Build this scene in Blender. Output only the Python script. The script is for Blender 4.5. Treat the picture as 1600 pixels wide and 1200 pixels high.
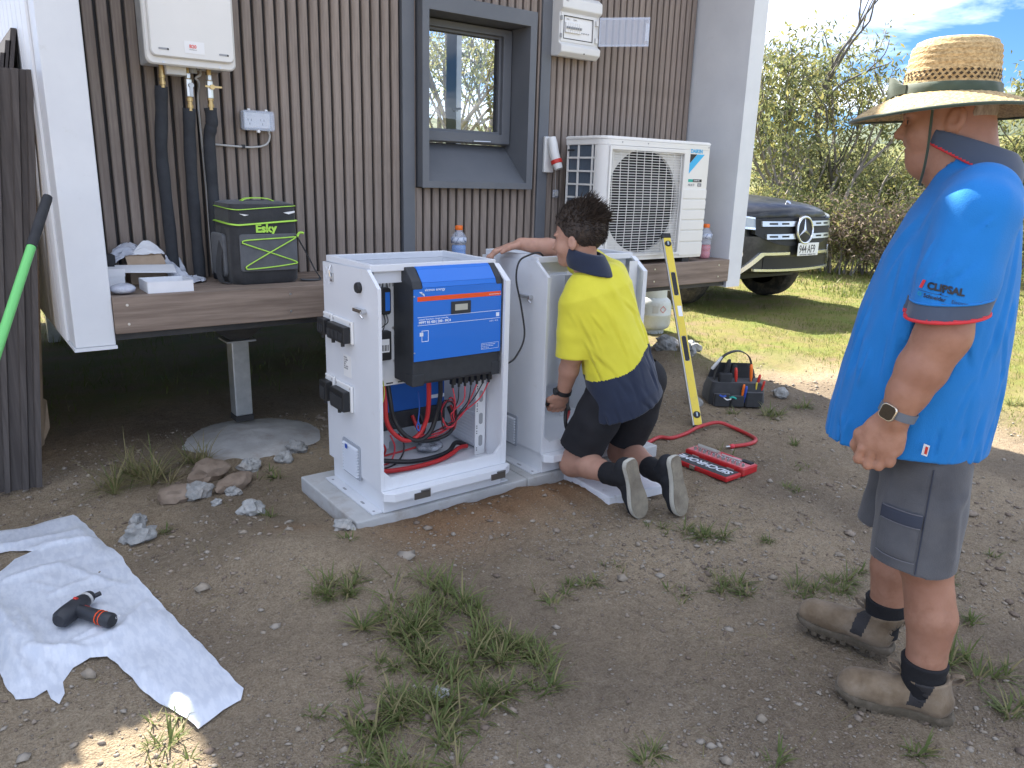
import bpy, bmesh, math, random
import numpy as np
from mathutils import Vector, Matrix, noise as mnoise

scene = bpy.context.scene
COL = scene.collection
for o in list(bpy.data.objects):
    bpy.data.objects.remove(o)

# ------------------------------------------------------------------ camera
cam_data = bpy.data.cameras.new('camera')
cam = bpy.data.objects.new('camera', cam_data)
COL.objects.link(cam)
cam_data.sensor_width = 36.0
cam_data.lens = 27.0
cam_data.clip_start = 0.05
cam_data.clip_end = 4000
_p, _r, _y = math.radians(15.198), math.radians(-1.703), math.radians(36.921)
_f = np.array([math.sin(_y)*math.cos(_p), math.cos(_y)*math.cos(_p), -math.sin(_p)])
_rt = np.array([math.cos(_y), -math.sin(_y), 0.0])
_dn = np.cross(_f, _rt)
_r2 = math.cos(_r)*_rt + math.sin(_r)*_dn
_d2 = -math.sin(_r)*_rt + math.cos(_r)*_dn
cam.matrix_world = Matrix(((_r2[0], -_d2[0], -_f[0], 0.0), (_r2[1], -_d2[1], -_f[1], 0.0),
                           (_r2[2], -_d2[2], -_f[2], 1.4), (0, 0, 0, 1)))
scene.camera = cam

# ------------------------------------------------------------------ light
SUN_EL = math.radians(43)
SUN_AZ = math.radians(0.5)          # from +Y towards +X
sd = Vector((math.sin(SUN_AZ)*math.cos(SUN_EL), math.cos(SUN_AZ)*math.cos(SUN_EL), math.sin(SUN_EL)))
sun_data = bpy.data.lights.new('sun', 'SUN')
sun_data.energy = 5.0
sun_data.angle = math.radians(0.53)
sun_data.color = (1.0, 0.93, 0.82)
sun = bpy.data.objects.new('sun', sun_data)
COL.objects.link(sun)
sun.location = (5, 20, 25)
sun.rotation_euler = sd.to_track_quat('Z', 'Y').to_euler()

world = bpy.data.worlds.new('World')
scene.world = world
world.use_nodes = True
wn = world.node_tree.nodes
wl = world.node_tree.links
wn.clear()
w_out = wn.new('ShaderNodeOutputWorld')
w_bg = wn.new('ShaderNodeBackground')
w_sky = wn.new('ShaderNodeTexSky')
w_sky.sky_type = 'NISHITA'
w_sky.sun_disc = False
w_sky.sun_elevation = SUN_EL
w_sky.sun_rotation = SUN_AZ
w_sky.air_density = 1.0
w_sky.dust_density = 0.1
w_sky.ozone_density = 1.2
w_tc = wn.new('ShaderNodeTexCoord')
w_sep = wn.new('ShaderNodeSeparateXYZ')
w_add = wn.new('ShaderNodeMath'); w_add.operation = 'ADD'; w_add.inputs[1].default_value = 0.16
w_max = wn.new('ShaderNodeMath'); w_max.operation = 'MAXIMUM'; w_max.inputs[1].default_value = 0.05
w_dx = wn.new('ShaderNodeMath'); w_dx.operation = 'DIVIDE'
w_dy = wn.new('ShaderNodeMath'); w_dy.operation = 'DIVIDE'
w_cmb = wn.new('ShaderNodeCombineXYZ')
w_noi = wn.new('ShaderNodeTexNoise')
w_noi.inputs['Scale'].default_value = 1.25
w_noi.inputs['Detail'].default_value = 9.0
w_noi.inputs['Roughness'].default_value = 0.56
w_noi.inputs['Distortion'].default_value = 0.35
w_rmp = wn.new('ShaderNodeValToRGB')
w_rmp.color_ramp.elements[0].position = 0.44
w_rmp.color_ramp.elements[1].position = 0.70
w_mix = wn.new('ShaderNodeMix'); w_mix.data_type = 'RGBA'
w_mix.inputs['B'].default_value = (10.7, 11.2, 12.0, 1)
w_tint = wn.new('ShaderNodeMix'); w_tint.data_type = 'RGBA'; w_tint.blend_type = 'MULTIPLY'
w_tint.inputs['Factor'].default_value = 1.0
w_tint.inputs['B'].default_value = (0.20, 0.33, 0.56, 1)      # clear, deep sky between the clouds
w_map = wn.new('ShaderNodeMapping')
w_map.inputs['Location'].default_value = (4.7, 0.8, 0.0)
wl.new(w_tc.outputs['Generated'], w_sep.inputs[0])
wl.new(w_sep.outputs['Z'], w_add.inputs[0]); wl.new(w_add.outputs[0], w_max.inputs[0])
wl.new(w_sep.outputs['X'], w_dx.inputs[0]); wl.new(w_max.outputs[0], w_dx.inputs[1])
wl.new(w_sep.outputs['Y'], w_dy.inputs[0]); wl.new(w_max.outputs[0], w_dy.inputs[1])
wl.new(w_dx.outputs[0], w_cmb.inputs[0]); wl.new(w_dy.outputs[0], w_cmb.inputs[1])
wl.new(w_cmb.outputs[0], w_map.inputs['Vector'])
wl.new(w_map.outputs[0], w_noi.inputs['Vector'])
wl.new(w_noi.outputs['Fac'], w_rmp.inputs[0])
wl.new(w_rmp.outputs['Color'], w_mix.inputs['Factor'])
wl.new(w_sky.outputs[0], w_tint.inputs['A']); wl.new(w_tint.outputs['Result'], w_mix.inputs['A'])
wl.new(w_mix.outputs['Result'], w_bg.inputs[0])
w_bg.inputs[1].default_value = 0.085
wl.new(w_bg.outputs[0], w_out.inputs[0])

vs = scene.view_settings
vs.view_transform = 'Standard'
vs.look = 'None'
vs.gamma = 1.0
vs.exposure = 2.05
vs.use_curve_mapping = False
scene.render.film_transparent = False
scene.cycles.max_bounces = 6
scene.cycles.transparent_max_bounces = 12
scene.cycles.sample_clamp_indirect = 6.0

rng = random.Random(7)
NR = np.random.default_rng(11)

# ------------------------------------------------------------------ materials
def mat(name, c, rough=0.6, metal=0.0, c2=None, ns=8.0, nstretch=(1, 1, 1), nlo=0.35, nhi=0.65, ndet=6.0,
        bump=0.0, bs=60.0, bstretch=None, bdist=0.004, spec=0.5, alpha=1.0, trans=0.0, ior=1.45, coat=0.0,
        sheen=0.0, sss=0.0, translucent=0.0, dirt=None, rand=0.0):
    m = bpy.data.materials.new(name)
    m.use_nodes = True
    nt = m.node_tree
    n, l = nt.nodes, nt.links
    b = n['Principled BSDF']
    b.inputs['Roughness'].default_value = rough
    b.inputs['Metallic'].default_value = metal
    b.inputs['Specular IOR Level'].default_value = spec
    b.inputs['Coat Weight'].default_value = coat
    b.inputs['Sheen Weight'].default_value = sheen
    b.inputs['Transmission Weight'].default_value = trans
    b.inputs['IOR'].default_value = ior
    b.inputs['Alpha'].default_value = alpha
    if sss:
        b.inputs['Subsurface Weight'].default_value = sss
        b.inputs['Subsurface Radius'].default_value = (0.012, 0.005, 0.003)
        b.inputs['Subsurface Scale'].default_value = 0.6
    tc = n.new('ShaderNodeTexCoord')
    csock = None
    if c2 is not None:
        mp = n.new('ShaderNodeMapping'); mp.inputs['Scale'].default_value = nstretch
        l.new(tc.outputs['Object'], mp.inputs['Vector'])
        nz = n.new('ShaderNodeTexNoise')
        nz.inputs['Scale'].default_value = ns; nz.inputs['Detail'].default_value = ndet
        nz.inputs['Roughness'].default_value = 0.6
        l.new(mp.outputs[0], nz.inputs['Vector'])
        rp = n.new('ShaderNodeValToRGB')
        rp.color_ramp.elements[0].position = nlo; rp.color_ramp.elements[0].color = (*c, 1)
        rp.color_ramp.elements[1].position = nhi; rp.color_ramp.elements[1].color = (*c2, 1)
        l.new(nz.outputs['Fac'], rp.inputs[0])
        csock = rp.outputs['Color']
    if dirt is not None:
        dc, dscale, dlo, dhi, damt = dirt
        nz2 = n.new('ShaderNodeTexNoise')
        nz2.inputs['Scale'].default_value = dscale; nz2.inputs['Detail'].default_value = 8.0
        nz2.inputs['Roughness'].default_value = 0.7
        l.new(tc.outputs['Object'], nz2.inputs['Vector'])
        mr = n.new('ShaderNodeMapRange'); mr.inputs['From Min'].default_value = dlo
        mr.inputs['From Max'].default_value = dhi; mr.inputs['To Max'].default_value = damt
        l.new(nz2.outputs['Fac'], mr.inputs['Value'])
        mx = n.new('ShaderNodeMix'); mx.data_type = 'RGBA'
        if csock is not None:
            l.new(csock, mx.inputs['A'])
        else:
            mx.inputs['A'].default_value = (*c, 1)
        mx.inputs['B'].default_value = (*dc, 1)
        l.new(mr.outputs[0], mx.inputs['Factor'])
        csock = mx.outputs['Result']
    if rand:
        oi = n.new('ShaderNodeObjectInfo')
        hs = n.new('ShaderNodeHueSaturation')
        ma = n.new('ShaderNodeMapRange'); ma.inputs['To Min'].default_value = 1 - rand; ma.inputs['To Max'].default_value = 1 + rand
        l.new(oi.outputs['Random'], ma.inputs['Value'])
        l.new(ma.outputs[0], hs.inputs['Value'])
        if csock is not None:
            l.new(csock, hs.inputs['Color'])
        else:
            hs.inputs['Color'].default_value = (*c, 1)
        csock = hs.outputs['Color']
    if csock is not None:
        l.new(csock, b.inputs['Base Color'])
    else:
        b.inputs['Base Color'].default_value = (*c, 1)
    if bump:
        mp2 = n.new('ShaderNodeMapping'); mp2.inputs['Scale'].default_value = bstretch or (1, 1, 1)
        l.new(tc.outputs['Object'], mp2.inputs['Vector'])
        nb = n.new('ShaderNodeTexNoise'); nb.inputs['Scale'].default_value = bs; nb.inputs['Detail'].default_value = 5.0
        l.new(mp2.outputs[0], nb.inputs['Vector'])
        bp = n.new('ShaderNodeBump'); bp.inputs['Strength'].default_value = bump; bp.inputs['Distance'].default_value = bdist
        l.new(nb.outputs['Fac'], bp.inputs['Height']); l.new(bp.outputs[0], b.inputs['Normal'])
    if translucent:
        out = n['Material Output']
        tr = n.new('ShaderNodeBsdfTranslucent')
        ms = n.new('ShaderNodeMixShader'); ms.inputs[0].default_value = translucent
        if csock is not None:
            l.new(csock, tr.inputs['Color'])
        else:
            tr.inputs['Color'].default_value = (*c, 1)
        l.new(b.outputs[0], ms.inputs[1]); l.new(tr.outputs[0], ms.inputs[2]); l.new(ms.outputs[0], out.inputs['Surface'])
    return m

# ------------------------------------------------------------------ object helpers
def tag(o, label=None, cat=None, group=None, kind=None):
    if label: o['label'] = label
    if cat: o['category'] = cat
    if group: o['group'] = group
    if kind: o['kind'] = kind
    return o

def thing(name, label, cat, loc=(0, 0, 0), rotz=0.0, group=None):
    o = bpy.data.objects.new(name, None)
    o.empty_display_size = 0.1
    COL.objects.link(o)
    o.location = loc
    o.rotation_euler = (0, 0, rotz)
    return tag(o, label, cat, group)

def dup(root, loc, rotz=0.0, label=None, scale=None):
    r = root.copy(); COL.objects.link(r)
    r.location = loc; r.rotation_euler = (0, 0, rotz)
    if scale: r.scale = scale
    if label: r['label'] = label
    for ch in list(root.children):
        c = ch.copy(); COL.objects.link(c); c.parent = r
        for g in list(ch.children):
            d = g.copy(); COL.objects.link(d); d.parent = c
    return r

def top_of(o):
    while o.parent is not None:
        o = o.parent
    return o

def frame(zdir, xhint=(1, 0, 0)):
    z = Vector(zdir).normalized()
    x = Vector(xhint)
    x = x - z*x.dot(z)
    if x.length < 1e-6:
        x = Vector((0, 1, 0)) - z*z.y
        if x.length < 1e-6: x = Vector((1, 0, 0))
    x.normalize()
    y = z.cross(x)
    return x, y, z

def catmull(pts, n=8, closed=False):
    P = [Vector(p) for p in pts]
    out = []
    N = len(P)
    segs = N if closed else N-1
    for i in range(segs):
        p0 = P[(i-1) % N] if (closed or i > 0) else P[0]*2-P[1]
        p1 = P[i]; p2 = P[(i+1) % N]
        p3 = P[(i+2) % N] if (closed or i+2 < N) else P[-1]*2-P[-2]
        for k in range(n):
            t = k/n
            out.append(0.5*((2*p1)+(p2-p0)*t+(2*p0-5*p1+4*p2-p3)*t*t+(3*p1-p0-3*p2+p3)*t*t*t))
    if not closed: out.append(P[-1].copy())
    return out

class MB:
    def __init__(s): s.v = []; s.f = []; s.mi = []
    def add(s, vs_, fs_, mi=0):
        b = len(s.v)
        s.v += [tuple(p) for p in vs_]
        s.f += [tuple(i+b for i in f) for f in fs_]
        s.mi += [mi]*len(fs_)
        return s
    def box(s, lo, hi, mi=0, M=None):
        x0, y0, z0 = lo; x1, y1, z1 = hi
        vs_ = [Vector(p) for p in ((x0,y0,z0),(x1,y0,z0),(x1,y1,z0),(x0,y1,z0),(x0,y0,z1),(x1,y0,z1),(x1,y1,z1),(x0,y1,z1))]
        if M is not None: vs_ = [M @ p for p in vs_]
        return s.add(vs_, [(3,2,1,0),(4,5,6,7),(0,1,5,4),(1,2,6,5),(2,3,7,6),(3,0,4,7)], mi)
    def cyl(s, p0, p1, r0, r1=None, n=16, mi=0, caps=True):
        if r1 is None: r1 = r0
        p0 = Vector(p0); p1 = Vector(p1)
        x, y, z = frame(p1-p0)
        vs_ = []
        for p, r in ((p0, r0), (p1, r1)):
            for k in range(n):
                a = 2*math.pi*k/n
                vs_.append(p+(x*math.cos(a)+y*math.sin(a))*r)
        fs_ = [(k, (k+1) % n, n+(k+1) % n, n+k) for k in range(n)]
        if caps: fs_ += [tuple(reversed(range(n))), tuple(range(n, 2*n))]
        return s.add(vs_, fs_, mi)
    def tube(s, path, r, n=10, mi=0, caps=True, flat=1.0):
        P = [Vector(p) for p in path]
        rr = r if hasattr(r, '__len__') else [r]*len(P)
        vs_ = []; fs_ = []
        up = None
        for i, p in enumerate(P):
            t = (P[min(i+1, len(P)-1)]-P[max(i-1, 0)])
            if t.length < 1e-9: t = Vector((0, 0, 1))
            t.normalize()
            if up is None:
                x, y, z = frame(t, (0.3, 0.2, 1) if abs(t.z) < 0.9 else (1, 0, 0))
            else:
                x = up - t*up.dot(t); x.normalize(); y = t.cross(x)
            up = x
            for k in range(n):
                a = 2*math.pi*k/n
                vs_.append(p+(x*math.cos(a)*flat+y*math.sin(a))*rr[i])
        for i in range(len(P)-1):
            for k in range(n):
                fs_.append((i*n+k, i*n+(k+1) % n, (i+1)*n+(k+1) % n, (i+1)*n+k))
        if caps: fs_ += [tuple(reversed(range(n))), tuple(range((len(P)-1)*n, len(P)*n))]
        return s.add(vs_, fs_, mi)
    def strip(s, path, side, w, th, mi=0):
        """flat strap along a path: side = width direction (per point or one)"""
        P = [Vector(p) for p in path]; vs_ = []; fs_ = []
        for i, p in enumerate(P):
            t = (P[min(i+1, len(P)-1)]-P[max(i-1, 0)]).normalized()
            sdv = Vector(side[i] if isinstance(side[0], (tuple, list, Vector)) else side).normalized()
            nn = t.cross(sdv).normalized()
            for a, b in ((-1, -1), (1, -1), (1, 1), (-1, 1)):
                vs_.append(p+sdv*a*w/2+nn*b*th/2)
        for i in range(len(P)-1):
            for k in range(4):
                fs_.append((i*4+k, i*4+(k+1) % 4, (i+1)*4+(k+1) % 4, (i+1)*4+k))
        fs_ += [(3, 2, 1, 0), tuple(range((len(P)-1)*4, len(P)*4))]
        return s.add(vs_, fs_, mi)
    def lathe(s, prof, c=(0, 0, 0), axis=(0, 0, 1), n=24, mi=0, xh=(1, 0, 0), sx=1.0, sy=1.0):
        x, y, z = frame(axis, xh); c = Vector(c)
        vs_ = []; fs_ = []
        for r, h in prof:
            for k in range(n):
                a = 2*math.pi*k/n
                vs_.append(c+x*math.cos(a)*r*sx+y*math.sin(a)*r*sy+z*h)
        for i in range(len(prof)-1):
            for k in range(n):
                fs_.append((i*n+k, i*n+(k+1) % n, (i+1)*n+(k+1) % n, (i+1)*n+k))
        if prof[0][0] > 1e-6: fs_.append(tuple(reversed(range(n))))
        if prof[-1][0] > 1e-6: fs_.append(tuple(range((len(prof)-1)*n, len(prof)*n)))
        return s.add(vs_, fs_, mi)
    def prism(s, poly, o, xd, yd, depth, mi=0):
        """2-D polygon in plane (o, xd, yd) extruded by vector depth"""
        o = Vector(o); xd = Vector(xd); yd = Vector(yd); d = Vector(depth)
        n = len(poly)
        a = [o+xd*p[0]+yd*p[1] for p in poly]
        vs_ = a+[p+d for p in a]
        fs_ = [tuple(range(n)), tuple(reversed(range(n, 2*n)))]
        fs_ += [(k, n+k, n+(k+1) % n, (k+1) % n) for k in range(n)]
        return s.add(vs_, fs_, mi)
    def ring(s, outer, inner, o, xd, yd, depth, mi=0):
        """frame between two polygons with equal counts"""
        o = Vector(o); xd = Vector(xd); yd = Vector(yd); d = Vector(depth); n = len(outer)
        A = [o+xd*p[0]+yd*p[1] for p in outer]; B = [o+xd*p[0]+yd*p[1] for p in inner]
        vs_ = A+B+[p+d for p in A]+[p+d for p in B]
        fs_ = []
        for k in range(n):
            j = (k+1) % n
            fs_ += [(k, j, n+j, n+k), (2*n+j, 2*n+k, 3*n+k, 3*n+j), (j, k, 2*n+k, 2*n+j), (n+k, n+j, 3*n+j, 3*n+k)]
        return s.add(vs_, fs_, mi)
    def grid(s, fn, nu, nv, mi=0, closed_u=False):
        vs_ = [fn(i/(nu if closed_u else nu-1), j/(nv-1)) for j in range(nv) for i in range(nu)]
        fs_ = []
        for j in range(nv-1):
            for i in range(nu if closed_u else nu-1):
                k = (i+1) % nu
                fs_.append((j*nu+i, j*nu+k, (j+1)*nu+k, (j+1)*nu+i))
        return s.add(vs_, fs_, mi)
    def loft(s, rings, mi=0, caps=True):
        n = len(rings[0]); vs_ = [p for r in rings for p in r]; fs_ = []
        for i in range(len(rings)-1):
            for k in range(n):
                fs_.append((i*n+k, i*n+(k+1) % n, (i+1)*n+(k+1) % n, (i+1)*n+k))
        if caps: fs_ += [tuple(reversed(range(n))), tuple(range((len(rings)-1)*n, len(rings)*n))]
        return s.add(vs_, fs_, mi)
    def build(s, name, mats, parent=None, smooth=False, bevel=0.0, bseg=2, world=True, subsurf=0, weld=False, label=None):
        me = bpy.data.meshes.new(name)
        vs_ = s.v
        if parent is not None and world:
            t = top_of(parent)
            M = Matrix.Translation(t.location) @ t.rotation_euler.to_matrix().to_4x4()
            Mi = M.inverted()
            A = np.array(vs_, dtype=float) @ np.array(Mi.to_3x3()).T + np.array(Mi.translation)
            vs_ = A.tolist()
        me.from_pydata(vs_, [], s.f)
        if not isinstance(mats, (list, tuple)): mats = [mats]
        for m in mats: me.materials.append(m)
        if len(mats) > 1: me.polygons.foreach_set('material_index', s.mi)
        bm = bmesh.new(); bm.from_mesh(me)
        if weld: bmesh.ops.remove_doubles(bm, verts=bm.verts, dist=1e-5)
        bmesh.ops.recalc_face_normals(bm, faces=bm.faces)
        bm.to_mesh(me); bm.free()
        if smooth is True:
            me.polygons.foreach_set('use_smooth', [True]*len(me.polygons))
        elif smooth:
            me.polygons.foreach_set('use_smooth', [True]*len(me.polygons))
            me.set_sharp_from_angle(angle=math.radians(smooth))
        me.update()
        o = bpy.data.objects.new(name, me)
        COL.objects.link(o)
        if parent is not None: o.parent = parent
        if bevel:
            md = o.modifiers.new('bevel', 'BEVEL'); md.width = bevel; md.segments = bseg
            md.limit_method = 'ANGLE'; md.angle_limit = math.radians(40); md.harden_normals = False
        if subsurf:
            md = o.modifiers.new('subsurf', 'SUBSURF'); md.levels = subsurf; md.render_levels = subsurf
        if label: o['label'] = label
        return o

def inst(src, parent, loc):
    """another piece sharing mesh data, moved by loc (in the parent's frame)"""
    o = src.copy(); COL.objects.link(o); o.parent = parent; o.location = loc
    return o

def rrect(w, h, r, n=4, cx=0.0, cy=0.0):
    pts = []
    for sx, sy, a0 in ((1, 1, 0), (-1, 1, 90), (-1, -1, 180), (1, -1, 270)):
        for k in range(n+1):
            a = math.radians(a0+90*k/n)
            pts.append((cx+sx*(w/2-r)+r*math.cos(a), cy+sy*(h/2-r)+r*math.sin(a)))
    return pts

_fonts = {}
def text_mesh(s, size, extrude=0.0004, bold=0.0, shear=0.0, align='LEFT', spacing=1.0, xscale=1.0):
    cu = bpy.data.curves.new('txt', 'FONT')
    cu.body = s; cu.size = size; cu.extrude = extrude; cu.offset = bold; cu.shear = shear
    cu.align_x = align; cu.align_y = 'BOTTOM_BASELINE'; cu.space_character = spacing
    cu.resolution_u = 3
    ob = bpy.data.objects.new('txt', cu); COL.objects.link(ob)
    dg = bpy.context.evaluated_depsgraph_get()
    me = bpy.data.meshes.new_from_object(ob.evaluated_get(dg))
    bpy.data.objects.remove(ob); bpy.data.curves.remove(cu)
    return me

def text(name, s, size, m, parent, o, xd, yd, xscale=1.0, **kw):
    """flat lettering at world origin o, reading along xd, up along yd"""
    me = text_mesh(s, size, **kw)
    xd = Vector(xd).normalized(); yd = Vector(yd).normalized(); zd = xd.cross(yd)
    mb = MB()
    mb.add([Vector(o)+xd*v.co.x*xscale+yd*v.co.y+zd*v.co.z for v in me.vertices], [tuple(p.vertices) for p in me.polygons])
    bpy.data.meshes.remove(me)
    return mb.build(name, m, parent)

def smooth01(t): 
    t = min(1.0, max(0.0, t)); return t*t*(3-2*t)

def mark_setting(o): return tag(o, kind='structure')
# ------------------------------------------------------------------ ground
def sm(t):
    t = np.clip(t, 0, 1); return t*t*(3-2*t)

_ph = NR.uniform(0, 6.28, (60,)); _dir = NR.uniform(0, 6.28, (60,))
def fnoise(x, y, base, octs, amp, seed=0):
    z = np.zeros_like(x, dtype=float); f = base; a = amp
    for o in range(octs):
        for k in range(3):
            i = (o*3+k+seed*7) % 60
            z += a*np.sin((x*np.cos(_dir[i])+y*np.sin(_dir[i]))*f*(1+0.23*k)+_ph[i]+1.3*np.sin((x*np.sin(_dir[i])-y*np.cos(_dir[i]))*f*0.7+_ph[(i+11) % 60]))
        f *= 2.1; a *= 0.5
    return z/1.8

def ground_z(x, y):
    x = np.asarray(x, dtype=float); y = np.asarray(y, dtype=float)
    d = np.hypot(x-2, y-2)
    z = 0.03*sm((y-0.8)/1.5) + 0.03*sm((x-4.2)/2.0)
    z = z + 0.9*sm((d-14)/40) + 0.000*d
    rough = np.where(d < 12, 1.0, 0.4)
    z = z + rough*(fnoise(x, y, 1.7, 2, 0.006) + fnoise(x, y, 9.0, 3, 0.0055, 2) + fnoise(x, y, 3.6, 2, 0.006, 4))
    # spoil heap left of the slab, fresh earth against the slab, heap by the gas bottle
    z = z + 0.085*np.exp(-(((x-0.80)/0.30)**2+((y-2.53)/0.26)**2))
    z = z + 0.05*np.exp(-(((x-1.10)/0.22)**2+((y-2.2)/0.25)**2))
    e = np.exp(-(((x-1.85)/0.42)**2)**2-((y-2.36)/0.17)**2)
    z = z + 0.050*e*(1+0.25*np.sin(x*17)+0.15*np.sin(x*41+y*9))
    z = z + 0.10*np.exp(-(((x-4.45)/0.32)**2+((y-3.9)/0.30)**2))*(1+0.2*np.sin(x*23+y*15))
    # flat under the slab
    inside = sm((x-1.14)/0.03)*sm((2.84-x)/0.03)*sm((y-2.56)/0.03)*sm((3.10-y)/0.05)
    z = z*(1-inside)+0.02*inside
    return z

def gz(x, y): return float(ground_z(np.array([x]), np.array([y]))[0])

def axis_coords(lo, hi, d0, far_lo, far_hi, growth=1.16):
    mid = list(np.arange(lo, hi+1e-9, d0))
    a = []; s = d0; p = lo
    while p > far_lo:
        s *= growth; p -= s; a.append(p)
    b = []; s = d0; p = hi
    while p < far_hi:
        s *= growth; p += s; b.append(p)
    return np.array(a[::-1]+mid+b)

gx = axis_coords(-0.6, 5.4, 0.022, -900, 1600, 1.14)
gy = axis_coords(0.35, 4.6, 0.022, -900, 1600, 1.14)
GX, GY = np.meshgrid(gx, gy)
GZ = ground_z(GX, GY)
GZ = GZ + np.where((GX > -0.7) & (GX < 5.5) & (GY > 0.2) & (GY < 4.7), NR.normal(0, 0.0018, GX.shape), 0)
nx_, ny_ = len(gx), len(gy)
gv = np.stack([GX.ravel(), GY.ravel(), GZ.ravel()], 1)
ii = (np.arange(ny_-1)[:, None]*nx_+np.arange(nx_-1)[None]).ravel()
gf = np.stack([ii, ii+1, ii+1+nx_, ii+nx_], 1)
gm = bpy.data.meshes.new('ground')
gm.from_pydata(gv.tolist(), [], gf.tolist())
gm.polygons.foreach_set('use_smooth', [True]*len(gm.polygons))

def lawn_mask(x, y):
    """where the grass grows (1) against bare dirt (0)"""
    n = fnoise(x, y, 2.3, 3, 0.30, 5)
    m = sm((x+0.28*(y-3.0)-4.75+n*0.9)/0.9)
    m = np.maximum(m, sm((y-4.3+n*0.4)/0.8)*0.8*sm((x+0.2)/0.4))
    return m

me_l = lawn_mask(gv[:, 0], gv[:, 1])
earth = 1.15*np.exp(-(((gv[:, 0]-1.80)/0.58)**2)**2-((gv[:, 1]-2.42)/0.22)**2)+0.5*np.exp(-(((gv[:, 0]-0.95)/0.10)**2+((gv[:, 1]-2.62)/0.08)**2))
ca = gm.color_attributes.new('soil', 'FLOAT_COLOR', 'POINT')
cc = np.zeros((len(gv), 4), dtype=np.float32); cc[:, 0] = me_l; cc[:, 1] = np.clip(earth, 0, 1); cc[:, 3] = 1
ca.data.foreach_set('color', cc.ravel())

def ground_material():
    m = bpy.data.materials.new('dirt'); m.use_nodes = True
    n, l = m.node_tree.nodes, m.node_tree.links
    b = n['Principled BSDF']; b.inputs['Roughness'].default_value = 0.95; b.inputs['Specular IOR Level'].default_value = 0.15
    tc = n.new('ShaderNodeTexCoord')
    def noise(sc, det, ro=0.6):
        z = n.new('ShaderNodeTexNoise'); z.inputs['Scale'].default_value = sc; z.inputs['Detail'].default_value = det
        z.inputs['Roughness'].default_value = ro
        l.new(tc.outputs['Object'], z.inputs['Vector']); return z
    def ramp(src, stops):
        r = n.new('ShaderNodeValToRGB')
        while len(r.color_ramp.elements) < len(stops): r.color_ramp.elements.new(0.5)
        for e, (p, c) in zip(r.color_ramp.elements, stops): e.position = p; e.color = (*c, 1)
        l.new(src, r.inputs[0]); return r
    def mix(a, b_, f):
        x = n.new('ShaderNodeMix'); x.data_type = 'RGBA'
        l.new(a, x.inputs['A']); l.new(b_, x.inputs['B'])
        if isinstance(f, float): x.inputs['Factor'].default_value = f
        else: l.new(f, x.inputs['Factor'])
        return x.outputs['Result']
    n1 = noise(1.6, 8, 0.65); n2 = noise(38, 6, 0.7); n3 = noise(160, 3, 0.6)
    c1 = ramp(n1.outputs['Fac'], [(0.30, (0.168, 0.131, 0.087)), (0.52, (0.252, 0.205, 0.141)), (0.72, (0.325, 0.275, 0.198))])
    c2 = ramp(n2.outputs['Fac'], [(0.28, (0.101, 0.077, 0.052)), (0.5, (0.246, 0.199, 0.137)), (0.75, (0.414, 0.363, 0.265))])
    dirt = mix(c1.outputs['Color'], c2.outputs['Color'], 0.62)
    c3 = ramp(n3.outputs['Fac'], [(0.32, (0.125, 0.096, 0.070)), (0.5, (0.27, 0.218, 0.160)), (0.70, (0.43, 0.375, 0.30))])
    dirt = mix(dirt, c3.outputs['Color'], 0.42)
    n0 = noise(0.9, 4, 0.55)
    c0 = ramp(n0.outputs['Fac'], [(0.36, (0.72, 0.70, 0.70)), (0.62, (1.22, 1.18, 1.12))])
    mm = n.new('ShaderNodeMix'); mm.data_type = 'RGBA'; mm.blend_type = 'MULTIPLY'; mm.inputs['Factor'].default_value = 1.0
    l.new(dirt, mm.inputs['A']); l.new(c0.outputs['Color'], mm.inputs['B']); dirt = mm.outputs['Result']
    vo = n.new('ShaderNodeTexVoronoi'); vo.inputs['Scale'].default_value = 55.0
    l.new(tc.outputs['Object'], vo.inputs['Vector'])
    pe = ramp(vo.outputs['Distance'], [(0.10, (1, 1, 1)), (0.22, (0, 0, 0))])
    peb = n.new('ShaderNodeRGB'); peb.outputs[0].default_value = (0.30, 0.255, 0.215, 1)
    fl = n.new('ShaderNodeMath'); fl.operation = 'MULTIPLY'
    gt = n.new('ShaderNodeMath'); gt.operation = 'GREATER_THAN'; gt.inputs[1].default_value = 0.56
    sepc = n.new('ShaderNodeSeparateColor'); l.new(vo.outputs['Color'], sepc.inputs[0]); l.new(sepc.outputs[0], gt.inputs[0])
    l.new(pe.outputs['Color'], fl.inputs[0]); l.new(gt.outputs[0], fl.inputs[1])
    dirt = mix(dirt, peb.outputs[0], fl.outputs[0])
    at = n.new('ShaderNodeAttribute'); at.attribute_name = 'soil'
    sep = n.new('ShaderNodeSeparateColor'); l.new(at.outputs['Color'], sep.inputs[0])
    ec = ramp(n3.outputs['Fac'], [(0.3, (0.165, 0.095, 0.050)), (0.7, (0.30, 0.185, 0.105))])
    dirt = mix(dirt, ec.outputs['Color'], sep.outputs[1])
    n4 = noise(3.2, 7, 0.6)
    gc = ramp(n4.outputs['Fac'], [(0.3, (0.22, 0.165, 0.095)), (0.5, (0.19, 0.18, 0.055)), (0.7, (0.14, 0.18, 0.04))])
    col = mix(dirt, gc.outputs['Color'], sep.outputs[0])
    l.new(col, b.inputs['Base Color'])
    ad = n.new('ShaderNodeMath'); ad.operation = 'ADD'
    l.new(n2.outputs['Fac'], ad.inputs[0]); l.new(n3.outputs['Fac'], ad.inputs[1])
    ad2 = n.new('ShaderNodeMath'); ad2.operation = 'ADD'
    l.new(ad.outputs[0], ad2.inputs[0]); l.new(fl.outputs[0], ad2.inputs[1])
    bp = n.new('ShaderNodeBump'); bp.inputs['Strength'].default_value = 0.95; bp.inputs['Distance'].default_value = 0.012
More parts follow.
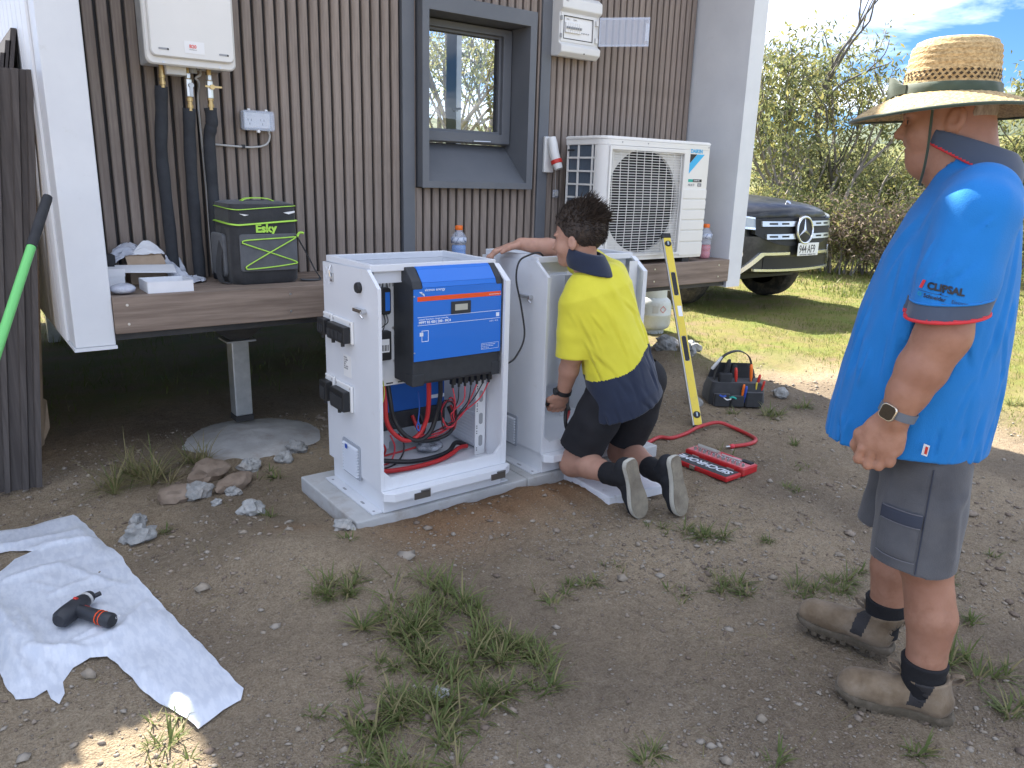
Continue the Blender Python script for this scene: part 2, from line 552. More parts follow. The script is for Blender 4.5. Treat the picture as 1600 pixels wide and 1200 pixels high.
    l.new(ad2.outputs[0], bp.inputs['Height']); l.new(bp.outputs[0], b.inputs['Normal'])
    return m
gm.materials.append(ground_material())
ground = bpy.data.objects.new('ground', gm); COL.objects.link(ground); mark_setting(ground)

# hills: a grassy slope behind the tree line, a wooded range beyond
def hill(name, m, az0, az1, d0, d1, hfun, nu=90, nv=24):
    mb = MB()
    def fn(u, v):
        a = math.radians(az0+(az1-az0)*u)
        d = d0+(d1-d0)*v
        x, y = math.sin(a)*d, math.cos(a)*d
        h = hfun(math.degrees(a), v)
        h += float(fnoise(np.array([x]), np.array([y]), 6.0/d1, 4, 0.030*d1*0.18, 3)[0])*min(1, v*2)
        return (x, y, h)
    mb.grid(fn, nu, nv)
    o = mb.build(name, m, smooth=True); mark_setting(o); return o
grassy = mat('hill_grass', (0.17, 0.17, 0.055), 0.95, c2=(0.105, 0.125, 0.035), ns=0.12, nlo=0.4, nhi=0.6, bump=0.6, bs=0.8, bdist=0.6)
wooded = mat('hill_forest', (0.050, 0.072, 0.040), 0.95, c2=(0.10, 0.12, 0.075), ns=0.05, nlo=0.4, nhi=0.6, bump=1.0, bs=0.12, bdist=6.0)
hill('hill', grassy, -60, 150, 60, 190, lambda a, v: 0.6+smooth01(v)*(8.5+3.0*math.sin(math.radians((a-62)*3.1))))
hill('distant_hill', wooded, -70, 160, 500, 1100, lambda a, v: 2+smooth01(v)*(62+48*math.exp(-((a-67)/9)**2)+22*math.sin(math.radians(a*5))))
# ------------------------------------------------------------------ the small house
M_white = mat('white_paint', (0.66, 0.68, 0.70), 0.45, c2=(0.60, 0.62, 0.645), ns=3.0, bump=0.05, bs=300, dirt=((0.42, 0.40, 0.37), 22, 0.60, 0.78, 0.25))
M_trim = mat('grey_trim', (0.115, 0.125, 0.140), 0.5, c2=(0.135, 0.143, 0.157), ns=4)
M_slat = mat('composite_slat', (0.205, 0.165, 0.138), 0.75, c2=(0.285, 0.237, 0.203), ns=14, nstretch=(6, 6, 0.35), bump=0.35, bs=60, bstretch=(6, 6, 0.25), bdist=0.001, rand=0.10)
M_board = mat('composite_board', (0.155, 0.115, 0.090), 0.75, c2=(0.265, 0.205, 0.162), ns=5, nstretch=(0.5, 5, 9), ndet=9, bump=0.4, bs=40, bstretch=(0.3, 5, 8), bdist=0.0015)
M_black = mat('groove_black', (0.034, 0.033, 0.034), 0.8)
M_steel_dk = mat('dark_steel', (0.028, 0.029, 0.032), 0.6, c2=(0.05, 0.048, 0.045), ns=6)
M_glass = mat('window_glass', (1, 1, 1), 0.0, trans=1.0, ior=1.45, spec=0.5)
M_screw = mat('screw_steel', (0.62, 0.62, 0.62), 0.35, 0.9)
M_room = mat('room_lining', (0.30, 0.30, 0.30), 0.9)
M_galv = mat('galvanised', (0.42, 0.44, 0.45), 0.45, 0.7, c2=(0.55, 0.57, 0.58), ns=18, nhi=0.7)
M_conc = mat('concrete', (0.33, 0.325, 0.31), 0.9, c2=(0.44, 0.435, 0.42), ns=7, bump=0.3, bs=140, dirt=((0.24, 0.19, 0.15), 9, 0.5, 0.75, 0.6))

ROOF_Z = 3.62
house = thing('tiny_house', 'small house with brown slatted wall, white end fins and a deep grey window', 'house', (2.53, 3.98, 0.62))
# end walls (fins), with the seams of their outer cladding
mb = MB(); mb.box((0.404, 3.49, 0.67), (0.552, 8.5, ROOF_Z))
fin = mb.build('end_wall', M_white, house, bevel=0.004)
for i, yy in enumerate(np.arange(3.66, 8.4, 0.165)):
    if i == 0:
        mb = MB(); mb.prism([(0, 0), (0.158, 0), (0.158, 0.004), (0.150, 0.010), (0.008, 0.010), (0, 0.004)], (0.4035, yy, 0.672), (0, 1, 0), (-1, 0, 0), (0, 0, ROOF_Z-0.68))
        p0 = mb.build('cladding_panel', M_white, fin); p0y = yy
    else:
        inst(p0, fin, (0, yy-p0y, 0))
mb = MB(); mb.box((0.398, 3.484, 0.655), (0.556, 3.50, 0.669)); mb.box((0.398, 3.5005, 0.655), (0.41, 8.5, 0.669))
mb.build('bottom_trim', M_white, house)
# right end wall with a side window opening
mb = MB()
Y0, Y1, Z0, Z1 = 6.15, 8.05, 1.55, 3.15
for lo, hi in (((4.51, 3.49, 0.67), (4.66, Y0, ROOF_Z)), ((4.51, Y0, 0.67), (4.66, Y1, Z0)), ((4.51, Y0, Z1), (4.66, Y1, ROOF_Z)), ((4.51, Y1, 0.67), (4.66, 8.5, ROOF_Z))):
    mb.box(lo, hi)
mb.build('end_wall', M_white, house)
mb = MB()
mb.box((4.53, Y0, Z0), (4.60, Y0+0.07, Z1)); mb.box((4.53, Y1-0.07, Z0), (4.60, Y1, Z1))
mb.box((4.53, Y0+0.07, Z0), (4.60, Y1-0.07, Z0+0.07)); mb.box((4.53, Y0+0.07, Z1-0.07), (4.60, Y1-0.07, Z1))
mb.box((4.535, 7.14, Z0+0.07), (4.595, 7.34, Z1-0.07))
sw = mb.build('side_window', mat('window_frame_sky_tint', (0.55, 0.60, 0.68), 0.4), house)  # pale blue-grey colour stands in for sky reflection on the unlit frame
mb = MB(); mb.box((4.500, 7.10, 2.02), (4.530, 7.15, 2.05)); mb.box((4.48, 6.98, 2.03), (4.50, 7.14, 2.05)); mb.build('window_latch', M_trim, sw)
# back wall, floor, roof, lining
mb = MB(); mb.box((0.553, 8.40, 0.67), (4.509, 8.49, ROOF_Z)); mb.build('back_wall', M_white, house)
mb = MB(); mb.box((0.56, 3.99, 0.70), (4.505, 8.39, 0.80)); mb.build('floor', M_steel_dk, house)
mb = MB(); mb.box((0.397, 3.40, ROOF_Z+0.002), (4.667, 8.6, ROOF_Z+0.16)); mb.build('roof', M_white, house, bevel=0.01)
mb = MB()
mb.box((0.56, 4.00, 0.60), (4.50, 4.06, 0.698)); mb.box((0.56, 6.0, 0.60), (4.50, 6.06, 0.698)); mb.box((0.56, 8.2, 0.60), (4.50, 8.26, 0.698))
for xx in (0.9, 2.2, 3.5, 4.3): mb.box((xx, 4.061, 0.61), (xx+0.06, 8.19, 0.697))
mb.build('chassis_beam', M_steel_dk, house)
# front wall boarding behind the slats, with the window opening
WX0, WX1, WZ0, WZ1 = 2.262, 3.018, 1.335, 2.305
mb = MB()
for lo, hi in (((0.5525, 3.976, 0.66), (WX0, 4.10, ROOF_Z-0.003)), ((WX1, 3.976, 0.66), (4.5095, 4.10, ROOF_Z-0.003)), ((WX0, 3.976, 0.66), (WX1, 4.10, WZ0)), ((WX0, 3.976, WZ1), (WX1, 4.10, ROOF_Z-0.003))):
    mb.box(lo, hi)
front = mb.build('front_wall', M_black, house)
def slat_run(x0, n, z0, z1, pitch=0.0565, w=0.0415):
    src = None
    for k in range(n):
        xx = x0+k*pitch
        if src is None:
            mb = MB()
            d = 0.004
            mb.prism([(0, 0), (w, 0), (w, -0.022+d), (w-d, -0.022), (d, -0.022), (0, -0.022+d)], (xx, 3.975, z0), (1, 0, 0), (0, 1, 0), (0, 0, z1-z0))
            src = mb.build('slat', M_slat, front); sx = xx
        else:
            inst(src, front, (xx-sx, 0, 0))
slat_run(0.576, 28, 0.872, ROOF_Z-0.005)
slat_run(2.2450, 15, 0.872, 1.316)
slat_run(2.2450, 15, 2.332, ROOF_Z-0.005)
slat_run(3.2010, 23, 0.872, ROOF_Z-0.005)
for x0, x1 in ((2.156, 2.230), (3.110, 3.186)):
    mb = MB(); mb.box((x0, 3.938, 0.872), (x1, 3.975, ROOF_Z-0.004)); mb.build('trim_post', M_trim, house, bevel=0.002)
mb = MB(); mb.box((2.232, 3.951, 0.872), (2.2425, 3.9745, ROOF_Z-0.006)); mb.box((3.0935, 3.951, 0.872), (3.108, 3.9745, ROOF_Z-0.006)); mb.build('edge_strip', M_slat, house)
# window hood: a deep box with a sloping sill
hood = MB()
o0 = (2.250, 1.318); o1 = (3.030, 2.328)
def rect(a, b): return [(a[0], a[1]), (b[0], a[1]), (b[0], b[1]), (a[0], b[1])]
hood.ring(rect(o0, o1), rect((2.293, 1.356), (2.982, 2.246)), (0, 3.885, 0), (1, 0, 0), (0, 0, 1), (0, 0.012, 0))
hood.box((2.254, 3.8972, 1.322), (2.262, 4.0995, 2.324)); hood.box((3.018, 3.8972, 1.322), (3.026, 4.0995, 2.324))
hood.box((2.2625, 3.8972, 2.316), (3.0175, 4.0995, 2.324)); hood.box((2.2625, 3.8972, 1.322), (3.0175, 4.0995, 1.330))
win = hood.build('window_hood', M_trim, house, bevel=0.0015)
mb = MB()
mb.add([(2.290, 3.8972, 1.354), (2.985, 3.8972, 1.354), (2.985, 4.14, 1.575), (2.290, 4.14, 1.575), (2.290, 3.8972, 1.340), (2.985, 3.8972, 1.340), (2.985, 4.14, 1.561), (2.290, 4.14, 1.561)], [(0,1,2,3),(7,6,5,4),(0,4,5,1),(1,5,6,2),(2,6,7,3),(3,7,4,0)])
mb.build('sill', M_trim, win)
for lo, hi in (((2.9835, 3.8975, 1.345), (2.993, 4.16, 2.26)), ((2.283, 3.8975, 1.345), (2.2925, 4.16, 2.26))):
    mb = MB(); mb.box(lo, hi); mb.build('reveal', M_trim, win)
mb = MB(); mb.box((2.2945, 3.8975, 2.247), (2.981, 4.16, 2.257)); mb.build('soffit', M_trim, win)
mb = MB()
mb.ring(rect((2.294, 1.578), (2.982, 2.245)), rect((2.360, 1.655), (2.900, 2.185)), (0, 4.085, 0), (1, 0, 0), (0, 0, 1), (0, 0.06, 0))
wf = mb.build('window_frame', M_trim, win, bevel=0.003)
mb = MB()
mb.ring(rect((2.300, 1.584), (2.976, 2.239)), rect((2.345, 1.640), (2.915, 2.20)), (0, 4.060, 0), (1, 0, 0), (0, 0, 1), (0, 0.024, 0))
mb.build('sash', M_trim, wf, bevel=0.003)
mb = MB(); mb.box((2.352, 4.108, 1.648), (2.908, 4.113, 2.192)); mb.build('pane', M_glass, wf)
mb = MB(); mb.tube([(2.70, 4.052, 1.592), (2.82, 4.048, 1.594)], 0.004, 6); mb.build('stay', M_screw, wf)
# ledge: deck boards, fascia and screws
for k in range(4):
    mb = MB(); y0 = 3.502+k*0.119
    mb.box((0.553, y0, 0.846), (4.509, y0+0.115, 0.870)); mb.build('deck_board', M_board, house, bevel=0.003)
mb = MB(); mb.box((0.554, 3.478, 0.716), (4.508, 3.5005, 0.8695)); fas = mb.build('fascia_board', M_board, house, bevel=0.003)
for xx in (0.607, 1.30, 1.95, 3.05, 3.75, 4.40):
    for zz in (0.755, 0.835):
        mb = MB(); mb.cyl((xx+0.006*math.sin(xx*31), 3.4785, zz), (xx+0.006*math.sin(xx*31), 3.4755, zz), 0.0055, n=10); mb.build('screw', M_screw, fas)
mb = MB()
mb.box((0.556, 3.51, 0.685), (4.506, 3.56, 0.7155)); mb.box((0.556, 3.561, 0.80), (4.506, 3.97, 0.8445)); mb.box((0.556, 3.90, 0.64), (4.506, 3.97, 0.799))
mb.build('ledge_frame', M_steel_dk, house)
mb = MB(); mb.prism([(-0.20, 0), (0.20, 0), (0.03, -0.12), (-0.03, -0.12)], (1.215, 3.99, 0.64), (1, 0, 0), (0, 0, 1), (0, 0.10, 0)); mb.build('gusset', M_steel_dk, house)
# pier under the house
pier = thing('support_pier', 'square galvanised steel pier standing under the slatted house', 'post', (1.215, 4.04, 0.06))
mb = MB(); mb.box((1.170, 3.995, 0.115), (1.260, 4.085, 0.52)); mb.build('tube', M_galv, pier, bevel=0.006)
mb = MB(); mb.box((1.168, 3.993, 0.085), (1.262, 4.087, 0.1145)); mb.build('base_sleeve', M_black, pier)
mb = MB(); mb.box((1.14, 3.965, 0.521), (1.29, 4.115, 0.53)); mb.build('top_plate', M_galv, pier)
mb = MB()
def dome(u, v):
    a = 2*math.pi*u; r = (1-v)
    rr = r*(1+0.06*math.sin(3*a+1)+0.04*math.sin(7*a))
    return (1.20+0.36*rr*math.cos(a), 3.86+0.36*rr*math.sin(a), 0.025+0.048*(1-rr**2.2)+0.9*float(fnoise(np.array([rr*math.cos(a)]), np.array([rr*math.sin(a)]), 9.0, 3, 0.006, 3)[0])*(0.2+0.8*v))
mb.grid(dome, 40, 10, closed_u=True)
tag(mb.build('concrete_footing', M_conc, smooth=True), 'round grey concrete footing around the galvanised pier', 'footing')
pier2 = MB(); pier2.box((0.62, 6.9, 0.02), (0.70, 6.98, 0.60)); tag(pier2.build('rear_pier', M_galv), 'thin rear pier seen in the dark under the house', 'post')
# ------------------------------------------------------------------ things fixed to the wall
M_plastic_w = mat('white_plastic', (0.72, 0.72, 0.70), 0.42, c2=(0.68, 0.68, 0.665), ns=5)
M_enamel = mat('cream_enamel', (0.74, 0.725, 0.69), 0.40, c2=(0.70, 0.69, 0.655), ns=3, dirt=((0.55, 0.48, 0.38), 14, 0.62, 0.8, 0.3))
M_foil = mat('side_sheet', (0.48, 0.48, 0.47), 0.5, c2=(0.60, 0.60, 0.59), ns=30)
M_brass = mat('brass', (0.60, 0.43, 0.20), 0.35, 0.9)
M_nickel = mat('nickel', (0.66, 0.66, 0.64), 0.3, 0.9)
M_foam = mat('pipe_lagging', (0.026, 0.029, 0.034), 0.85, c2=(0.04, 0.043, 0.05), ns=12, bump=0.3, bs=90)
M_cable_g = mat('grey_cable', (0.45, 0.45, 0.44), 0.5)
M_red = mat('red_print', (0.70, 0.05, 0.03), 0.5)
M_redp = mat('red_plastic', (0.55, 0.035, 0.025), 0.4)
M_dark = mat('dark_plastic', (0.018, 0.019, 0.021), 0.45)
M_darkm = mat('matt_black', (0.022, 0.023, 0.026), 0.75, c2=(0.032, 0.033, 0.036), ns=20)
M_clear = mat('clear_plastic', (0.70, 0.76, 0.88), 0.12, alpha=0.30, spec=0.6)
M_grey_p = mat('grey_plastic', (0.30, 0.31, 0.32), 0.5)
M_blueprint = mat('sky_blue_print', (0.05, 0.42, 0.72), 0.5)
M_black_p = mat('black_print', (0.02, 0.02, 0.022), 0.5)
M_greyprint = mat('grey_print', (0.22, 0.22, 0.23), 0.6)
M_teal = mat('teal_print', (0.02, 0.38, 0.30), 0.5)
M_label = mat('white_label', (0.78, 0.78, 0.77), 0.5)
M_orange = mat('orange_cap', (0.85, 0.17, 0.02), 0.4)
XR = (1, 0, 0); ZU = (0, 0, 1)

# --- water heater
wh = thing('water_heater', 'cream gas water heater hung high on the brown slats', 'water heater', (1.01, 3.95, 1.82))
mb = MB(); mb.box((0.842, 3.752, 1.825), (1.188, 3.951, 2.42)); mb.build('casing', M_foil, wh, bevel=0.006)
mb = MB()
mb.loft([[Vector((p[0], y, p[1])) for p in rrect(w, h, r, 5, 1.009, 2.12)] for w, h, r, y in ((0.378, 0.612, 0.030, 3.7515), (0.378, 0.612, 0.030, 3.738), (0.366, 0.60, 0.026, 3.730))])
cov = mb.build('front_cover', M_enamel, wh, smooth=35)
mb = MB()
mb.loft([[Vector((p[0], y, p[1])) for p in rrect(w, h, r, 5, 1.012, 2.135)] for w, h, r, y in ((0.350, 0.580, 0.024, 3.7295), (0.350, 0.580, 0.024, 3.717), (0.340, 0.57, 0.020, 3.711))])
mb.build('door', M_enamel, wh, smooth=35)
for xx, zz in ((0.890, 1.876), (1.140, 1.876)):
    mb = MB(); mb.prism(rrect(0.042, 0.008, 0.0038, 3, xx, zz), (0, 3.7108, 0), XR, ZU, (0, -0.0015, 0)); sl = mb.build('slot', M_grey_p, wh)
    mb = MB(); mb.cyl((xx+0.017, 3.7092, zz-0.001), (xx+0.017, 3.7082, zz-0.001), 0.004, n=8); mb.build('slot_hole', M_dark, sl)
mb = MB(); mb.box((0.975, 3.7098, 1.868), (1.058, 3.7107, 1.917)); lb = mb.build('sticker', M_label, wh)
text('lettering', 'B20', 0.019, M_red, lb, (0.995, 3.7092, 1.890), XR, ZU, bold=0.0004)
text('lettering', 'Instantaneous', 0.0055, M_greyprint, lb, (0.995, 3.7092, 1.882), XR, ZU)
for xx in (0.889, 1.126):
    mb = MB(); mb.cyl((xx, 3.7299, 1.824), (xx, 3.7265, 1.824), 0.005, n=10); mb.build('screw', M_screw, wh)
mb = MB(); mb.box((0.915, 3.80, 1.785), (1.00, 3.87, 1.8245)); mb.build('connection_block', M_plastic_w, wh, bevel=0.004)
mb = MB(); mb.cyl((1.035, 3.83, 1.80), (1.035, 3.83, 1.8248), 0.018, n=12); mb.build('plug', M_grey_p, wh)
for xx, zb, m in ((0.904, 1.73, M_brass), (1.014, 1.64, M_brass), (1.106, 1.65, M_brass)):
    mb = MB()
    mb.lathe([(0.010, 0), (0.010, 0.012), (0.014, 0.013), (0.014, 0.026), (0.0105, 0.027), (0.0105, 0.04), (0.014, 0.041), (0.014, 0.055), (0.011, 0.056), (0.011, 1.825-zb)], (xx, 3.84, zb), n=10)
    mb.build('fitting', m, wh, smooth=30)
for xx, hm, hx in ((1.014, M_galv, -0.02), (1.106, M_brass, 0.045)):
    mb = MB(); mb.cyl((xx, 3.84, 1.70), (xx, 3.84, 1.775), 0.0165, n=8); mb.cyl((xx, 3.84, 1.777), (xx, 3.84, 1.80), 0.014, n=6)
    va = mb.build('valve', M_nickel, wh, bevel=0.002)
    mb = MB(); mb.cyl((xx+0.004, 3.822, 1.748), (xx+0.004, 3.806, 1.748), 0.011, n=12)
    if hx > 0:
        mb.box((xx-0.028, 3.808, 1.745), (xx+0.046, 3.812, 1.753))
    else:
        mb.box((xx-0.004, 3.808, 1.70), (xx+0.010, 3.812, 1.742))
    mb.build('valve_handle', hm, va)
mb = MB(); mb.tube(catmull([(1.075, 3.86, 1.826), (1.072, 3.85, 1.80), (1.050, 3.85, 1.783), (1.068, 3.87, 1.765), (1.073, 3.925, 1.69), (1.078, 3.93, 1.50), (1.082, 3.93, 1.30), (1.085, 3.93, 0.89)], 8), 0.005, 8)
mb.build('wire', M_cable_g, wh, smooth=True)
# --- lagged pipes
for i, (pts, lbl) in enumerate((
    ([(0.902, 3.86, 1.738), (0.896, 3.87, 1.62), (0.884, 3.88, 1.46), (0.888, 3.885, 1.25), (0.893, 3.885, 1.05), (0.895, 3.885, 0.871)], 'black foam lagged pipe, leftmost of three under the water heater'),
    ([(1.014, 3.86, 1.652), (1.008, 3.87, 1.50), (1.006, 3.88, 1.30), (1.010, 3.885, 1.05), (1.012, 3.885, 0.871)], 'black foam lagged pipe, middle of three under the water heater'),
    ([(1.108, 3.86, 1.660), (1.112, 3.865, 1.60), (1.106, 3.87, 1.568), (1.098, 3.88, 1.50), (1.100, 3.885, 1.25), (1.102, 3.885, 0.871)], 'black foam lagged pipe, rightmost of three, running down behind the cooler bag'))):
    mb = MB(); P = catmull(pts, 8)
    mb.tube(P, [0.0275*(1+0.04*math.sin(k*0.7+i)) for k in range(len(P))], 14)
    tag(mb.build('lagged_pipe', M_foam, smooth=True), lbl, 'pipe', 'lagged pipes below the water heater')
# --- weatherproof socket
so = thing('power_outlet', 'weatherproof double power outlet with a clear cover beside the lagged pipes', 'power outlet', (1.33, 3.952, 1.57))
mb = MB(); mb.box((1.268, 3.918, 1.576), (1.415, 3.9515, 1.664)); mb.build('base', M_grey_p, so, bevel=0.008)
mb = MB(); mb.box((1.280, 3.910, 1.586), (1.404, 3.9175, 1.656)); fp = mb.build('face_plate', M_label, so, bevel=0.003)
for xx in (1.304, 1.366):
    mb = MB()
    for dx, dz in ((-0.008, 0.008), (0.008, 0.008), (0.0, -0.010)): mb.box((xx+dx-0.0018, 3.9085, 1.615+dz-0.005), (xx+dx+0.0018, 3.9098, 1.615+dz+0.005))
    tag(mb.build('pin_slots', M_dark, fp), kind='stuff')
    mb = MB(); mb.box((xx-0.008, 3.907, 1.640), (xx+0.008, 3.9098, 1.652)); mb.build('switch', M_plastic_w, fp)
mb = MB()
for k in range(1): mb.ring(rrect(0.152, 0.092, 0.012, 4, 1.3415, 1.620), rrect(0.142, 0.082, 0.008, 4, 1.3415, 1.620), (0, 3.884, 0), XR, ZU, (0, 0.033, 0))
mb.prism(rrect(0.1415, 0.0815, 0.008, 4, 1.3415, 1.620), (0, 3.884, 0), XR, ZU, (0, 0.003, 0))
mb.build('cover', M_clear, so)
mb = MB()
for xx in (1.30, 1.385): mb.cyl((xx-0.006, 3.905, 1.669), (xx+0.006, 3.905, 1.669), 0.005, n=8)
mb.cyl((1.336, 3.88, 1.570), (1.336, 3.90, 1.570), 0.007, n=10)
tag(mb.build('catches', M_label, so), kind='stuff')
mb = MB(); mb.tube(catmull([(1.402, 3.93, 1.578), (1.405, 3.93, 1.545), (1.385, 3.93, 1.512), (1.33, 3.935, 1.497), (1.25, 3.938, 1.497), (1.10, 3.94, 1.503)], 8), 0.0048, 8); mb.build('lead', M_cable_g, so, smooth=True)
mb = MB(); mb.box((1.268, 3.928, 1.489), (1.281, 3.945, 1.507)); mb.build('clip', M_dark, so)

# --- switchboard
sb = thing('switchboard', 'white switchboard box with breakers and its clear door swung open', 'switchboard', (3.345, 3.95, 2.10))
prof = [(3.953, 2.115), (3.953, 2.452), (3.875, 2.452), (3.842, 2.428), (3.840, 2.372), (3.868, 2.352), (3.868, 2.186), (3.840, 2.166), (3.842, 2.130), (3.875, 2.106)]
def lid_profile(x0, x1, p): 
    return [[Vector((x, a, b)) for a, b in p] for x in (x0, x1)]
mb = MB(); mb.loft(lid_profile(3.182, 3.500, prof)); body = mb.build('enclosure', M_plastic_w, sb, bevel=0.006)
mb = MB(); mb.ring(rect((3.190, 2.190), (3.462, 2.350)), rect((3.212, 2.208), (3.443, 2.332)), (0, 3.862, 0), XR, ZU, (0, 0.0055, 0)); mb.build('door_frame', M_plastic_w, sb, bevel=0.0015)
mb = MB(); mb.ring(rect((3.209, 2.205), (3.446, 2.335)), rect((3.2135, 2.2095), (3.4415, 2.3305)), (0, 3.8605, 0), XR, ZU, (0, 0.0012, 0)); mb.build('gasket', M_dark, sb)
mb = MB(); mb.box((3.2135, 3.8655, 2.209), (3.4415, 3.8675, 2.331)); mb.build('inner_plate', M_label, sb)
for k in range(7):
    mb = MB(); mb.box((3.222+k*0.0178, 3.852, 2.242), (3.238+k*0.0178, 3.865, 2.298)); br = mb.build('breaker', M_label, sb, bevel=0.0008)
    mb = MB(); mb.box((3.225+k*0.0178, 3.844, 2.262), (3.235+k*0.0178, 3.8515, 2.274)); mb.build('toggle', M_grey_p, br)
for k in range(4):
    mb = MB(); mb.box((3.353+k*0.018, 3.860, 2.247), (3.361+k*0.018, 3.865, 2.252)); mb.build('blank', M_grey_p, sb)
for k, xx in enumerate((3.232, 3.285)):
    mb = MB(); mb.box((xx, 3.8630, 2.312), (xx+0.032, 3.8652, 2.322)); lb = mb.build('circuit_label', M_enamel, sb)
    text('lettering', 'MAIN' if k == 0 else 'POWER', 0.007, M_greyprint, lb, (xx+0.002, 3.8626, 2.3145), XR, ZU)
text('maker_mark', 'hager', 0.010, M_greyprint, sb, (3.205, 3.8395, 2.408), XR, ZU)
for zz in (2.220, 2.318):
    mb = MB(); mb.box((3.183, 3.856, zz-0.012), (3.196, 3.8615, zz+0.012)); mb.build('latch', M_grey_p, sb)
    mb = MB(); mb.box((3.466, 3.850, zz-0.014), (3.482, 3.8675, zz+0.014)); mb.build('hinge', M_plastic_w, sb)
mb = MB(); mb.cyl((3.365, 3.8425, 2.131), (3.365, 3.840, 2.1305), 0.004, n=8); mb.build('screw', M_dark, sb)
dv = Vector((3.690-3.484, 3.612-3.846, 0)).normalized(); dn = Vector((dv.y, -dv.x, 0))
mb = MB(); mb.prism([(0, 2.187), (0.308, 2.187), (0.308, 2.353), (0, 2.353)], (3.484, 3.846, 0), dv, ZU, dn*0.003)
dr = mb.build('clear_door', M_clear, sb)
mb = MB(); mb.ring([(0.002, 2.189), (0.306, 2.189), (0.306, 2.351), (0.002, 2.351)], [(0.008, 2.200), (0.300, 2.200), (0.300, 2.340), (0.008, 2.340)], Vector((3.484, 3.846, 0))-dn*0.0105, dv, ZU, dn*0.010); mb.build('door_rim', M_clear, dr)
mb = MB(); mb.prism([(0.284, 2.222), (0.304, 2.222), (0.304, 2.318), (0.284, 2.318)], Vector((3.484, 3.846, 0))-dn*0.014, dv, ZU, dn*0.013); mb.build('door_latch', M_label, dr)

# --- isolator and lock tag
iso = thing('isolator_switch', 'white angled inlet socket with a red ring, left of the air conditioner', 'socket', (3.18, 3.935, 1.42))
mb = MB(); mb.box((3.146, 3.918, 1.424), (3.224, 3.9375, 1.640)); mb.build('back_plate', M_plastic_w, iso, bevel=0.004)
mb = MB(); mb.tube([(3.186, 3.905, 1.632), (3.187, 3.893, 1.60), (3.192, 3.880, 1.54), (3.198, 3.866, 1.50)], [0.027, 0.030, 0.031, 0.030], 16); mb.build('housing', M_plastic_w, iso, smooth=40)
mb = MB(); mb.tube([(3.198, 3.866, 1.500), (3.201, 3.858, 1.478)], [0.036, 0.036], 18); mb.build('ring', M_redp, iso, smooth=40)
mb = MB(); mb.tube([(3.2012, 3.8578, 1.477), (3.206, 3.846, 1.446)], [0.030, 0.026], 18); mb.build('socket_mouth', M_plastic_w, iso, smooth=40)
text('lettering', '32A', 0.012, M_greyprint, iso, (3.174, 3.874, 1.612), XR, ZU)
lk = thing('lock_tag', 'small clear tag hanging on a wire below the red ringed socket', 'tag', (3.255, 3.93, 1.27))
mb = MB(); mb.box((3.238, 3.928, 1.270), (3.282, 3.938, 1.318)); mb.build('case', M_clear, lk, bevel=0.003)
mb = MB(); mb.box((3.246, 3.924, 1.280), (3.276, 3.9275, 1.308)); mb.build('label', M_cable_g, lk)
mb = MB(); mb.tube([(3.256, 3.93, 1.318), (3.253, 3.93, 1.345), (3.255, 3.932, 1.40), (3.254, 3.934, 1.47)], 0.0015, 6); mb.build('wire', M_cable_g, lk)

# --- air conditioner
ac = thing('air_conditioner', 'white outdoor air conditioner unit with a large fan grille on the ledge', 'air conditioner', (3.73, 3.66, 0.87))
AX0, AX1, AY0, AY1, AZ0, AZ1 = 3.252, 4.210, 3.492, 3.838, 0.900, 1.632
mb = MB()
out = [(AX0, AY1), (AX0, AY0+0.065), (AX0+0.012, AY0+0.030), (AX0+0.034, AY0+0.008), (AX0+0.065, AY0), (AX1-0.012, AY0), (AX1-0.003, AY0+0.004), (AX1, AY0+0.012), (AX1, AY1)]
# body shell with the fan opening left as a recess
mb.loft([[Vector((x, y, z)) for x, y in out] for z in (AZ1-0.04, AZ1-0.006)])
mb.loft([[Vector((x, y, z)) for x, y in out] for z in (AZ0, AZ0+0.028)])
mb.box((AX0+0.012, AY1-0.01, AZ0+0.0282), (AX1-0.002, AY1-0.002, AZ1-0.0402))
mb.loft([[Vector((x, y, z)) for x, y in ((3.958, AY0), (AX1-0.012, AY0), (AX1-0.003, AY0+0.004), (AX1, AY0+0.012), (AX1, AY1-0.0105), (3.958, AY1-0.0105))] for z in (AZ0+0.0282, AZ1-0.0402)])
mb.loft([[Vector((x, y, z)) for x, y in ((AX0+0.002, AY0+0.068), (AX0+0.002, AY0+0.062), (AX0+0.012, AY0+0.030), (AX0+0.034, AY0+0.008), (AX0+0.052, AY0), (3.308, AY0), (3.308, AY0+0.068))] for z in (AZ0+0.0282, AZ1-0.0402)])
mb.build('casing', M_enamel, ac, smooth=35, bevel=0.002)
mb = MB()
mb.loft([[Vector((3.73+(x-3.73)*s, 3.665+(y-3.665)*s, z)) for x, y in out] for s, z in ((1.008, AZ1-0.0055), (1.008, AZ1+0.004), (0.985, AZ1+0.012))]); mb.build('lid', M_enamel, ac, smooth=30)
# side grille
mb = MB(); mb.box((AX0+0.016, AY0+0.0685, AZ0+0.0285), (AX0+0.022, AY1-0.011, AZ1-0.041)); mb.build('coil', mat('coil_fins', (0.10, 0.13, 0.17), 0.5, 0.5, c2=(0.16, 0.20, 0.25), ns=40, nstretch=(1, 20, 1)), ac)
mb = MB()
for yy in (AY0+0.069, 3.590, 3.7175, AY1-0.022): mb.box((AX0, yy, AZ0+0.0285), (AX0+0.010, yy+0.010, AZ1-0.041))
for k in range(8):
    zz = AZ0+0.06+k*0.0787
    mb.box((AX0+0.001, AY0+0.0795, zz), (AX0+0.009, AY1-0.0225, zz+0.011))
tag(mb.build('side_grille', M_enamel, ac), kind='stuff')
mb = MB(); mb.box((AX0-0.006, 3.755, 1.556), (AX0-0.0005, 3.815, 1.566)); mb.build('hand_grip', M_darkm, ac)
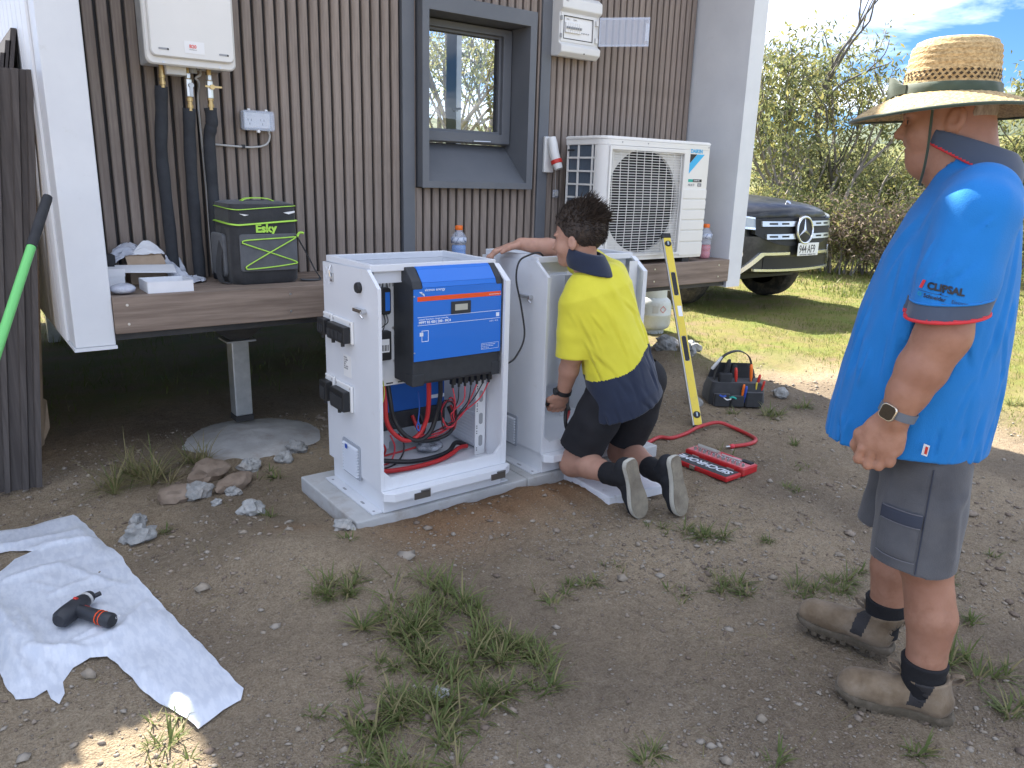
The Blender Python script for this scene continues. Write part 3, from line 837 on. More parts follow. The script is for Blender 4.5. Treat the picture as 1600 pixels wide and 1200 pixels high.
# fan
mb = MB()
fc = (3.635, 1.262); FR = 0.318
sq = []; ci = []
for k in range(48):
    a = 2*math.pi*k/48; cx, sx_ = math.cos(a), math.sin(a)
    q = max(abs(cx)/0.324, abs(sx_)/0.332); sq.append((fc[0]+cx/q, fc[1]+sx_/q)); ci.append((fc[0]+FR*cx, fc[1]+FR*sx_))
mb.ring(sq, ci, (0, AY0+0.035, 0), XR, ZU, (0, 0.02, 0)); mb.build('bellmouth', M_enamel, ac)
mb = MB(); mb.loft([[Vector((fc[0]+(FR+0.001)*math.cos(2*math.pi*k/48), y, fc[1]+(FR+0.001)*math.sin(2*math.pi*k/48))) for k in range(48)] for y in (AY0+0.056, AY0+0.20)], caps=False)
mb.cyl((fc[0], AY0+0.20, fc[1]), (fc[0], AY0+0.21, fc[1]), FR+0.001, n=48); mb.build('fan_well', M_darkm, ac)
for k in range(3):
    mb = MB(); a0 = k*2.094+0.5
    def blade(u, v, a0=a0):
        r = 0.07+0.21*v; a = a0+(u-0.5)*(1.5-0.25*v); return (fc[0]+r*math.cos(a), AY0+0.10+0.09*(u-0.5), fc[1]+r*math.sin(a))
    mb.grid(blade, 10, 6); mb.build('fan_blade', M_darkm, ac, smooth=True)
mb = MB(); mb.cyl((fc[0], AY0+0.05, fc[1]), (fc[0], AY0+0.14, fc[1]), 0.07, n=20); mb.build('fan_hub', M_darkm, ac)
mb = MB()
for k in range(40):
    zz = 0.944+k*0.0158; x0, x1 = 3.312, 3.955
    mb.tube([(x0, AY0+0.012, zz), (3.40, AY0-0.006, zz), (3.60, AY0-0.014, zz), (3.80, AY0-0.010, zz), (x1, AY0+0.010, zz)], 0.0022, 5, caps=False)
for k in range(10):
    xx = 3.33+k*0.0675
    mb.tube([(xx, AY0+0.008, 0.936), (xx, AY0-0.007+0.004*abs(k-4.5)/4.5, 1.25), (xx, AY0+0.004, 1.568)], 0.0028, 5, caps=False)
tag(mb.build('fan_grille', M_enamel, ac, smooth=True), kind='stuff')
mb = MB(); mb.ring(rect((3.296, 0.925), (3.972, 1.590)), rect((3.314, 0.940), (3.954, 1.566)), (0, AY0-0.010, 0), XR, ZU, (0, 0.0095, 0)); mb.build('grille_frame', M_enamel, ac, bevel=0.003)
for k, zz in enumerate((1.351, 1.282, 1.215, 1.148, 1.080, 1.005)):
    mb = MB(); z1 = (1.351, 1.282, 1.215, 1.148, 1.080, 1.005, 0.912)[k+1]
    mb.prism([(0, zz-0.006), (0.222, zz-0.006), (0.226, zz-0.012), (0.226, z1+0.003), (0, z1+0.003)], (3.976, AY0-0.0005, 0), XR, ZU, (0, -0.005, 0)); mb.build('front_rib', M_enamel, ac, bevel=0.002)
text('maker_name', 'DAIKIN', 0.033, M_blueprint, ac, (4.016, AY0-0.0012, 1.574), XR, ZU, bold=0.0009, xscale=1.05)
mb = MB(); mb.prism([(4.016, 1.566), (4.080, 1.566), (4.016, 1.510)], (0, AY0-0.0005, 0), XR, ZU, (0, -0.001, 0)); mb.build('emblem_dark', M_black_p, ac)
mb = MB(); mb.prism([(4.084, 1.566), (4.154, 1.566), (4.014, 1.444), (4.014, 1.506)], (0, AY0-0.0005, 0), XR, ZU, (0, -0.001, 0)); mb.build('emblem_light', M_blueprint, ac)
mb = MB(); mb.box((4.014, AY0-0.0018, 1.391), (4.058, AY0-0.0005, 1.409)); mb.build('badge', M_teal, ac)
mb = MB(); mb.box((4.0585, AY0-0.0018, 1.391), (4.146, AY0-0.0005, 1.409)); bd = mb.build('badge', M_black_p, ac)
text('lettering', 'INVERTER', 0.013, M_label, bd, (4.066, AY0-0.0024, 1.3955), XR, ZU)
text('lettering', 'MULTI', 0.022, M_greyprint, ac, (4.014, AY0-0.0012, 1.365), XR, ZU, shear=0.1)
mb = MB(); mb.box((4.108, AY0-0.0016, 1.363), (4.146, AY0-0.0005, 1.384)); bd = mb.build('badge', M_greyprint, ac)
text('lettering', 'R32', 0.014, M_label, bd, (4.111, AY0-0.0022, 1.368), XR, ZU)
mb = MB()
for xx in (3.40, 3.62, 4.19): mb.cyl((xx, AY0+0.0, AZ1-0.02), (xx, AY0-0.003, AZ1-0.02), 0.004, n=8)
tag(mb.build('screws', M_grey_p, ac), kind='stuff')
for xx in (3.36, 4.03):
    mb = MB(); mb.box((xx, 3.50, 0.8705), (xx+0.07, 3.83, 0.8995)); mb.build('foot', M_darkm, ac, bevel=0.003)

# --- drink bottles
def bottle(x, y, liquid, frac, label):
    t = thing('drink_bottle', label, 'bottle', (x, y, 0.8705), 0, 'sports drink bottles on the ledge')
    prof = [(0.030, 0), (0.040, 0.006), (0.043, 0.02), (0.043, 0.045), (0.040, 0.052), (0.043, 0.060), (0.043, 0.082), (0.040, 0.089), (0.043, 0.097), (0.043, 0.12), (0.039, 0.128), (0.044, 0.138), (0.045, 0.160), (0.042, 0.178), (0.030, 0.196), (0.019, 0.206), (0.0185, 0.214)]
    mb = MB(); mb.lathe(prof, (x, y, 0.8705), n=20); mb.build('shell', M_clear, t, smooth=60)
    h = 0.214*frac; lp = [(max(r-0.002, 0.01), z+0.001) for r, z in prof if z <= h]
    mb = MB(); mb.lathe(lp, (x, y, 0.8705), n=20); mb.build('drink', liquid, t, smooth=60)
    mb = MB(); mb.lathe([(0.0215, 0.2145), (0.0225, 0.217), (0.0225, 0.236), (0.020, 0.240), (0.0, 0.2405)], (x, y, 0.8705), n=18); mb.build('cap', M_orange, t, smooth=40)
    mb = MB(); mb.lathe([(0.0458, 0.140), (0.0458, 0.172)], (x, y, 0.8705), n=20); mb.build('wrapper', mat('bottle_wrapper', (0.55, 0.60, 0.70), 0.4, c2=(0.12, 0.16, 0.28), ns=60, nlo=0.5, nhi=0.6), t, smooth=True)
    return t
bottle(2.462, 3.835, mat('blue_drink', (0.02, 0.22, 0.62), 0.2), 0.62, 'sports drink bottle with blue drink and orange cap below the window')
bottle(4.372, 3.60, mat('red_drink', (0.55, 0.02, 0.03), 0.2), 0.52, 'sports drink bottle with red drink and orange cap beside the air conditioner')

# --- cooler bag
M_nylon = mat('black_nylon', (0.020, 0.021, 0.024), 0.7, c2=(0.03, 0.031, 0.034), ns=25, bump=0.25, bs=260, sheen=0.2)
M_nylon_g = mat('grey_nylon', (0.085, 0.090, 0.098), 0.7, c2=(0.105, 0.11, 0.12), ns=25, bump=0.25, bs=260, sheen=0.2)
M_lime = mat('lime_trim', (0.42, 0.72, 0.09), 0.5)
bag = thing('cooler_bag', 'black and grey soft cooler bag with lime cord on the ledge', 'cooler bag', (1.25, 3.75, 0.8705))
def rr_ring(cx, cy, w, d, r, z, n=6): return [Vector((p[0], p[1], z)) for p in rrect(w, d, r, n, cx, cy)]
BX, BY, BW, BD = 1.250, 3.765, 0.318, 0.315
mb = MB()
mb.loft([rr_ring(BX, BY, BW*s, BD*s2, 0.045, z) for s, s2, z in ((0.93, 0.93, 0.8707), (0.985, 0.985, 0.885), (1.0, 1.0, 0.93), (1.0, 1.005, 1.02), (0.995, 1.0, 1.11), (0.985, 0.99, 1.158))])
mb.build('body', M_nylon, bag, smooth=50)
mb = MB(); mb.loft([rr_ring(BX, BY, BW*s, BD*s, 0.045, z) for s, z in ((0.985, 1.1585), (0.99, 1.165), (0.985, 1.225), (0.96, 1.238), (0.75, 1.247), (0.35, 1.250))]); lid = mb.build('lid', M_nylon, bag, smooth=50)
for s, z, w in ((1.005, 1.158, 0.0075), (0.996, 1.226, 0.0035)):
    P = rr_ring(BX, BY, BW*s, BD*s, 0.045, z, 8); P = [Vector((p.x, p.y, p.z-0.010*math.exp(-((p.x-1.13)/0.05)**2)*(p.y < BY)+0.004*(p.x-BX)/0.16)) for p in P]+[]
    mb = MB(); mb.tube(P+[P[0]], w, 8, caps=False, flat=0.45); mb.build('piping', M_lime, bag, smooth=True)
mb = MB(); mb.strip(catmull([(1.17, 3.70, 1.250), (1.20, 3.70, 1.262), (1.28, 3.70, 1.262), (1.32, 3.70, 1.250)], 5), (0, 1, 0), 0.035, 0.004); mb.build('handle', M_lime, lid)
FY = BY-BD/2*1.004
mb = MB(); mb.prism(rrect(0.272, 0.170, 0.012, 3, 1.258, 1.018), (0, FY-0.0005, 0), XR, ZU, (0, -0.008, 0)); mb.build('front_pocket', M_nylon_g, bag, bevel=0.003)
XL = BX-BW/2
mb = MB(); mb.prism(rrect(0.19, 0.20, 0.025, 4, BY+0.01, 1.00), (XL-0.0005, 0, 0), (0, 1, 0), ZU, (-0.022, 0, 0)); mb.build('side_pocket', M_nylon_g, bag, bevel=0.008)
text('lettering', 'Esky', 0.052, M_lime, bag, (1.200, FY-0.003, 1.112), XR, ZU, bold=0.0022, xscale=1.05)
cy_ = FY-0.0125
mb = MB()
mb.tube(catmull([(1.388, cy_, 1.088), (1.30, cy_, 1.083), (1.18, cy_, 1.078), (1.140, cy_, 1.074), (1.134, cy_, 1.066), (1.145, cy_, 1.060), (1.26, cy_, 1.018), (1.375, cy_, 0.975), (1.386, cy_, 0.968), (1.38, cy_, 0.962), (1.28, cy_, 0.951), (1.16, cy_, 0.944), (1.146, cy_, 0.950), (1.155, cy_, 0.962), (1.262, cy_-0.003, 1.020), (1.372, cy_, 1.076), (1.388, cy_, 1.088)], 6), 0.0030, 6)
mb.build('cord', M_lime, bag, smooth=True)
for xx, zz in ((1.134, 1.066), (1.388, 1.088), (1.388, 0.967), (1.144, 0.950)):
    mb = MB(); mb.box((xx-0.006, cy_+0.0005, zz-0.008), (xx+0.006, cy_+0.004, zz+0.008)); mb.build('cord_loop', M_nylon, bag)
mb = MB(); mb.tube(catmull([(1.395, cy_, 1.09), (1.412, 3.62, 1.102), (1.43, 3.63, 1.104), (1.44, 3.63, 1.100)], 5), 0.006, 6); mb.build('cord_lock', M_lime, bag, smooth=True)
mb = MB(); P = catmull([(1.405, 3.72, 1.13), (1.43, 3.71, 1.09), (1.47, 3.68, 1.00), (1.505, 3.66, 0.915), (1.52, 3.64, 0.877), (1.47, 3.62, 0.875), (1.42, 3.64, 0.878)], 8); mb.strip(P, (0.25, 0.97, 0), 0.045, 0.004); mb.build('shoulder_strap', M_nylon, bag, smooth=30)
mb = MB(); P = catmull([(1.095, 3.72, 1.13), (1.070, 3.71, 1.05), (1.050, 3.70, 0.95), (1.055, 3.69, 0.885), (1.08, 3.66, 0.876)], 8); mb.strip(P, (-0.25, 0.97, 0), 0.045, 0.004); mb.build('shoulder_strap', M_nylon, bag, smooth=30)
mb = MB(); mb.prism([(0, 0), (0.045, -0.006), (0.024, -0.010)], (1.128, FY-0.002, 1.196), XR, ZU, (0, -0.001, 0)); mb.build('tab', M_label, bag)
mb = MB(); mb.prism([(0, 0), (0.055, 0.008), (0.055, 0.0), (0.025, -0.008)], (1.335, FY-0.002, 1.200), XR, ZU, (0, -0.001, 0)); mb.build('tab', M_label, bag)

# --- packaging on the ledge
M_card_w = mat('white_card', (0.74, 0.75, 0.77), 0.7, c2=(0.70, 0.71, 0.73), ns=12)
M_card = mat('brown_card', (0.36, 0.27, 0.19), 0.85, c2=(0.42, 0.32, 0.23), ns=20, bump=0.1, bs=50)
M_paper = mat('packing_film', (0.66, 0.69, 0.76), 0.35, c2=(0.58, 0.61, 0.68), ns=9, translucent=0.25)
t = thing('open_carton', 'shallow open white carton at the front of the ledge', 'box', (0.79, 3.60, 0.8705))
x0, x1, y0, y1, z1, th = 0.700, 0.886, 3.520, 3.690, 0.918, 0.003
for nm, lo, hi in (('front_panel', (x0, y0, 0.8705), (x1, y0+th, z1)), ('back_panel', (x0, y1-th, 0.8705), (x1, y1, z1)), ('side_panel', (x0, y0+th, 0.8705), (x0+th, y1-th, z1)), ('side_panel', (x1-th, y0+th, 0.8705), (x1, y1-th, z1)), ('base', (x0+th, y0+th, 0.8705), (x1-th, y1-th, 0.8735))):
    mb = MB(); mb.box(lo, hi); mb.build(nm, M_card_w, t)
mb = MB(); mb.add([(0.628, 3.72, 0.944), (0.862, 3.70, 0.936), (0.874, 3.80, 0.958), (0.632, 3.82, 0.962), (0.628, 3.72, 0.9395), (0.862, 3.70, 0.9315), (0.874, 3.80, 0.9535), (0.632, 3.82, 0.9575)], [(0,1,2,3),(7,6,5,4),(0,4,5,1),(1,5,6,2),(2,6,7,3),(3,7,4,0)])
tag(mb.build('carton_lid', M_card_w), 'loose flat white carton lid lying across the packaging', 'box lid')
t = thing('cardboard_carton', 'brown cardboard carton with raised flap behind the white carton', 'box', (0.79, 3.86, 0.8705))
mb = MB(); mb.box((0.695, 3.825, 0.8705), (0.860, 3.925, 0.935)); mb.build('carton_body', M_card, t)
mb = MB(); mb.add([(0.690, 3.822, 0.936), (0.866, 3.818, 0.936), (0.848, 3.87, 0.985), (0.690, 3.875, 0.985), (0.680, 3.93, 1.028), (0.836, 3.925, 1.028)], [(0, 1, 2, 3), (3, 2, 5, 4)]); mb.build('flap', M_card, t)
t = thing('small_white_box', 'small white box tucked beside the left fin', 'box', (0.61, 3.75, 0.8705))
mb = MB(); mb.box((0.566, 3.70, 0.925), (0.650, 3.80, 0.958)); mb.build('box_lid', M_card_w, t); mb = MB(); mb.box((0.568, 3.702, 0.8705), (0.648, 3.798, 0.9245)); mb.build('box_body', M_card_w, t)
mb = MB(); mb.box((0.562, 3.80+0.03, 0.8705), (0.64, 3.91, 1.005)); tag(mb.build('dark_box', M_darkm, bevel=0.003), 'small dark box at the wall behind the small white box', 'box')
def crumple(name, pts_fn, m, lbl, cat, nu=26, nv=20, amp=0.012, seed=1):
    mb = MB()
    def fn(u, v):
        p = Vector(pts_fn(u, v))
        q = Vector((u*4.0+seed, v*4.0, seed*1.7))
        d = Vector((mnoise.noise(q), mnoise.noise(q+Vector((7, 3, 1))), mnoise.noise(q+Vector((1, 9, 5)))))
        d2 = Vector((mnoise.noise(q*2.7), mnoise.noise(q*2.7+Vector((7, 3, 1))), mnoise.noise(q*2.7+Vector((1, 9, 5)))))
        p += d*amp+d2*amp*0.5
        p.z = max(p.z, 0.8712+0.002*u)
        return p
    mb.grid(fn, nu, nv)
    o = mb.build(name, m, smooth=35)
    md = o.modifiers.new('solid', 'SOLIDIFY'); md.thickness = 0.0015
    return tag(o, lbl, cat)
crumple('packing_film', lambda u, v: (0.615+0.20*u, 3.93-0.05*v, 0.90+0.15*math.sin(math.pi*(0.15+0.7*u))*(1-v*0.35)), M_paper, 'crumpled white packing film standing against the slats', 'packaging', seed=2, amp=0.02)
crumple('packing_film', lambda u, v: (0.84+0.16*u, 3.90-0.16*v, 0.875+0.13*math.exp(-((u-0.25)/0.35)**2)*(1-0.75*v)), M_paper, 'crumpled white packing film next to the cooler bag', 'packaging', seed=5, amp=0.022)
crumple('packing_film', lambda u, v: (0.72+0.14*u, 3.90-0.02*v, 1.00+0.06*math.sin(math.pi*u)*(1-v)), M_card_w, 'white sheet curling above the brown carton', 'packaging', seed=8, amp=0.006)
mb = MB()
def bub(u, v):
    a = 2*math.pi*u; ph = math.pi*v
    p = Vector((0.612+0.050*math.sin(ph)*math.cos(a), 3.565+0.055*math.sin(ph)*math.sin(a), 0.8925-0.021*math.cos(ph)))
    q = p*38; k = 1+0.0
    return p+Vector((mnoise.noise(q), mnoise.noise(q+Vector((5, 0, 0))), 0.6*mnoise.noise(q+Vector((0, 5, 0)))))*0.007
mb.grid(bub, 32, 16, closed_u=True)
tag(mb.build('bubble_wrap', mat('bubble_wrap', (0.62, 0.65, 0.72), 0.18, c2=(0.5, 0.53, 0.62), ns=60, bump=0.6, bs=160, translucent=0.2), smooth=True), 'crumpled clear bubble wrap bag on the ledge corner', 'packaging')

# --- leftover cladding leaning on the left end wall, cardboard, broom
M_sheet = mat('grey_cladding', (0.050, 0.043, 0.041), 0.75, c2=(0.082, 0.072, 0.068), ns=9, nstretch=(8, 8, 0.4), rand=0.2)
t = thing('cladding_stack', 'stack of grey-brown cladding boards leaning against the left end wall', 'boards', (0.1, 3.7, 0.03))
pr = [(0, 0), (0.138, 0), (0.138, 0.022), (0.118, 0.022), (0.112, 0.006), (0.076, 0.006), (0.070, 0.022), (0.050, 0.022), (0.044, 0.006), (0.026, 0.006), (0.020, 0.022), (0, 0.022)]
for k in range(9):
    yb = 3.72+0.028*(k % 2)-0.004*k
    xr = 0.236-0.132*k
    a = Vector((xr, yb, 0.03)); b_ = Vector((xr+0.165, yb+0.02, 1.745+0.014*k+0.01*(k % 3))); ax = b_-a; wy = Vector((-1, 0.02, 0)); nn = ax.normalized().cross(wy).normalized()
    mb = MB(); mb.prism(pr, a, wy, nn, ax); mb.build('board', M_sheet, t)
for k in range(3):  # long sheets added behind the boards to close off sun and lit grass
    xb, xt, zt = 0.05-0.03*k, 0.3915-0.024*k, 1.93-0.05*k
    mb = MB(); mb.add([(xb, 4.02, 0.03), (xb, 7.4, 0.03), (xt, 7.4, zt), (xt, 4.02, zt), (xb-0.02, 4.02, 0.03), (xb-0.02, 7.4, 0.03), (xt-0.02, 7.4, zt), (xt-0.02, 4.02, zt)], [(0,1,2,3),(7,6,5,4),(0,4,5,1),(1,5,6,2),(2,6,7,3),(3,7,4,0)]); mb.build('sheet', M_sheet, t)
mb = MB(); mb.add([(0.372, 3.80, 1.60), (0.396, 3.86, 1.60), (0.300, 4.25, 0.05), (0.255, 4.20, 0.03)], [(0, 1, 2, 3)])
mb.add([(0.300, 4.25, 0.05), (0.34, 4.28, 0.12), (0.345, 4.32, 0.25), (0.31, 4.22, 0.30)], [(0, 1, 2, 3)])
o = mb.build('cardboard_strip', M_card); md = o.modifiers.new('solid', 'SOLIDIFY'); md.thickness = 0.006
tag(o, 'bent brown cardboard strip propped by the left end wall', 'cardboard')
t = thing('broom', 'broom handle with green pole and black grip leaning at the left', 'broom', (0.0, 2.7, 0.02))
a = Vector((0.362, 3.40, 1.272)); b_ = Vector((0.13, 3.0, 0.818)); dvec = (b_-a).normalized()
mb = MB(); mb.tube([a-dvec*0.004, a, a+dvec*0.01, a+dvec*0.24], [0.008, 0.0165, 0.0175, 0.0175], 14); mb.build('grip', M_darkm, t, smooth=40)
mb = MB(); mb.tube([a+dvec*0.2405, a+dvec*1.66], 0.0155, 14); mb.build('pole', mat('green_paint', (0.16, 0.55, 0.16), 0.4), t, smooth=40)
hb = a+dvec*1.67
mb = MB(); mb.box((hb.x-0.18, hb.y-0.03, hb.z-0.03), (hb.x+0.18, hb.y+0.03, hb.z+0.02)); hd = mb.build('head', M_darkm, t, bevel=0.006)
mb = MB(); mb.box((hb.x-0.17, hb.y-0.035, hb.z-0.085), (hb.x+0.17, hb.y+0.035, hb.z-0.0305)); mb.build('bristles', M_darkm, hd)
# ------------------------------------------------------------------ slab, cabinets and their equipment
M_slab = mat('slab_concrete', (0.40, 0.405, 0.40), 0.85, c2=(0.50, 0.505, 0.50), ns=5, bump=0.25, bs=180, dirt=((0.30, 0.24, 0.19), 6, 0.52, 0.72, 0.7))
for x0, x1, lbl in ((1.160, 1.992, 'flat concrete slab under the cabinet with the blue charge controller'), (1.996, 2.83, 'flat concrete slab under the cabinet the kneeling person works on')):
    mb = MB(); mb.box((x0, 2.515, 0.012), (x1, 3.075, 0.092))
    tag(mb.build('concrete_slab', M_slab, bevel=0.006), lbl, 'slab', 'slabs under the cabinets')
M_cab = mat('powder_coat', (0.70, 0.72, 0.755), 0.38, c2=(0.67, 0.69, 0.725), ns=4, bump=0.06, bs=400, dirt=((0.46, 0.42, 0.37), 13, 0.60, 0.80, 0.30))
M_cab_in = mat('plate_white', (0.70, 0.71, 0.72), 0.45)
M_vent = mat('louvre_plastic', (0.66, 0.69, 0.74), 0.45)
M_chrome = mat('chrome', (0.62, 0.62, 0.62), 0.2, 1.0)
M_qr = mat('blue_sticker', (0.03, 0.09, 0.42), 0.4)
YB, YM, YF = 3.02, 2.59, 2.52
def cabinet(dx, label):
    t = thing('equipment_cabinet', label, 'cabinet', (1.57+dx, 2.78, 0.093), 0, 'white steel cabinets on the slabs')
    X0, X1 = 1.275+dx, 1.865+dx
    prof = [(YB, 0.190), (YB, 1.036), (2.605, 1.046), (YF, 0.985), (YF, 0.190)]
    for x in (X0, X1-0.004):
        mb = MB(); mb.prism([(p[0], p[1]) for p in prof], (x, 0, 0), (0, 1, 0), ZU, (0.004, 0, 0)); sp = mb.build('side_panel', M_cab, t)
        # folded flange along the front edge
        fl = MB(); s = 1 if x == X0 else -1; fw = 0.009 if s > 0 else 0.020; xo = x if s > 0 else x+0.004
        path = [(YF-0.001, 0.192), (YF-0.001, 0.986), (2.603, 1.047)]
        for (a, b), (c, d) in zip(path[:-1], path[1:]):
            fl.add([(xo-0.005*s, a, b), (xo+fw*s, a, b), (xo+fw*s, c, d), (xo-0.005*s, c, d), (xo-0.005*s, a+0.014, b), (xo+fw*s, a+0.014, b), (xo+fw*s, c+0.014, d), (xo-0.005*s, c+0.014, d)], [(0,1,2,3),(7,6,5,4),(0,4,5,1),(1,5,6,2),(2,6,7,3),(3,7,4,0)])
        fl.build('front_flange', M_cab, sp)
    mb = MB(); mb.box((X0+0.004, YB-0.004, 0.190), (X1-0.004, YB, 1.036)); mb.build('back_panel', M_cab, t)
    mb = MB(); mb.box((X0+0.004, YF+0.014, 0.190), (X1-0.004, YB-0.0042, 0.196)); mb.build('floor_panel', M_cab, t)
    mb = MB(); mb.box((X0+0.0095, YF-0.001, 0.192), (X1-0.0205, YF+0.012, 0.243)); 
    mb.prism([(0, 0), (0.030, 0), (0, 0.030)], (X0+0.0095, YF-0.0012, 0.2432), XR, ZU, (0, 0.012, 0)); mb.prism([(0, 0), (-0.035, 0), (0, 0.035)], (X1-0.0205, YF-0.0012, 0.2432), XR, ZU, (0, 0.012, 0))
    mb.build('front_sill', M_cab, t)
    mb = MB(); mb.prism([(X0+0.03, 2.470), (X1-0.03, 2.470), (X1+0.012, 2.498), (X1+0.012, 2.5185), (X0-0.004, 2.5185), (X0-0.004, 2.498)], (0, 0, 0.158), XR, (0, 1, 0), (0, 0, 0.034)); mb.build('front_lip', M_cab, t, bevel=0.002)
    # raised rim round the open top
    mb = MB(); mb.ring([(X0+0.010, 2.606), (X1-0.010, 2.606), (X1-0.010, YB-0.012), (X0+0.010, YB-0.012)], [(X0+0.034, 2.628), (X1-0.034, 2.628), (X1-0.034, YB-0.036), (X0+0.034, YB-0.036)], (0, 0, 1.037), XR, (0, 1, 0), (0, 0, 0.026)); mb.build('top_rim', M_cab, t, bevel=0.002)
    mb = MB(); mb.ring([(X0+0.034, 2.628), (X1-0.034, 2.628), (X1-0.034, YB-0.036), (X0+0.034, YB-0.036)], [(X0+0.037, 2.631), (X1-0.037, 2.631), (X1-0.037, YB-0.039), (X0+0.037, YB-0.039)], (0, 0, 0.99), XR, (0, 1, 0), (0, 0, 0.0465)); mb.build('rim_return', M_cab, t)
    mb = MB(); mb.box((X0+0.01, 2.53, 0.094), (X1-0.01, 3.00, 0.1895)); pl = mb.build('plinth', M_cab, t, bevel=0.003)
    for x in (X0-0.035, X1-0.0095):
        mb = MB(); mb.box((x, 2.54, 0.0935), (x+0.0445, 2.99, 0.099)); ff = mb.build('foot_flange', M_cab, pl)
    for yy in (2.56, 2.66, 2.83, 2.95):
        mb = MB(); mb.prism(rrect(0.010, 0.030 if yy in (2.66, 2.83) else 0.012, 0.0045, 3, X0-0.018, yy), (0, 0, 0.0992), XR, (0, 1, 0), (0, 0, 0.0006)); mb.build('slot', M_grey_p, pl)
    for xa in (X0+0.115, X1-0.105):
        mb = MB(); mb.box((xa, 2.4655, 0.150), (xa+0.072, 2.4695, 0.176)); mb.cyl((xa+0.03, 2.4675, 0.181), (xa+0.072, 2.4675, 0.181), 0.004, n=8); mb.build('hinge', mat('hinge_steel', (0.16, 0.15, 0.14), 0.4, 0.7), t)
    # vent, latch, gland, clip on the left side
    vb = MB(); vb.prism(rrect(0.165, 0.150, 0.010, 3, 2.785, 0.246), (X0-0.0005, 0, 0), (0, 1, 0), ZU, (-0.005, 0, 0)); v = vb.build('vent', mat('vent_gap_shade', (0.34, 0.37, 0.42), 0.5), t, bevel=0.002)  # backing coloured darker to put shade into the gaps between louvres
    for k in range(10):
        if k == 0:
            mb = MB(); zz = 0.185; mb.add([(X0-0.0055, 2.715, zz+0.007), (X0-0.0055, 2.855, zz+0.007), (X0-0.015, 2.855, zz), (X0-0.015, 2.715, zz), (X0-0.0055, 2.715, zz-0.001), (X0-0.0055, 2.855, zz-0.001)], [(0, 1, 2, 3), (3, 2, 5, 4), (0, 3, 4), (1, 5, 2), (0, 4, 5, 1)]); v0 = mb.build('louvre', M_vent, v)
        else:
            inst(v0, v, (0, 0, k*0.0128))
    mb = MB(); mb.box((X0-0.0172, 2.800, 0.288), (X0-0.0152, 2.818, 0.306)); mb.build('sticker', M_qr, v)
    mb = MB(); mb.box((X0-0.020, 2.640, 0.880), (X0-0.001, 2.705, 0.893)); mb.cyl((X0-0.001, 2.63, 0.886), (X0-0.022, 2.63, 0.886), 0.010, n=12); mb.tube([(X0-0.02, 2.63, 0.886), (X0-0.03, 2.615, 0.876), (X0-0.028, 2.60, 0.868)], 0.004, 6); mb.build('latch', M_chrome, t)
    mb = MB(); mb.tube([(X0-0.004, 2.93, 1.03), (X0-0.014, 2.925, 1.01), (X0-0.012, 2.922, 0.985), (X0-0.003, 2.923, 0.965)], 0.0035, 6); mb.box((X0-0.008, 2.912, 0.965), (X0-0.001, 2.935, 1.0)); mb.build('top_catch', M_chrome, t)
    mb = MB(); mb.tube([(X1-0.01, 2.64, 0.79), (X1+0.012, 2.63, 0.79)], 0.006, 8); mb.build('door_stop', M_chrome, t)
    for yy in (2.955, 2.995):
        for zz in (0.966, 1.005):
            mb = MB(); mb.lathe([(0.0150, 0), (0.0150, 0.0016), (0.0135, 0.0016), (0.0135, 0.0006), (0.0, 0.0006)], (X0-0.0004, yy, zz), (-1, 0, 0), 16); mb.build('knockout', M_cab, t)
    return t
def slot_rail(parent, x, y, z0, z1, wdt=0.052, xdir=1):
    mb = MB(); mb.box((x, y, z0), (x+wdt, y+0.003, z1)); r = mb.build('slotted_rail', M_cab_in, parent)
    n = int((z1-z0-0.05)/0.102)
    for k in range(n):
        zz = z0+0.065+k*0.102
        mb = MB(); mb.prism(rrect(0.020, 0.052, 0.0098, 4, x+wdt*0.55, zz), (0, y-0.0006, 0), XR, ZU, (0, 0.0005, 0)); mb.build('slot', M_grey_p, r)
        mb = MB()
        for q in (-0.042, -0.032, 0.036, 0.046): mb.box((x+0.006, y-0.0006, zz+q-0.0025), (x+0.011, y-0.0001, zz+q+0.0025))
        tag(mb.build('punched_holes', M_darkm, r), kind='stuff')
    return r

cab1 = cabinet(0.0, 'open white steel cabinet holding the blue charge controller')
cab2 = cabinet(0.797, 'open white steel cabinet in front of the kneeling person')
# breaker covers, gland and label only on the first cabinet
mb = MB(); mb.lathe([(0.021, 0), (0.021, 0.012), (0.018, 0.016), (0.0, 0.017)], (1.2745, 2.677, 0.972), (-1, 0, 0), 20); mb.build('cable_gland', M_darkm, cab1, smooth=40)
def breaker_cover(y0, y1, z0, z1, n):
    mb = MB(); mb.box((1.2635, y0, z0), (1.2745, y1, z1)); b = mb.build('breaker_box', M_label, cab1, bevel=0.004)
    mb = MB(); mb.box((1.232, y0+0.010, z0+0.004), (1.2632, y1-0.010, z1-0.022)); c = mb.build('cover', M_dark, b, bevel=0.004)
    w = (y1-y0-0.03)/n
    for k in range(n):
        mb = MB(); mb.box((1.2285, y0+0.015+k*w+0.003, z0+0.014), (1.2318, y0+0.015+(k+1)*w-0.003, z1-0.045)); mb.build('window', M_darkm, c)
    for k in range(max(1, n//2)):
        mb = MB(); yy = y0+(y1-y0)*(k+0.5)/max(1, n//2); mb.cyl((1.245, yy, z0+0.003), (1.245, yy, z0-0.012), 0.008, n=8); mb.build('cord_grip', M_dark, b)
    for yy in (y0+0.012, y1-0.012):
        mb = MB(); mb.cyl((1.2634, yy, z1-0.011), (1.2615, yy, z1-0.011), 0.004, n=8); mb.build('screw', M_screw, b)
breaker_cover(2.925, 3.012, 0.742, 0.832, 3)
breaker_cover(2.735, 2.915, 0.738, 0.830, 4)
breaker_cover(2.925, 3.012, 0.456, 0.566, 1)
breaker_cover(2.755, 2.905, 0.452, 0.562, 1)
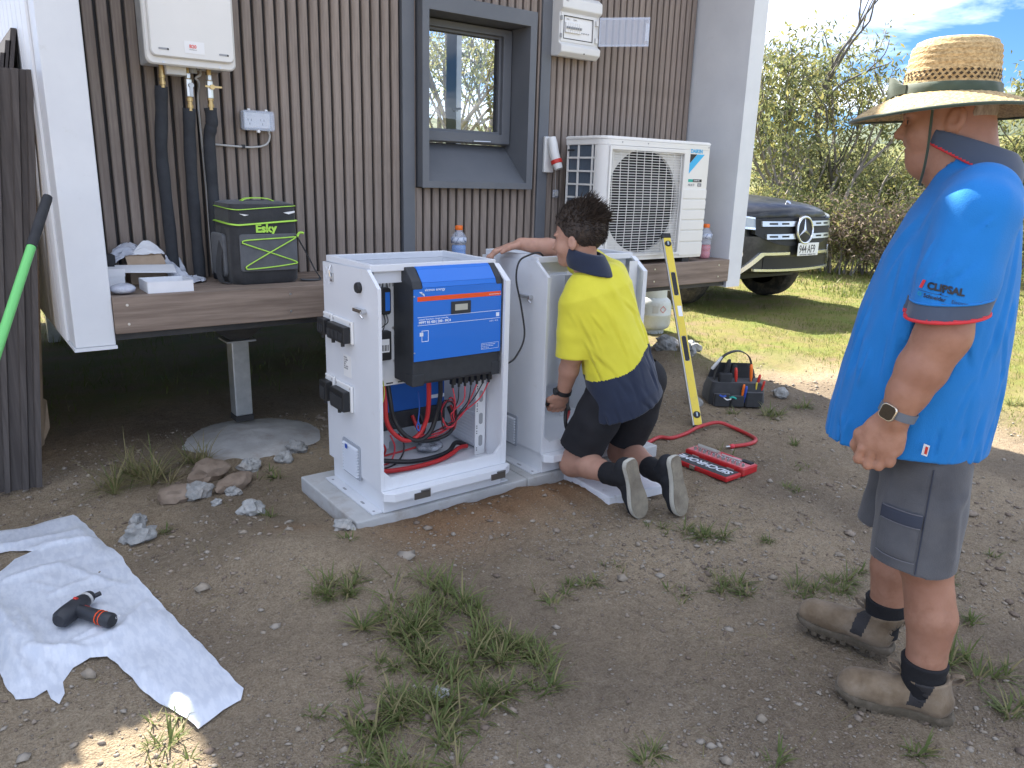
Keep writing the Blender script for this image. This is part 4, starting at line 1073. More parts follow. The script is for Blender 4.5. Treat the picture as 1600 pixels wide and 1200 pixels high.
mb = MB(); mb.box((1.2738, 2.770, 0.592), (1.2747, 2.842, 0.682)); lb = mb.build('rating_label', M_label, cab1)
for k in range(6):
    text('lettering', ('MODEL', 'Ue 1000V', 'In 32A', 'IP66', 'IEC 61439', 'MADE IN')[k], 0.009, M_greyprint, lb, (1.2734, 2.836, 0.668-k*0.009), (0, -1, 0), ZU)
# --- equipment plate inside cabinet 1
mb = MB(); mb.box((1.318, 2.700, 0.563), (1.845, 2.704, 1.030)); plt = mb.build('mounting_plate', M_cab_in, cab1)
for i in range(7):
    for j in range(2):
        mb = MB(); mb.prism(rrect(0.006, 0.022, 0.0029, 3, 1.355+i*0.0145, 0.975+j*0.030), (0, 2.6998, 0), XR, ZU, (0, -0.0006, 0)); mb.build('slot', M_grey_p, plt)
for xx in (1.336, 1.392, 1.445):
    mb = MB(); mb.box((xx, 2.6975, 0.570), (xx+0.030, 2.6995, 0.575)); mb.build('slot', M_dark, plt)
for xx, zz in ((1.425, 0.800), (1.428, 0.665), (1.372, 0.590)):
    mb = MB(); mb.cyl((xx, 2.6998, zz), (xx, 2.695, zz), 0.005, n=10); mb.build('bolt', M_screw, plt)
slot_rail(cab1, 1.800, 2.655, 0.197, 0.62)
mb = MB(); mb.box((1.842, 2.72, 0.21), (1.8605, 2.90, 0.36)); iv = mb.build('inner_vent', M_vent, cab1)
for k in range(9):
    mb = MB(); mb.box((1.8400, 2.735, 0.222+k*0.015), (1.8419, 2.885, 0.229+k*0.015)); mb.build('louvre', M_cab, iv)
# --- charge controller
M_vblue = mat('controller_blue', (0.013, 0.150, 0.58), 0.42, c2=(0.016, 0.160, 0.61), ns=3, coat=0.1)
M_vblue2 = mat('inverter_blue', (0.010, 0.105, 0.42), 0.5)
M_vstripe = mat('orange_stripe', (0.78, 0.085, 0.015), 0.45)
M_wprint = mat('white_print', (0.75, 0.80, 0.88), 0.5)
M_cas = mat('charcoal_casing', (0.026, 0.029, 0.034), 0.6, c2=(0.034, 0.037, 0.042), ns=30, bump=0.1, bs=500)
mp = thing('charge_controller', 'large blue and charcoal charge controller mounted in the open cabinet', 'charge controller', (1.637, 2.62, 0.586))
k_ = 2.54/2.60
def CX(x): return x*k_
def CZ(z): return 1.4+(z-1.4)*k_
X0, X1, ZB, ZT, YFm = CX(1.462), 1.842, CZ(0.572), CZ(1.037), 2.542
side = [(2.6985, ZB), (2.6985, ZT), (YFm+0.055, ZT), (YFm+0.012, CZ(0.985)), (YFm+0.004, CZ(0.965)), (YFm+0.004, ZB+0.012), (YFm+0.020, ZB)]
mb = MB(); mb.loft([[Vector((x, a, b)) for a, b in side] for x in (X0, X1)]); mb.build('casing', M_cas, mp, bevel=0.004)
# blue front sheet folding back over the top
fz = [(CZ(0.674), YFm), (CZ(0.966), YFm), (CZ(0.984), YFm+0.006), (CZ(1.030), YFm+0.046), (ZT+0.002, YFm+0.060), (ZT+0.002, 2.66)]
mb = MB()
pts = []
for z, y in fz:
    pts.append((y, z))
for i in range(len(pts)-1):
    (y0, z0), (y1, z1) = pts[i], pts[i+1]
    xa, xb = (X0+0.002, X1-0.002) if i < 1 else (X0+0.042, X1-0.030)
    t = 0.003; nv_ = Vector((0, -(z1-z0), (y1-y0))).normalized()
    if nv_.y > 0: nv_ = -nv_
    a, b = Vector((0, y0, z0)), Vector((0, y1, z1))
    mb.add([(xa, *(a+nv_*t).yz), (xb, *(a+nv_*t).yz), (xb, *(b+nv_*t).yz), (xa, *(b+nv_*t).yz), (xa, *a.yz), (xb, *a.yz), (xb, *b.yz), (xa, *b.yz)], [(0,1,2,3),(7,6,5,4),(0,4,5,1),(1,5,6,2),(2,6,7,3),(3,7,4,0)])
fs = mb.build('front_sheet', M_vblue, mp)
yf = YFm-0.0032
for xa, xb in ((X0-0.002, X0+0.040), (X1-0.028, X1+0.002)):
    mb = MB(); mb.loft([[Vector((x, a, b)) for a, b in ((2.65, CZ(0.99)), (2.65, ZT+0.005), (YFm+0.058, ZT+0.005), (YFm+0.006, CZ(0.992)), (YFm-0.005, CZ(0.962)), (YFm+0.004, CZ(0.962)))] for x in (xa, xb)]); mb.build('corner_guard', M_cas, mp, bevel=0.003)
mb = MB(); mb.box((X0-0.003, YFm+0.002, ZB-0.003), (X0+0.05, 2.60, ZB+0.045)); mb.build('foot', M_cas, mp, bevel=0.003)
mb = MB(); mb.box((X1-0.04, YFm+0.001, ZB-0.001), (X1+0.001, 2.56, ZB+0.055)); mb.build('foot', M_cas, mp, bevel=0.003)
mb = MB(); mb.box((X0+0.018, yf-0.0006, CZ(0.914)), (X1-0.006, yf-0.0001, CZ(0.932))); mb.build('stripe', M_vstripe, mp)
mb = MB(); mb.box((CX(1.634), yf-0.004, CZ(0.853)), (CX(1.729), yf-0.0001, CZ(0.904))); sc = mb.build('display_bezel', M_cas, mp, bevel=0.002)
mb = MB(); mb.box((CX(1.652), yf-0.0046, CZ(0.867)), (CX(1.712), yf-0.0041, CZ(0.892))); mb.build('display', mat('lcd', (0.42, 0.42, 0.36), 0.25), sc)
for zz in (CZ(0.850), CZ(0.818)):
    mb = MB(); mb.box((X0+0.018, yf-0.0005, zz), (X1-0.006, yf-0.0001, zz+0.0016)); mb.build('line', M_wprint, mp)
text('lettering', 'victron energy', 0.0155, M_wprint, mp, (CX(1.513), yf-0.0003, CZ(0.953)), XR, ZU)
mb = MB()
for q in (0, 1):
    P = [(CX(1.490)+q*0.008+0.010*math.sin(s_/6*3.14)*1.0+s_*0.0012, yf-0.0006, CZ(0.945)-q*0.006+0.005*math.cos(s_/6*6.28)) for s_ in range(7)]
    mb.strip(P, (0, 0, 1), 0.004, 0.0006)
tag(mb.build('emblem', M_wprint, mp), kind='stuff')
text('lettering', 'isolated SmartSolar charge controller', 0.0088, M_wprint, mp, (CX(1.486), yf-0.0003, CZ(0.839)), XR, ZU)
text('lettering', 'MPPT RS 450 | 200 - MC4', 0.0135, M_wprint, mp, (CX(1.486), yf-0.0003, CZ(0.825)), XR, ZU, bold=0.0004)
text('lettering', 'www.victronenergy.com', 0.006, M_wprint, mp, (CX(1.82), yf-0.0009, CZ(0.920)), XR, ZU)
text('lettering', 'A B C - IP 21', 0.008, M_wprint, mp, (CX(1.825), yf-0.0003, CZ(0.806)), XR, ZU)
mb = MB(); mb.box((CX(1.858), yf-0.0005, CZ(0.826)), (CX(1.874), yf-0.0001, CZ(0.842))); mb.build('print_block', M_wprint, mp)
for lo, hi in (((1.490, 0.775), (1.506, 0.790)), ):
    mb = MB(); mb.box((CX(lo[0]), yf-0.0005, CZ(lo[1])), (CX(hi[0]), yf-0.0001, CZ(hi[1]))); mb.build('print_block', M_wprint, mp)
mb = MB(); mb.ring(rect((CX(1.499), CZ(0.752)), (CX(1.530), CZ(0.797))), rect((CX(1.501), CZ(0.754)), (CX(1.528), CZ(0.795))), (0, yf-0.0005, 0), XR, ZU, (0, 0.0004, 0)); mb.build('diagram', M_wprint, mp)
mb = MB(); mb.ring(rect((CX(1.786), CZ(0.690)), (CX(1.874), CZ(0.716))), rect((CX(1.787), CZ(0.691)), (CX(1.873), CZ(0.715))), (0, yf-0.0005, 0), XR, ZU, (0, 0.0004, 0)); mb.build('caution_box', M_wprint, mp)
for k in range(3): text('lettering', ('Caution: risk of shock', 'do not open cover', 'see manual'), 0.005, M_wprint, mp, (CX(1.789), yf-0.0003, CZ(0.708-k*0.007)), XR, ZU) if False else text('lettering', ('caution: risk of electric shock', 'do not remove the cover', 'see the manual')[k], 0.0055, M_wprint, mp, (CX(1.789), yf-0.0003, CZ(0.708-k*0.007)), XR, ZU)
for xx, zz in ((X0-0.0005, CZ(0.935)), (X0-0.0005, CZ(0.71))):
    mb = MB(); mb.cyl((xx+0.004, yf, zz), (xx+0.004, yf-0.002, zz), 0.003, n=8); mb.build('screw', M_screw, mp)
# connectors and thin leads under it
M_lead_r = mat('red_lead', (0.62, 0.05, 0.07), 0.45); M_lead_k = mat('black_lead', (0.018, 0.018, 0.020), 0.45)
for k in range(7):
    xx = 1.630+k*0.030
    mb = MB(); mb.box((xx, 2.575, ZB-0.030), (xx+0.018, 2.60, ZB-0.0005)); mb.cyl((xx+0.009, 2.5875, ZB-0.0305), (xx+0.009, 2.5875, ZB-0.045), 0.006, n=8); mb.build('plug', M_dark, mp, bevel=0.002)
    a = Vector((xx+0.009, 2.5875, ZB-0.044)); e = Vector((1.690+0.006*math.sin(k*2), 2.66, 0.352+0.004*k)); ph = k*1.7
    mid = [(a.x-0.010*(k-2), 2.60+0.01*math.sin(ph), 0.48), ((a.x+1.66)/2+0.020*math.cos(ph), 2.63, 0.42)]
    mb = MB(); mb.tube(catmull([a, *mid, e, (1.64+0.012*math.sin(ph), 2.70, 0.330-0.01*(k % 3)), (1.56, 2.74, 0.30-0.008*(k % 4))], 7), 0.0028, 6); mb.build('lead', M_lead_r if k % 2 == 0 else M_lead_k, mp, smooth=True)
for k in range(5):
    mb = MB(); c0 = Vector((1.668+0.006*math.sin(k*3), 2.655+0.004*k, 0.425-0.006*k)); r0 = 0.044+0.005*math.sin(k*2.1)
    mb.tube([c0+Vector((r0*0.75*math.cos(a), 0.012*math.sin(2*a+k), r0*1.35*math.sin(a))) for a in np.linspace(0, 6.2832, 22)], 0.0028, 6, caps=False); mb.build('lead_loop', M_lead_r if k % 2 else M_lead_k, mp, smooth=True)
# --- inverter below and behind
inv = thing('inverter', 'dark blue inverter low at the back of the open cabinet', 'inverter', (1.62, 2.92, 0.30))
mb = MB(); mb.box((1.415, 2.872, 0.385), (1.775, 2.98, 0.555)); mb.build('casing', M_vblue2, inv, bevel=0.004)
mb = MB(); mb.box((1.412, 2.870, 0.305), (1.778, 2.98, 0.3845)); mb.build('lower_cover', M_cas, inv, bevel=0.004)
mb = MB(); mb.box((1.705, 2.8705, 0.42), (1.772, 2.8718, 0.436)); pl_ = mb.build('sticker', M_wprint, inv)
mb = MB(); mb.box((1.33, 2.93, 0.197), (1.52, 3.01, 0.300)); mb.build('support_bracket', M_cab_in, inv)
# --- small gear on the plate
dv_ = thing('data_module', 'small black and blue data module beside the charge controller', 'module', (1.385, 2.69, 0.86))
mb = MB(); mb.loft([[Vector((p[0], y, p[1])) for p in rrect(0.042, 0.105, 0.012, 4, 1.383, 0.912)] for y in (2.670, 2.6972)]); mb.build('case', M_dark, dv_, bevel=0.003)
mb = MB(); mb.box((1.378, 2.6688, 0.875), (1.398, 2.6698, 0.948)); mb.build('label', mat('module_blue', (0.02, 0.16, 0.62), 0.4), dv_)
for s in (-1, 1):
    mb = MB(); mb.tube(catmull([(1.383+s*0.012, 2.683, 0.963), (1.378+s*0.008, 2.675, 0.990), (1.355+s*0.008, 2.675, 1.000), (1.33, 2.67, 1.005)], 6), 0.0022, 6); mb.build('lead', M_lead_k, dv_, smooth=True)
    mb = MB(); mb.tube(catmull([(1.383+s*0.006, 2.683, 0.860), (1.383+s*0.006, 2.672, 0.83), (1.36, 2.67, 0.80+0.01*s), (1.325, 2.665, 0.78)], 6), 0.0022, 6); mb.build('lead', M_lead_k, dv_, smooth=True)
bx_ = thing('relay_box', 'black box with a barcode label low on the plate', 'box', (1.36, 2.68, 0.68))
mb = MB(); mb.box((1.322, 2.660, 0.678), (1.400, 2.6968, 0.795)); mb.build('case', M_dark, bx_, bevel=0.006)
mb = MB(); mb.box((1.345, 2.6585, 0.712), (1.388, 2.6597, 0.765)); lb = mb.build('label', M_label, bx_)
for k in range(6):
    mb = MB(); mb.box((1.350+k*0.006, 2.6578, 0.718), (1.3525+k*0.006+0.001*(k % 2), 2.6584, 0.742)); mb.build('bar', M_black_p, lb)
# --- heavy cables
M_cred = mat('red_cable', (0.50, 0.028, 0.03), 0.42); M_cblk = mat('black_cable', (0.020, 0.020, 0.022), 0.42)
def cable(pts, r, m, lbl, n=12, group=None):
    mb = MB(); mb.tube(catmull(pts, 8), r, n); return tag(mb.build('cable', m, smooth=True), lbl, 'cable', group)
cable([(1.388, 2.73, 0.60), (1.386, 2.70, 0.50), (1.386, 2.69, 0.42), (1.410, 2.68, 0.365), (1.462, 2.67, 0.325), (1.520, 2.67, 0.335), (1.556, 2.66, 0.40), (1.550, 2.63, 0.50), (1.537, 2.61, 0.60)], 0.0098, M_cred, 'thick red cable looping below the charge controller')
cable([(1.414, 2.74, 0.60), (1.414, 2.71, 0.50), (1.424, 2.70, 0.42), (1.460, 2.68, 0.35), (1.515, 2.66, 0.318), (1.575, 2.66, 0.345), (1.605, 2.65, 0.44), (1.600, 2.62, 0.52), (1.592, 2.61, 0.60)], 0.0098, M_cblk, 'thick black cable looping below the charge controller')
cable([(1.30, 2.66, 0.222), (1.40, 2.655, 0.210), (1.52, 2.65, 0.207), (1.62, 2.66, 0.209), (1.70, 2.69, 0.212), (1.76, 2.72, 0.22), (1.81, 2.735, 0.215)], 0.0100, M_cred, 'thick red cable lying on the cabinet floor behind the sill')
cable([(1.30, 2.80, 0.235), (1.40, 2.74, 0.225), (1.50, 2.70, 0.214), (1.60, 2.695, 0.212), (1.70, 2.715, 0.216), (1.76, 2.75, 0.235), (1.81, 2.745, 0.218)], 0.0100, M_cblk, 'thick black cable lying on the cabinet floor beside the red one')
cable([(1.60, 2.86, 0.36), (1.615, 2.83, 0.30), (1.64, 2.80, 0.265), (1.70, 2.78, 0.262), (1.75, 2.76, 0.30), (1.755, 2.75, 0.36), (1.735, 2.76, 0.41)], 0.0085, M_cred, 'red cable coiled at the right below the inverter')
cable([(1.64, 2.86, 0.36), (1.645, 2.83, 0.30), (1.60, 2.80, 0.262), (1.66, 2.77, 0.262), (1.73, 2.75, 0.29), (1.74, 2.745, 0.35), (1.72, 2.75, 0.41)], 0.0085, M_cblk, 'black cable coiled at the right below the inverter')
cable([(1.40, 2.80, 0.31), (1.43, 2.79, 0.26), (1.425, 2.80, 0.22), (1.45, 2.84, 0.205), (1.55, 2.83, 0.215), (1.62, 2.82, 0.225)], 0.0045, M_cred, 'thin red wire dropping to the cabinet floor at the left', 8)
cable([(1.46, 2.80, 0.31), (1.475, 2.79, 0.26), (1.46, 2.78, 0.215), (1.42, 2.75, 0.205), (1.34, 2.74, 0.21)], 0.0040, M_lead_r, 'thin red wire bending back to the left wall of the cabinet', 8)
cable([(1.50, 2.80, 0.31), (1.52, 2.79, 0.26), (1.50, 2.77, 0.22), (1.44, 2.73, 0.203), (1.36, 2.70, 0.206)], 0.0040, M_cblk, 'thin black wire on the cabinet floor at the left', 8)
cable([(1.54, 2.70, 0.52), (1.535, 2.68, 0.46), (1.522, 2.67, 0.40), (1.512, 2.665, 0.375), (1.520, 2.66, 0.36), (1.528, 2.665, 0.375), (1.522, 2.67, 0.40)], 0.0030, mat('blue_tie', (0.03, 0.10, 0.40), 0.5), 'thin blue wire looped between the heavy cables', 8)
cable([(1.372, 2.69, 0.588), (1.368, 2.67, 0.55), (1.352, 2.65, 0.52), (1.325, 2.63, 0.50)], 0.0028, mat('earth_wire', (0.45, 0.50, 0.08), 0.5), 'thin yellow green earth wire under the plate', 8)
mb = MB()
def pb(u, v):
    a = 2*math.pi*u; ph = math.pi*v; p = Vector((1.66+0.065*math.sin(ph)*math.cos(a), 2.81+0.05*math.sin(ph)*math.sin(a), 0.222-0.022*math.cos(ph)))
    q = p*30; return p+Vector((mnoise.noise(q), mnoise.noise(q+Vector((5, 0, 0))), mnoise.noise(q+Vector((0, 5, 0)))))*0.010
mb.grid(pb, 26, 14, closed_u=True); tag(mb.build('parts_bag', mat('clear_bag', (0.16, 0.17, 0.19), 0.15, c2=(0.5, 0.52, 0.56), ns=30, nlo=0.45, nhi=0.62), smooth=True), 'crumpled clear bag of black parts on the cabinet floor', 'bag')
# --- inside cabinet 2
D2 = 0.797
slot_rail(cab2, 1.30+D2, 2.60, 0.197, 1.00, 0.045)
slot_rail(cab2, 1.36+D2, 2.66, 0.197, 1.00, 0.030)
slot_rail(cab2, 1.792+D2, 2.56, 0.197, 1.03, 0.052)
slot_rail(cab2, 1.70+D2, 2.90, 0.197, 1.00, 0.045)
mb = MB(); mb.box((1.45+D2, 2.985, 0.35), (1.78+D2, 3.010, 0.92)); mb.build('rear_plate', M_cab_in, cab2)
mb = MB(); mb.box((1.690+D2, 2.895, 0.74), (1.775+D2, 2.899, 0.93)); v2 = mb.build('filter_panel', M_grey_p, cab2)
mb = MB(); mb.box((1.84+D2, 2.60, 0.72), (1.8608+D2, 2.92, 0.95)); mb.build('inner_vent', M_grey_p, cab2)
mb = MB(); mb.tube(catmull([(1.885, 2.56, 0.62), (1.93, 2.55, 0.65), (1.990, 2.57, 0.73), (1.990, 2.60, 0.86), (1.975, 2.62, 0.97), (1.995, 2.63, 1.045), (2.05, 2.635, 1.070), (2.11, 2.64, 1.078), (2.16, 2.66, 1.05)], 8), 0.0042, 8); tag(mb.build('cable', M_cblk, smooth=True), 'thin black cable arching over the top of the second cabinet', 'cable')
cable([(2.28, 2.60, 0.42), (2.22, 2.53, 0.40), (2.185, 2.50, 0.36), (2.185, 2.49, 0.31), (2.21, 2.49, 0.27), (2.26, 2.52, 0.25), (2.32, 2.58, 0.24)], 0.0085, M_cblk, 'thick black cable bending out of the second cabinet')
cable([(2.30, 2.62, 0.37), (2.24, 2.54, 0.355), (2.20, 2.51, 0.33), (2.20, 2.51, 0.30), (2.25, 2.54, 0.28), (2.31, 2.60, 0.27)], 0.0065, M_cred, 'red cable just inside the second cabinet by the hand')
# ------------------------------------------------------------------ things on the ground
from mathutils.geometry import delaunay_2d_cdt
# --- foam kneeling pad
mb = MB(); c_, s_ = math.cos(0.06), math.sin(0.06)
Mp = Matrix.Translation((2.345, 2.335, gz(2.34, 2.33)-0.004)) @ Matrix.Rotation(-0.10, 4, 'Z')
mb.box((-0.155, -0.175, 0), (0.155, 0.175, 0.042), M=Mp)
PAD_Z = gz(2.34, 2.33)+0.038
tag(mb.build('foam_pad', mat('white_foam', (0.78, 0.79, 0.82), 0.9, c2=(0.70, 0.71, 0.74), ns=12, bump=0.3, bs=300, dirt=((0.35, 0.28, 0.22), 20, 0.58, 0.72, 0.5)), bevel=0.004), 'white foam pad under the knees of the kneeling person', 'foam pad')
# --- spirit level
M_yel = mat('level_yellow', (0.72, 0.55, 0.06), 0.45, dirt=((0.35, 0.28, 0.15), 25, 0.55, 0.75, 0.5))
M_alu = mat('aluminium', (0.50, 0.50, 0.49), 0.45, 0.6, dirt=((0.3, 0.27, 0.23), 20, 0.5, 0.75, 0.5))
lv = thing('spirit_level', 'long yellow spirit level leaning from the dirt against the ledge', 'spirit level', (3.38, 2.71, 0.035))
a = Vector((3.385, 2.712, 0.036)); b_ = Vector((3.800, 3.452, 1.062)); ax = (b_-a); LL = ax.length; ax.normalize()
vdir = (-a+Vector((0, 0, 1.4))); fx = Vector((0.80, -0.52, 0)); fx = (fx-ax*fx.dot(ax)).normalized(); fy = ax.cross(fx).normalized()
if fy.dot(Vector((0, 0, 1.4))-a) > 0: fy = -fy
def lvM(): return Matrix(((fx.x, fy.x, ax.x, a.x), (fx.y, fy.y, ax.y, a.y), (fx.z, fy.z, ax.z, a.z), (0, 0, 0, 1)))
ML = lvM()
mb = MB(); mb.box((-0.028, 0.002, 0.0), (0.028, 0.022, LL), M=ML); mb.build('beam', M_alu, lv, bevel=0.002)
holes = ((0.38*LL, 0.155), (0.72*LL, 0.155))
zs = [0.012, holes[0][0]-0.085, holes[0][0]+0.085, holes[1][0]-0.085, holes[1][0]+0.085, LL-0.03]
mb = MB()
for k in (0, 2, 4): mb.box((-0.020, -0.002, zs[k]), (0.025, 0.0018, zs[k+1]), M=ML)
for k in (1, 3): mb.box((-0.020, -0.002, zs[k]+0.0002), (-0.012, 0.0018, zs[k+1]-0.0002), M=ML); mb.box((0.017, -0.002, zs[k]+0.0002), (0.025, 0.0018, zs[k+1]-0.0002), M=ML)
mb.build('face', M_yel, lv)
for zc, _ in holes:
    mb = MB(); mb.prism(rrect(0.028, 0.165, 0.0135, 5, 0.002, zc), a-fy*0.0026, fx, ax, fy*0.006); mb.build('hand_hole', M_darkm, lv)
for zc in (0.075, LL-0.075):
    mb = MB(); mb.cyl(a+ax*zc+fx*0.002-fy*0.006, a+ax*zc+fx*0.002+fy*0.001, 0.021, n=24); vh = mb.build('vial_holder', M_darkm, lv)
    mb = MB(); mb.cyl(a+ax*(zc-0.012)+fx*0.002-fy*0.0075, a+ax*(zc+0.012)+fx*0.002-fy*0.0075, 0.005, n=10); mb.build('vial', mat('vial', (0.45, 0.55, 0.6), 0.1), vh)
mb = MB(); mb.box((-0.029, -0.004, LL-0.0295), (0.029, 0.024, LL+0.006), M=ML); mb.build('end_cap', M_darkm, lv, bevel=0.003)
mb = MB(); mb.box((-0.029, -0.004, -0.006), (0.029, 0.024, 0.0115), M=ML); mb.build('end_cap', M_darkm, lv, bevel=0.003)
mb = MB(); mb.box((-0.006, -0.0026, 0.545*LL), (0.020, -0.0021, 0.60*LL), M=ML); mb.build('sticker', M_label, lv)
# --- red cable
pts = [(2.90, 2.66), (3.033, 2.690), (3.088, 2.650), (3.208, 2.655), (3.342, 2.672), (3.475, 2.648), (3.520, 2.573), (3.511, 2.472), (3.444, 2.370), (3.376, 2.325), (3.295, 2.318), (3.225, 2.342)]
rc = thing('battery_cable', 'thick red cable curling on the dirt with a bare end', 'cable', (3.3, 2.5, gz(3.3, 2.5)))
P = catmull([(x, y, gz(x, y)+0.012+(0.014 if 3.25 < x < 3.5 and y > 2.6 else 0.0)) for x, y in pts], 8)
mb = MB(); mb.tube(P, 0.0105, 12); mb.build('sheath', mat('red_rubber', (0.42, 0.030, 0.032), 0.42, dirt=((0.35, 0.24, 0.2), 30, 0.55, 0.75, 0.4)), rc, smooth=True)
e = P[-1]; d_ = (P[-1]-P[-3]).normalized()
mb = MB(); mb.tube([e, e+d_*0.006, e+d_*0.022], [0.0125, 0.0125, 0.011], 12); mb.build('heat_shrink', M_lead_r, rc, smooth=True)
mb = MB(); mb.tube([e+d_*0.021, e+d_*0.045], [0.006, 0.005], 8); mb.build('lug', M_nickel, rc)
# --- socket set
M_case = mat('red_case', (0.45, 0.018, 0.022), 0.40, dirt=((0.3, 0.2, 0.16), 18, 0.56, 0.74, 0.35))
M_tray = mat('pink_tray', (0.62, 0.18, 0.20), 0.5)
M_felt = mat('grey_foam_lid', (0.055, 0.058, 0.062), 0.85)
ss = thing('socket_set', 'open red socket set case lying on the dirt beside the shoes', 'socket set', (2.95, 2.26, gz(2.95, 2.26)))
zg = gz(2.95, 2.26)+0.001
O = Vector((2.957, 2.078, zg)); ey = Vector((-0.035, 1.0, 0)).normalized(); ex = Vector((ey.y, -ey.x, 0))
def SB(lo, hi): 
    M = Matrix(((ex.x, ey.x, 0, O.x), (ex.y, ey.y, 0, O.y), (0, 0, 1, O.z), (0, 0, 0, 1)))
    mb = MB(); mb.box(lo, hi, M=M); return mb
W_, L_ = 0.118, 0.350
SB((0, 0, 0), (W_, L_, 0.040)).build('case_base', M_case, ss, bevel=0.006)
SB((0.008, 0.008, 0.0402), (W_-0.008, L_-0.008, 0.0425)).build('tray', M_tray, ss, bevel=0.001)
for k in range(11):
    yy = 0.020+k*0.0285; r_ = 0.0075+0.0045*((k*5) % 7)/7
    c0 = O+ex*0.024+ey*yy; mb = MB(); mb.cyl(c0+Vector((0, 0, 0.0428)), c0+Vector((0, 0, 0.0575)), r_, n=12); s0 = mb.build('socket', M_nickel, ss)
    mb = MB(); mb.cyl(c0+Vector((0, 0, 0.0576)), c0+Vector((0, 0, 0.0579)), r_*0.62, n=6); mb.build('socket_hole', M_dark, s0)
c0 = O+ex*0.060+Vector((0, 0, 0.052))
mb = MB(); mb.tube([c0+ey*0.20, c0+ey*0.315], 0.0085, 10); mb.tube([c0+ey*0.185, c0+ey*0.2], 0.012, 10); mb.build('ratchet', M_nickel, ss, smooth=40)
mb = MB(); mb.tube([c0+ey*0.05-ex*0.005, c0+ey*0.165-ex*0.005], 0.006, 8); mb.build('extension_bar', M_nickel, ss, smooth=40)
mb = MB(); mb.tube([c0+ey*0.215+ex*0.018, c0+ey*0.33+ex*0.018], 0.006, 8); mb.build('extension_bar', M_nickel, ss, smooth=40)
SB((0.075, 0.012, 0.0428), (0.104, 0.072, 0.050)).build('bit_holder', M_darkm, ss, bevel=0.001)
SB((0.080, 0.13, 0.0428), (0.108, 0.26, 0.0445)).build('recess', M_case, ss)
SB((-0.1255, 0.002, 0), (-0.0075, L_-0.002, 0.024)).build('lid', M_case, ss, bevel=0.006)
SB((-0.1175, 0.012, 0.0242), (-0.0155, L_-0.012, 0.0255)).build('lid_lining', M_felt, ss)
text('lettering', 'SIDCHROME', 0.062, mat('silver_print', (0.62, 0.66, 0.72), 0.5), ss, O+ex*(-0.041)+ey*0.022+Vector((0, 0, 0.0262)), ey, -ex, bold=0.0016, shear=0.12, xscale=0.90)
c1 = O-ex*0.128+ey*0.20
mb = MB(); mb.box((c1.x-0.006, c1.y-0.016, zg+0.006), (c1.x+0.0025, c1.y+0.016, zg+0.026)); mb.build('latch', M_chrome, ss, bevel=0.002)
for yy in (0.07, 0.28):
    mb = MB(); q = O+ex*(-0.0035)+ey*yy; mb.cyl(q-ey*0.02+Vector((0, 0, 0.022)), q+ey*0.02+Vector((0, 0, 0.022)), 0.003, n=8); mb.build('hinge', M_nickel, ss)
# --- open tool bag
tb = thing('tool_bag', 'open black tool bag full of hand tools on the dirt', 'tool bag', (3.98, 2.93, gz(3.98, 2.93)), 0.0)
tz = gz(3.98, 2.93)
u_ = Vector((0.80, -0.59, 0)).normalized(); v_ = Vector((u_.y*-1, u_.x, 0)); TC = Vector((3.985, 2.945, tz))
def TP(a, b, c): return TC+u_*a+v_*b+Vector((0, 0, c))
mb = MB()
mb.loft([[TP(p[0], p[1], z) for p in rrect(w, d, 0.03, 4)] for w, d, z in ((0.34, 0.20, 0.003), (0.355, 0.215, 0.03), (0.345, 0.20, 0.10), (0.315, 0.17, 0.15))], caps=True); mb.build('bag_body', M_nylon, tb, smooth=50)
mb = MB(); mb.loft([[TP(p[0], p[1]+oy, z) for p in rrect(w, d, 0.012, 4)] for w, d, z, oy in ((0.312, 0.020, 0.145, 0.062), (0.28, 0.018, 0.20, 0.064), (0.22, 0.014, 0.245, 0.062))]); mb.build('back_wall', M_nylon, tb, smooth=50)
mb = MB(); mb.strip(catmull([TP(-0.135, 0.0, 0.12), TP(-0.118, 0.0, 0.22), TP(-0.085, 0.0, 0.300), TP(0.0, 0.0, 0.338), TP(0.075, 0.0, 0.305), TP(0.105, 0.0, 0.22), TP(0.115, 0.0, 0.12), TP(0.10, -0.09, 0.02)], 7), tuple(v_), 0.034, 0.006); mb.build('carry_strap', M_nylon, tb, smooth=40)
for x0, x1, h in ((-0.15, -0.05, 0.085), (-0.045, 0.04, 0.075), (0.05, 0.155, 0.10)):
    mb = MB(); mb.loft([[TP(p[0], p[1], z) for p in rrect(x1-x0, 0.03, 0.010, 3, (x0+x1)/2, -0.112)] for z in (0.006, h)]); mb.build('pocket', M_nylon, tb, bevel=0.003)
tools = [(-0.10, -0.02, 0.10, (0.25, -0.1), 0.19, 0.013, M_darkm), (-0.055, 0.01, 0.12, (0.1, 0.05), 0.15, 0.016, M_darkm), (0.0, -0.05, 0.12, (-0.1, 0.0), 0.12, 0.010, M_redp), (0.025, -0.105, 0.04, (0.05, -0.1), 0.11, 0.008, M_orange), (0.042, -0.108, 0.03, (0.03, -0.1), 0.11, 0.008, mat('blue_grip', (0.03, 0.08, 0.40), 0.5)), (0.10, -0.03, 0.12, (-0.08, 0.0), 0.14, 0.010, M_orange), (0.13, -0.05, 0.10, (0.15, 0.0), 0.10, 0.009, M_redp), (0.145, -0.09, 0.08, (0.2, -0.05), 0.09, 0.007, M_redp), (0.115, -0.09, 0.08, (0.0, -0.05), 0.08, 0.005, M_yel), (-0.02, 0.03, 0.14, (0.3, 0.1), 0.10, 0.018, M_darkm)]
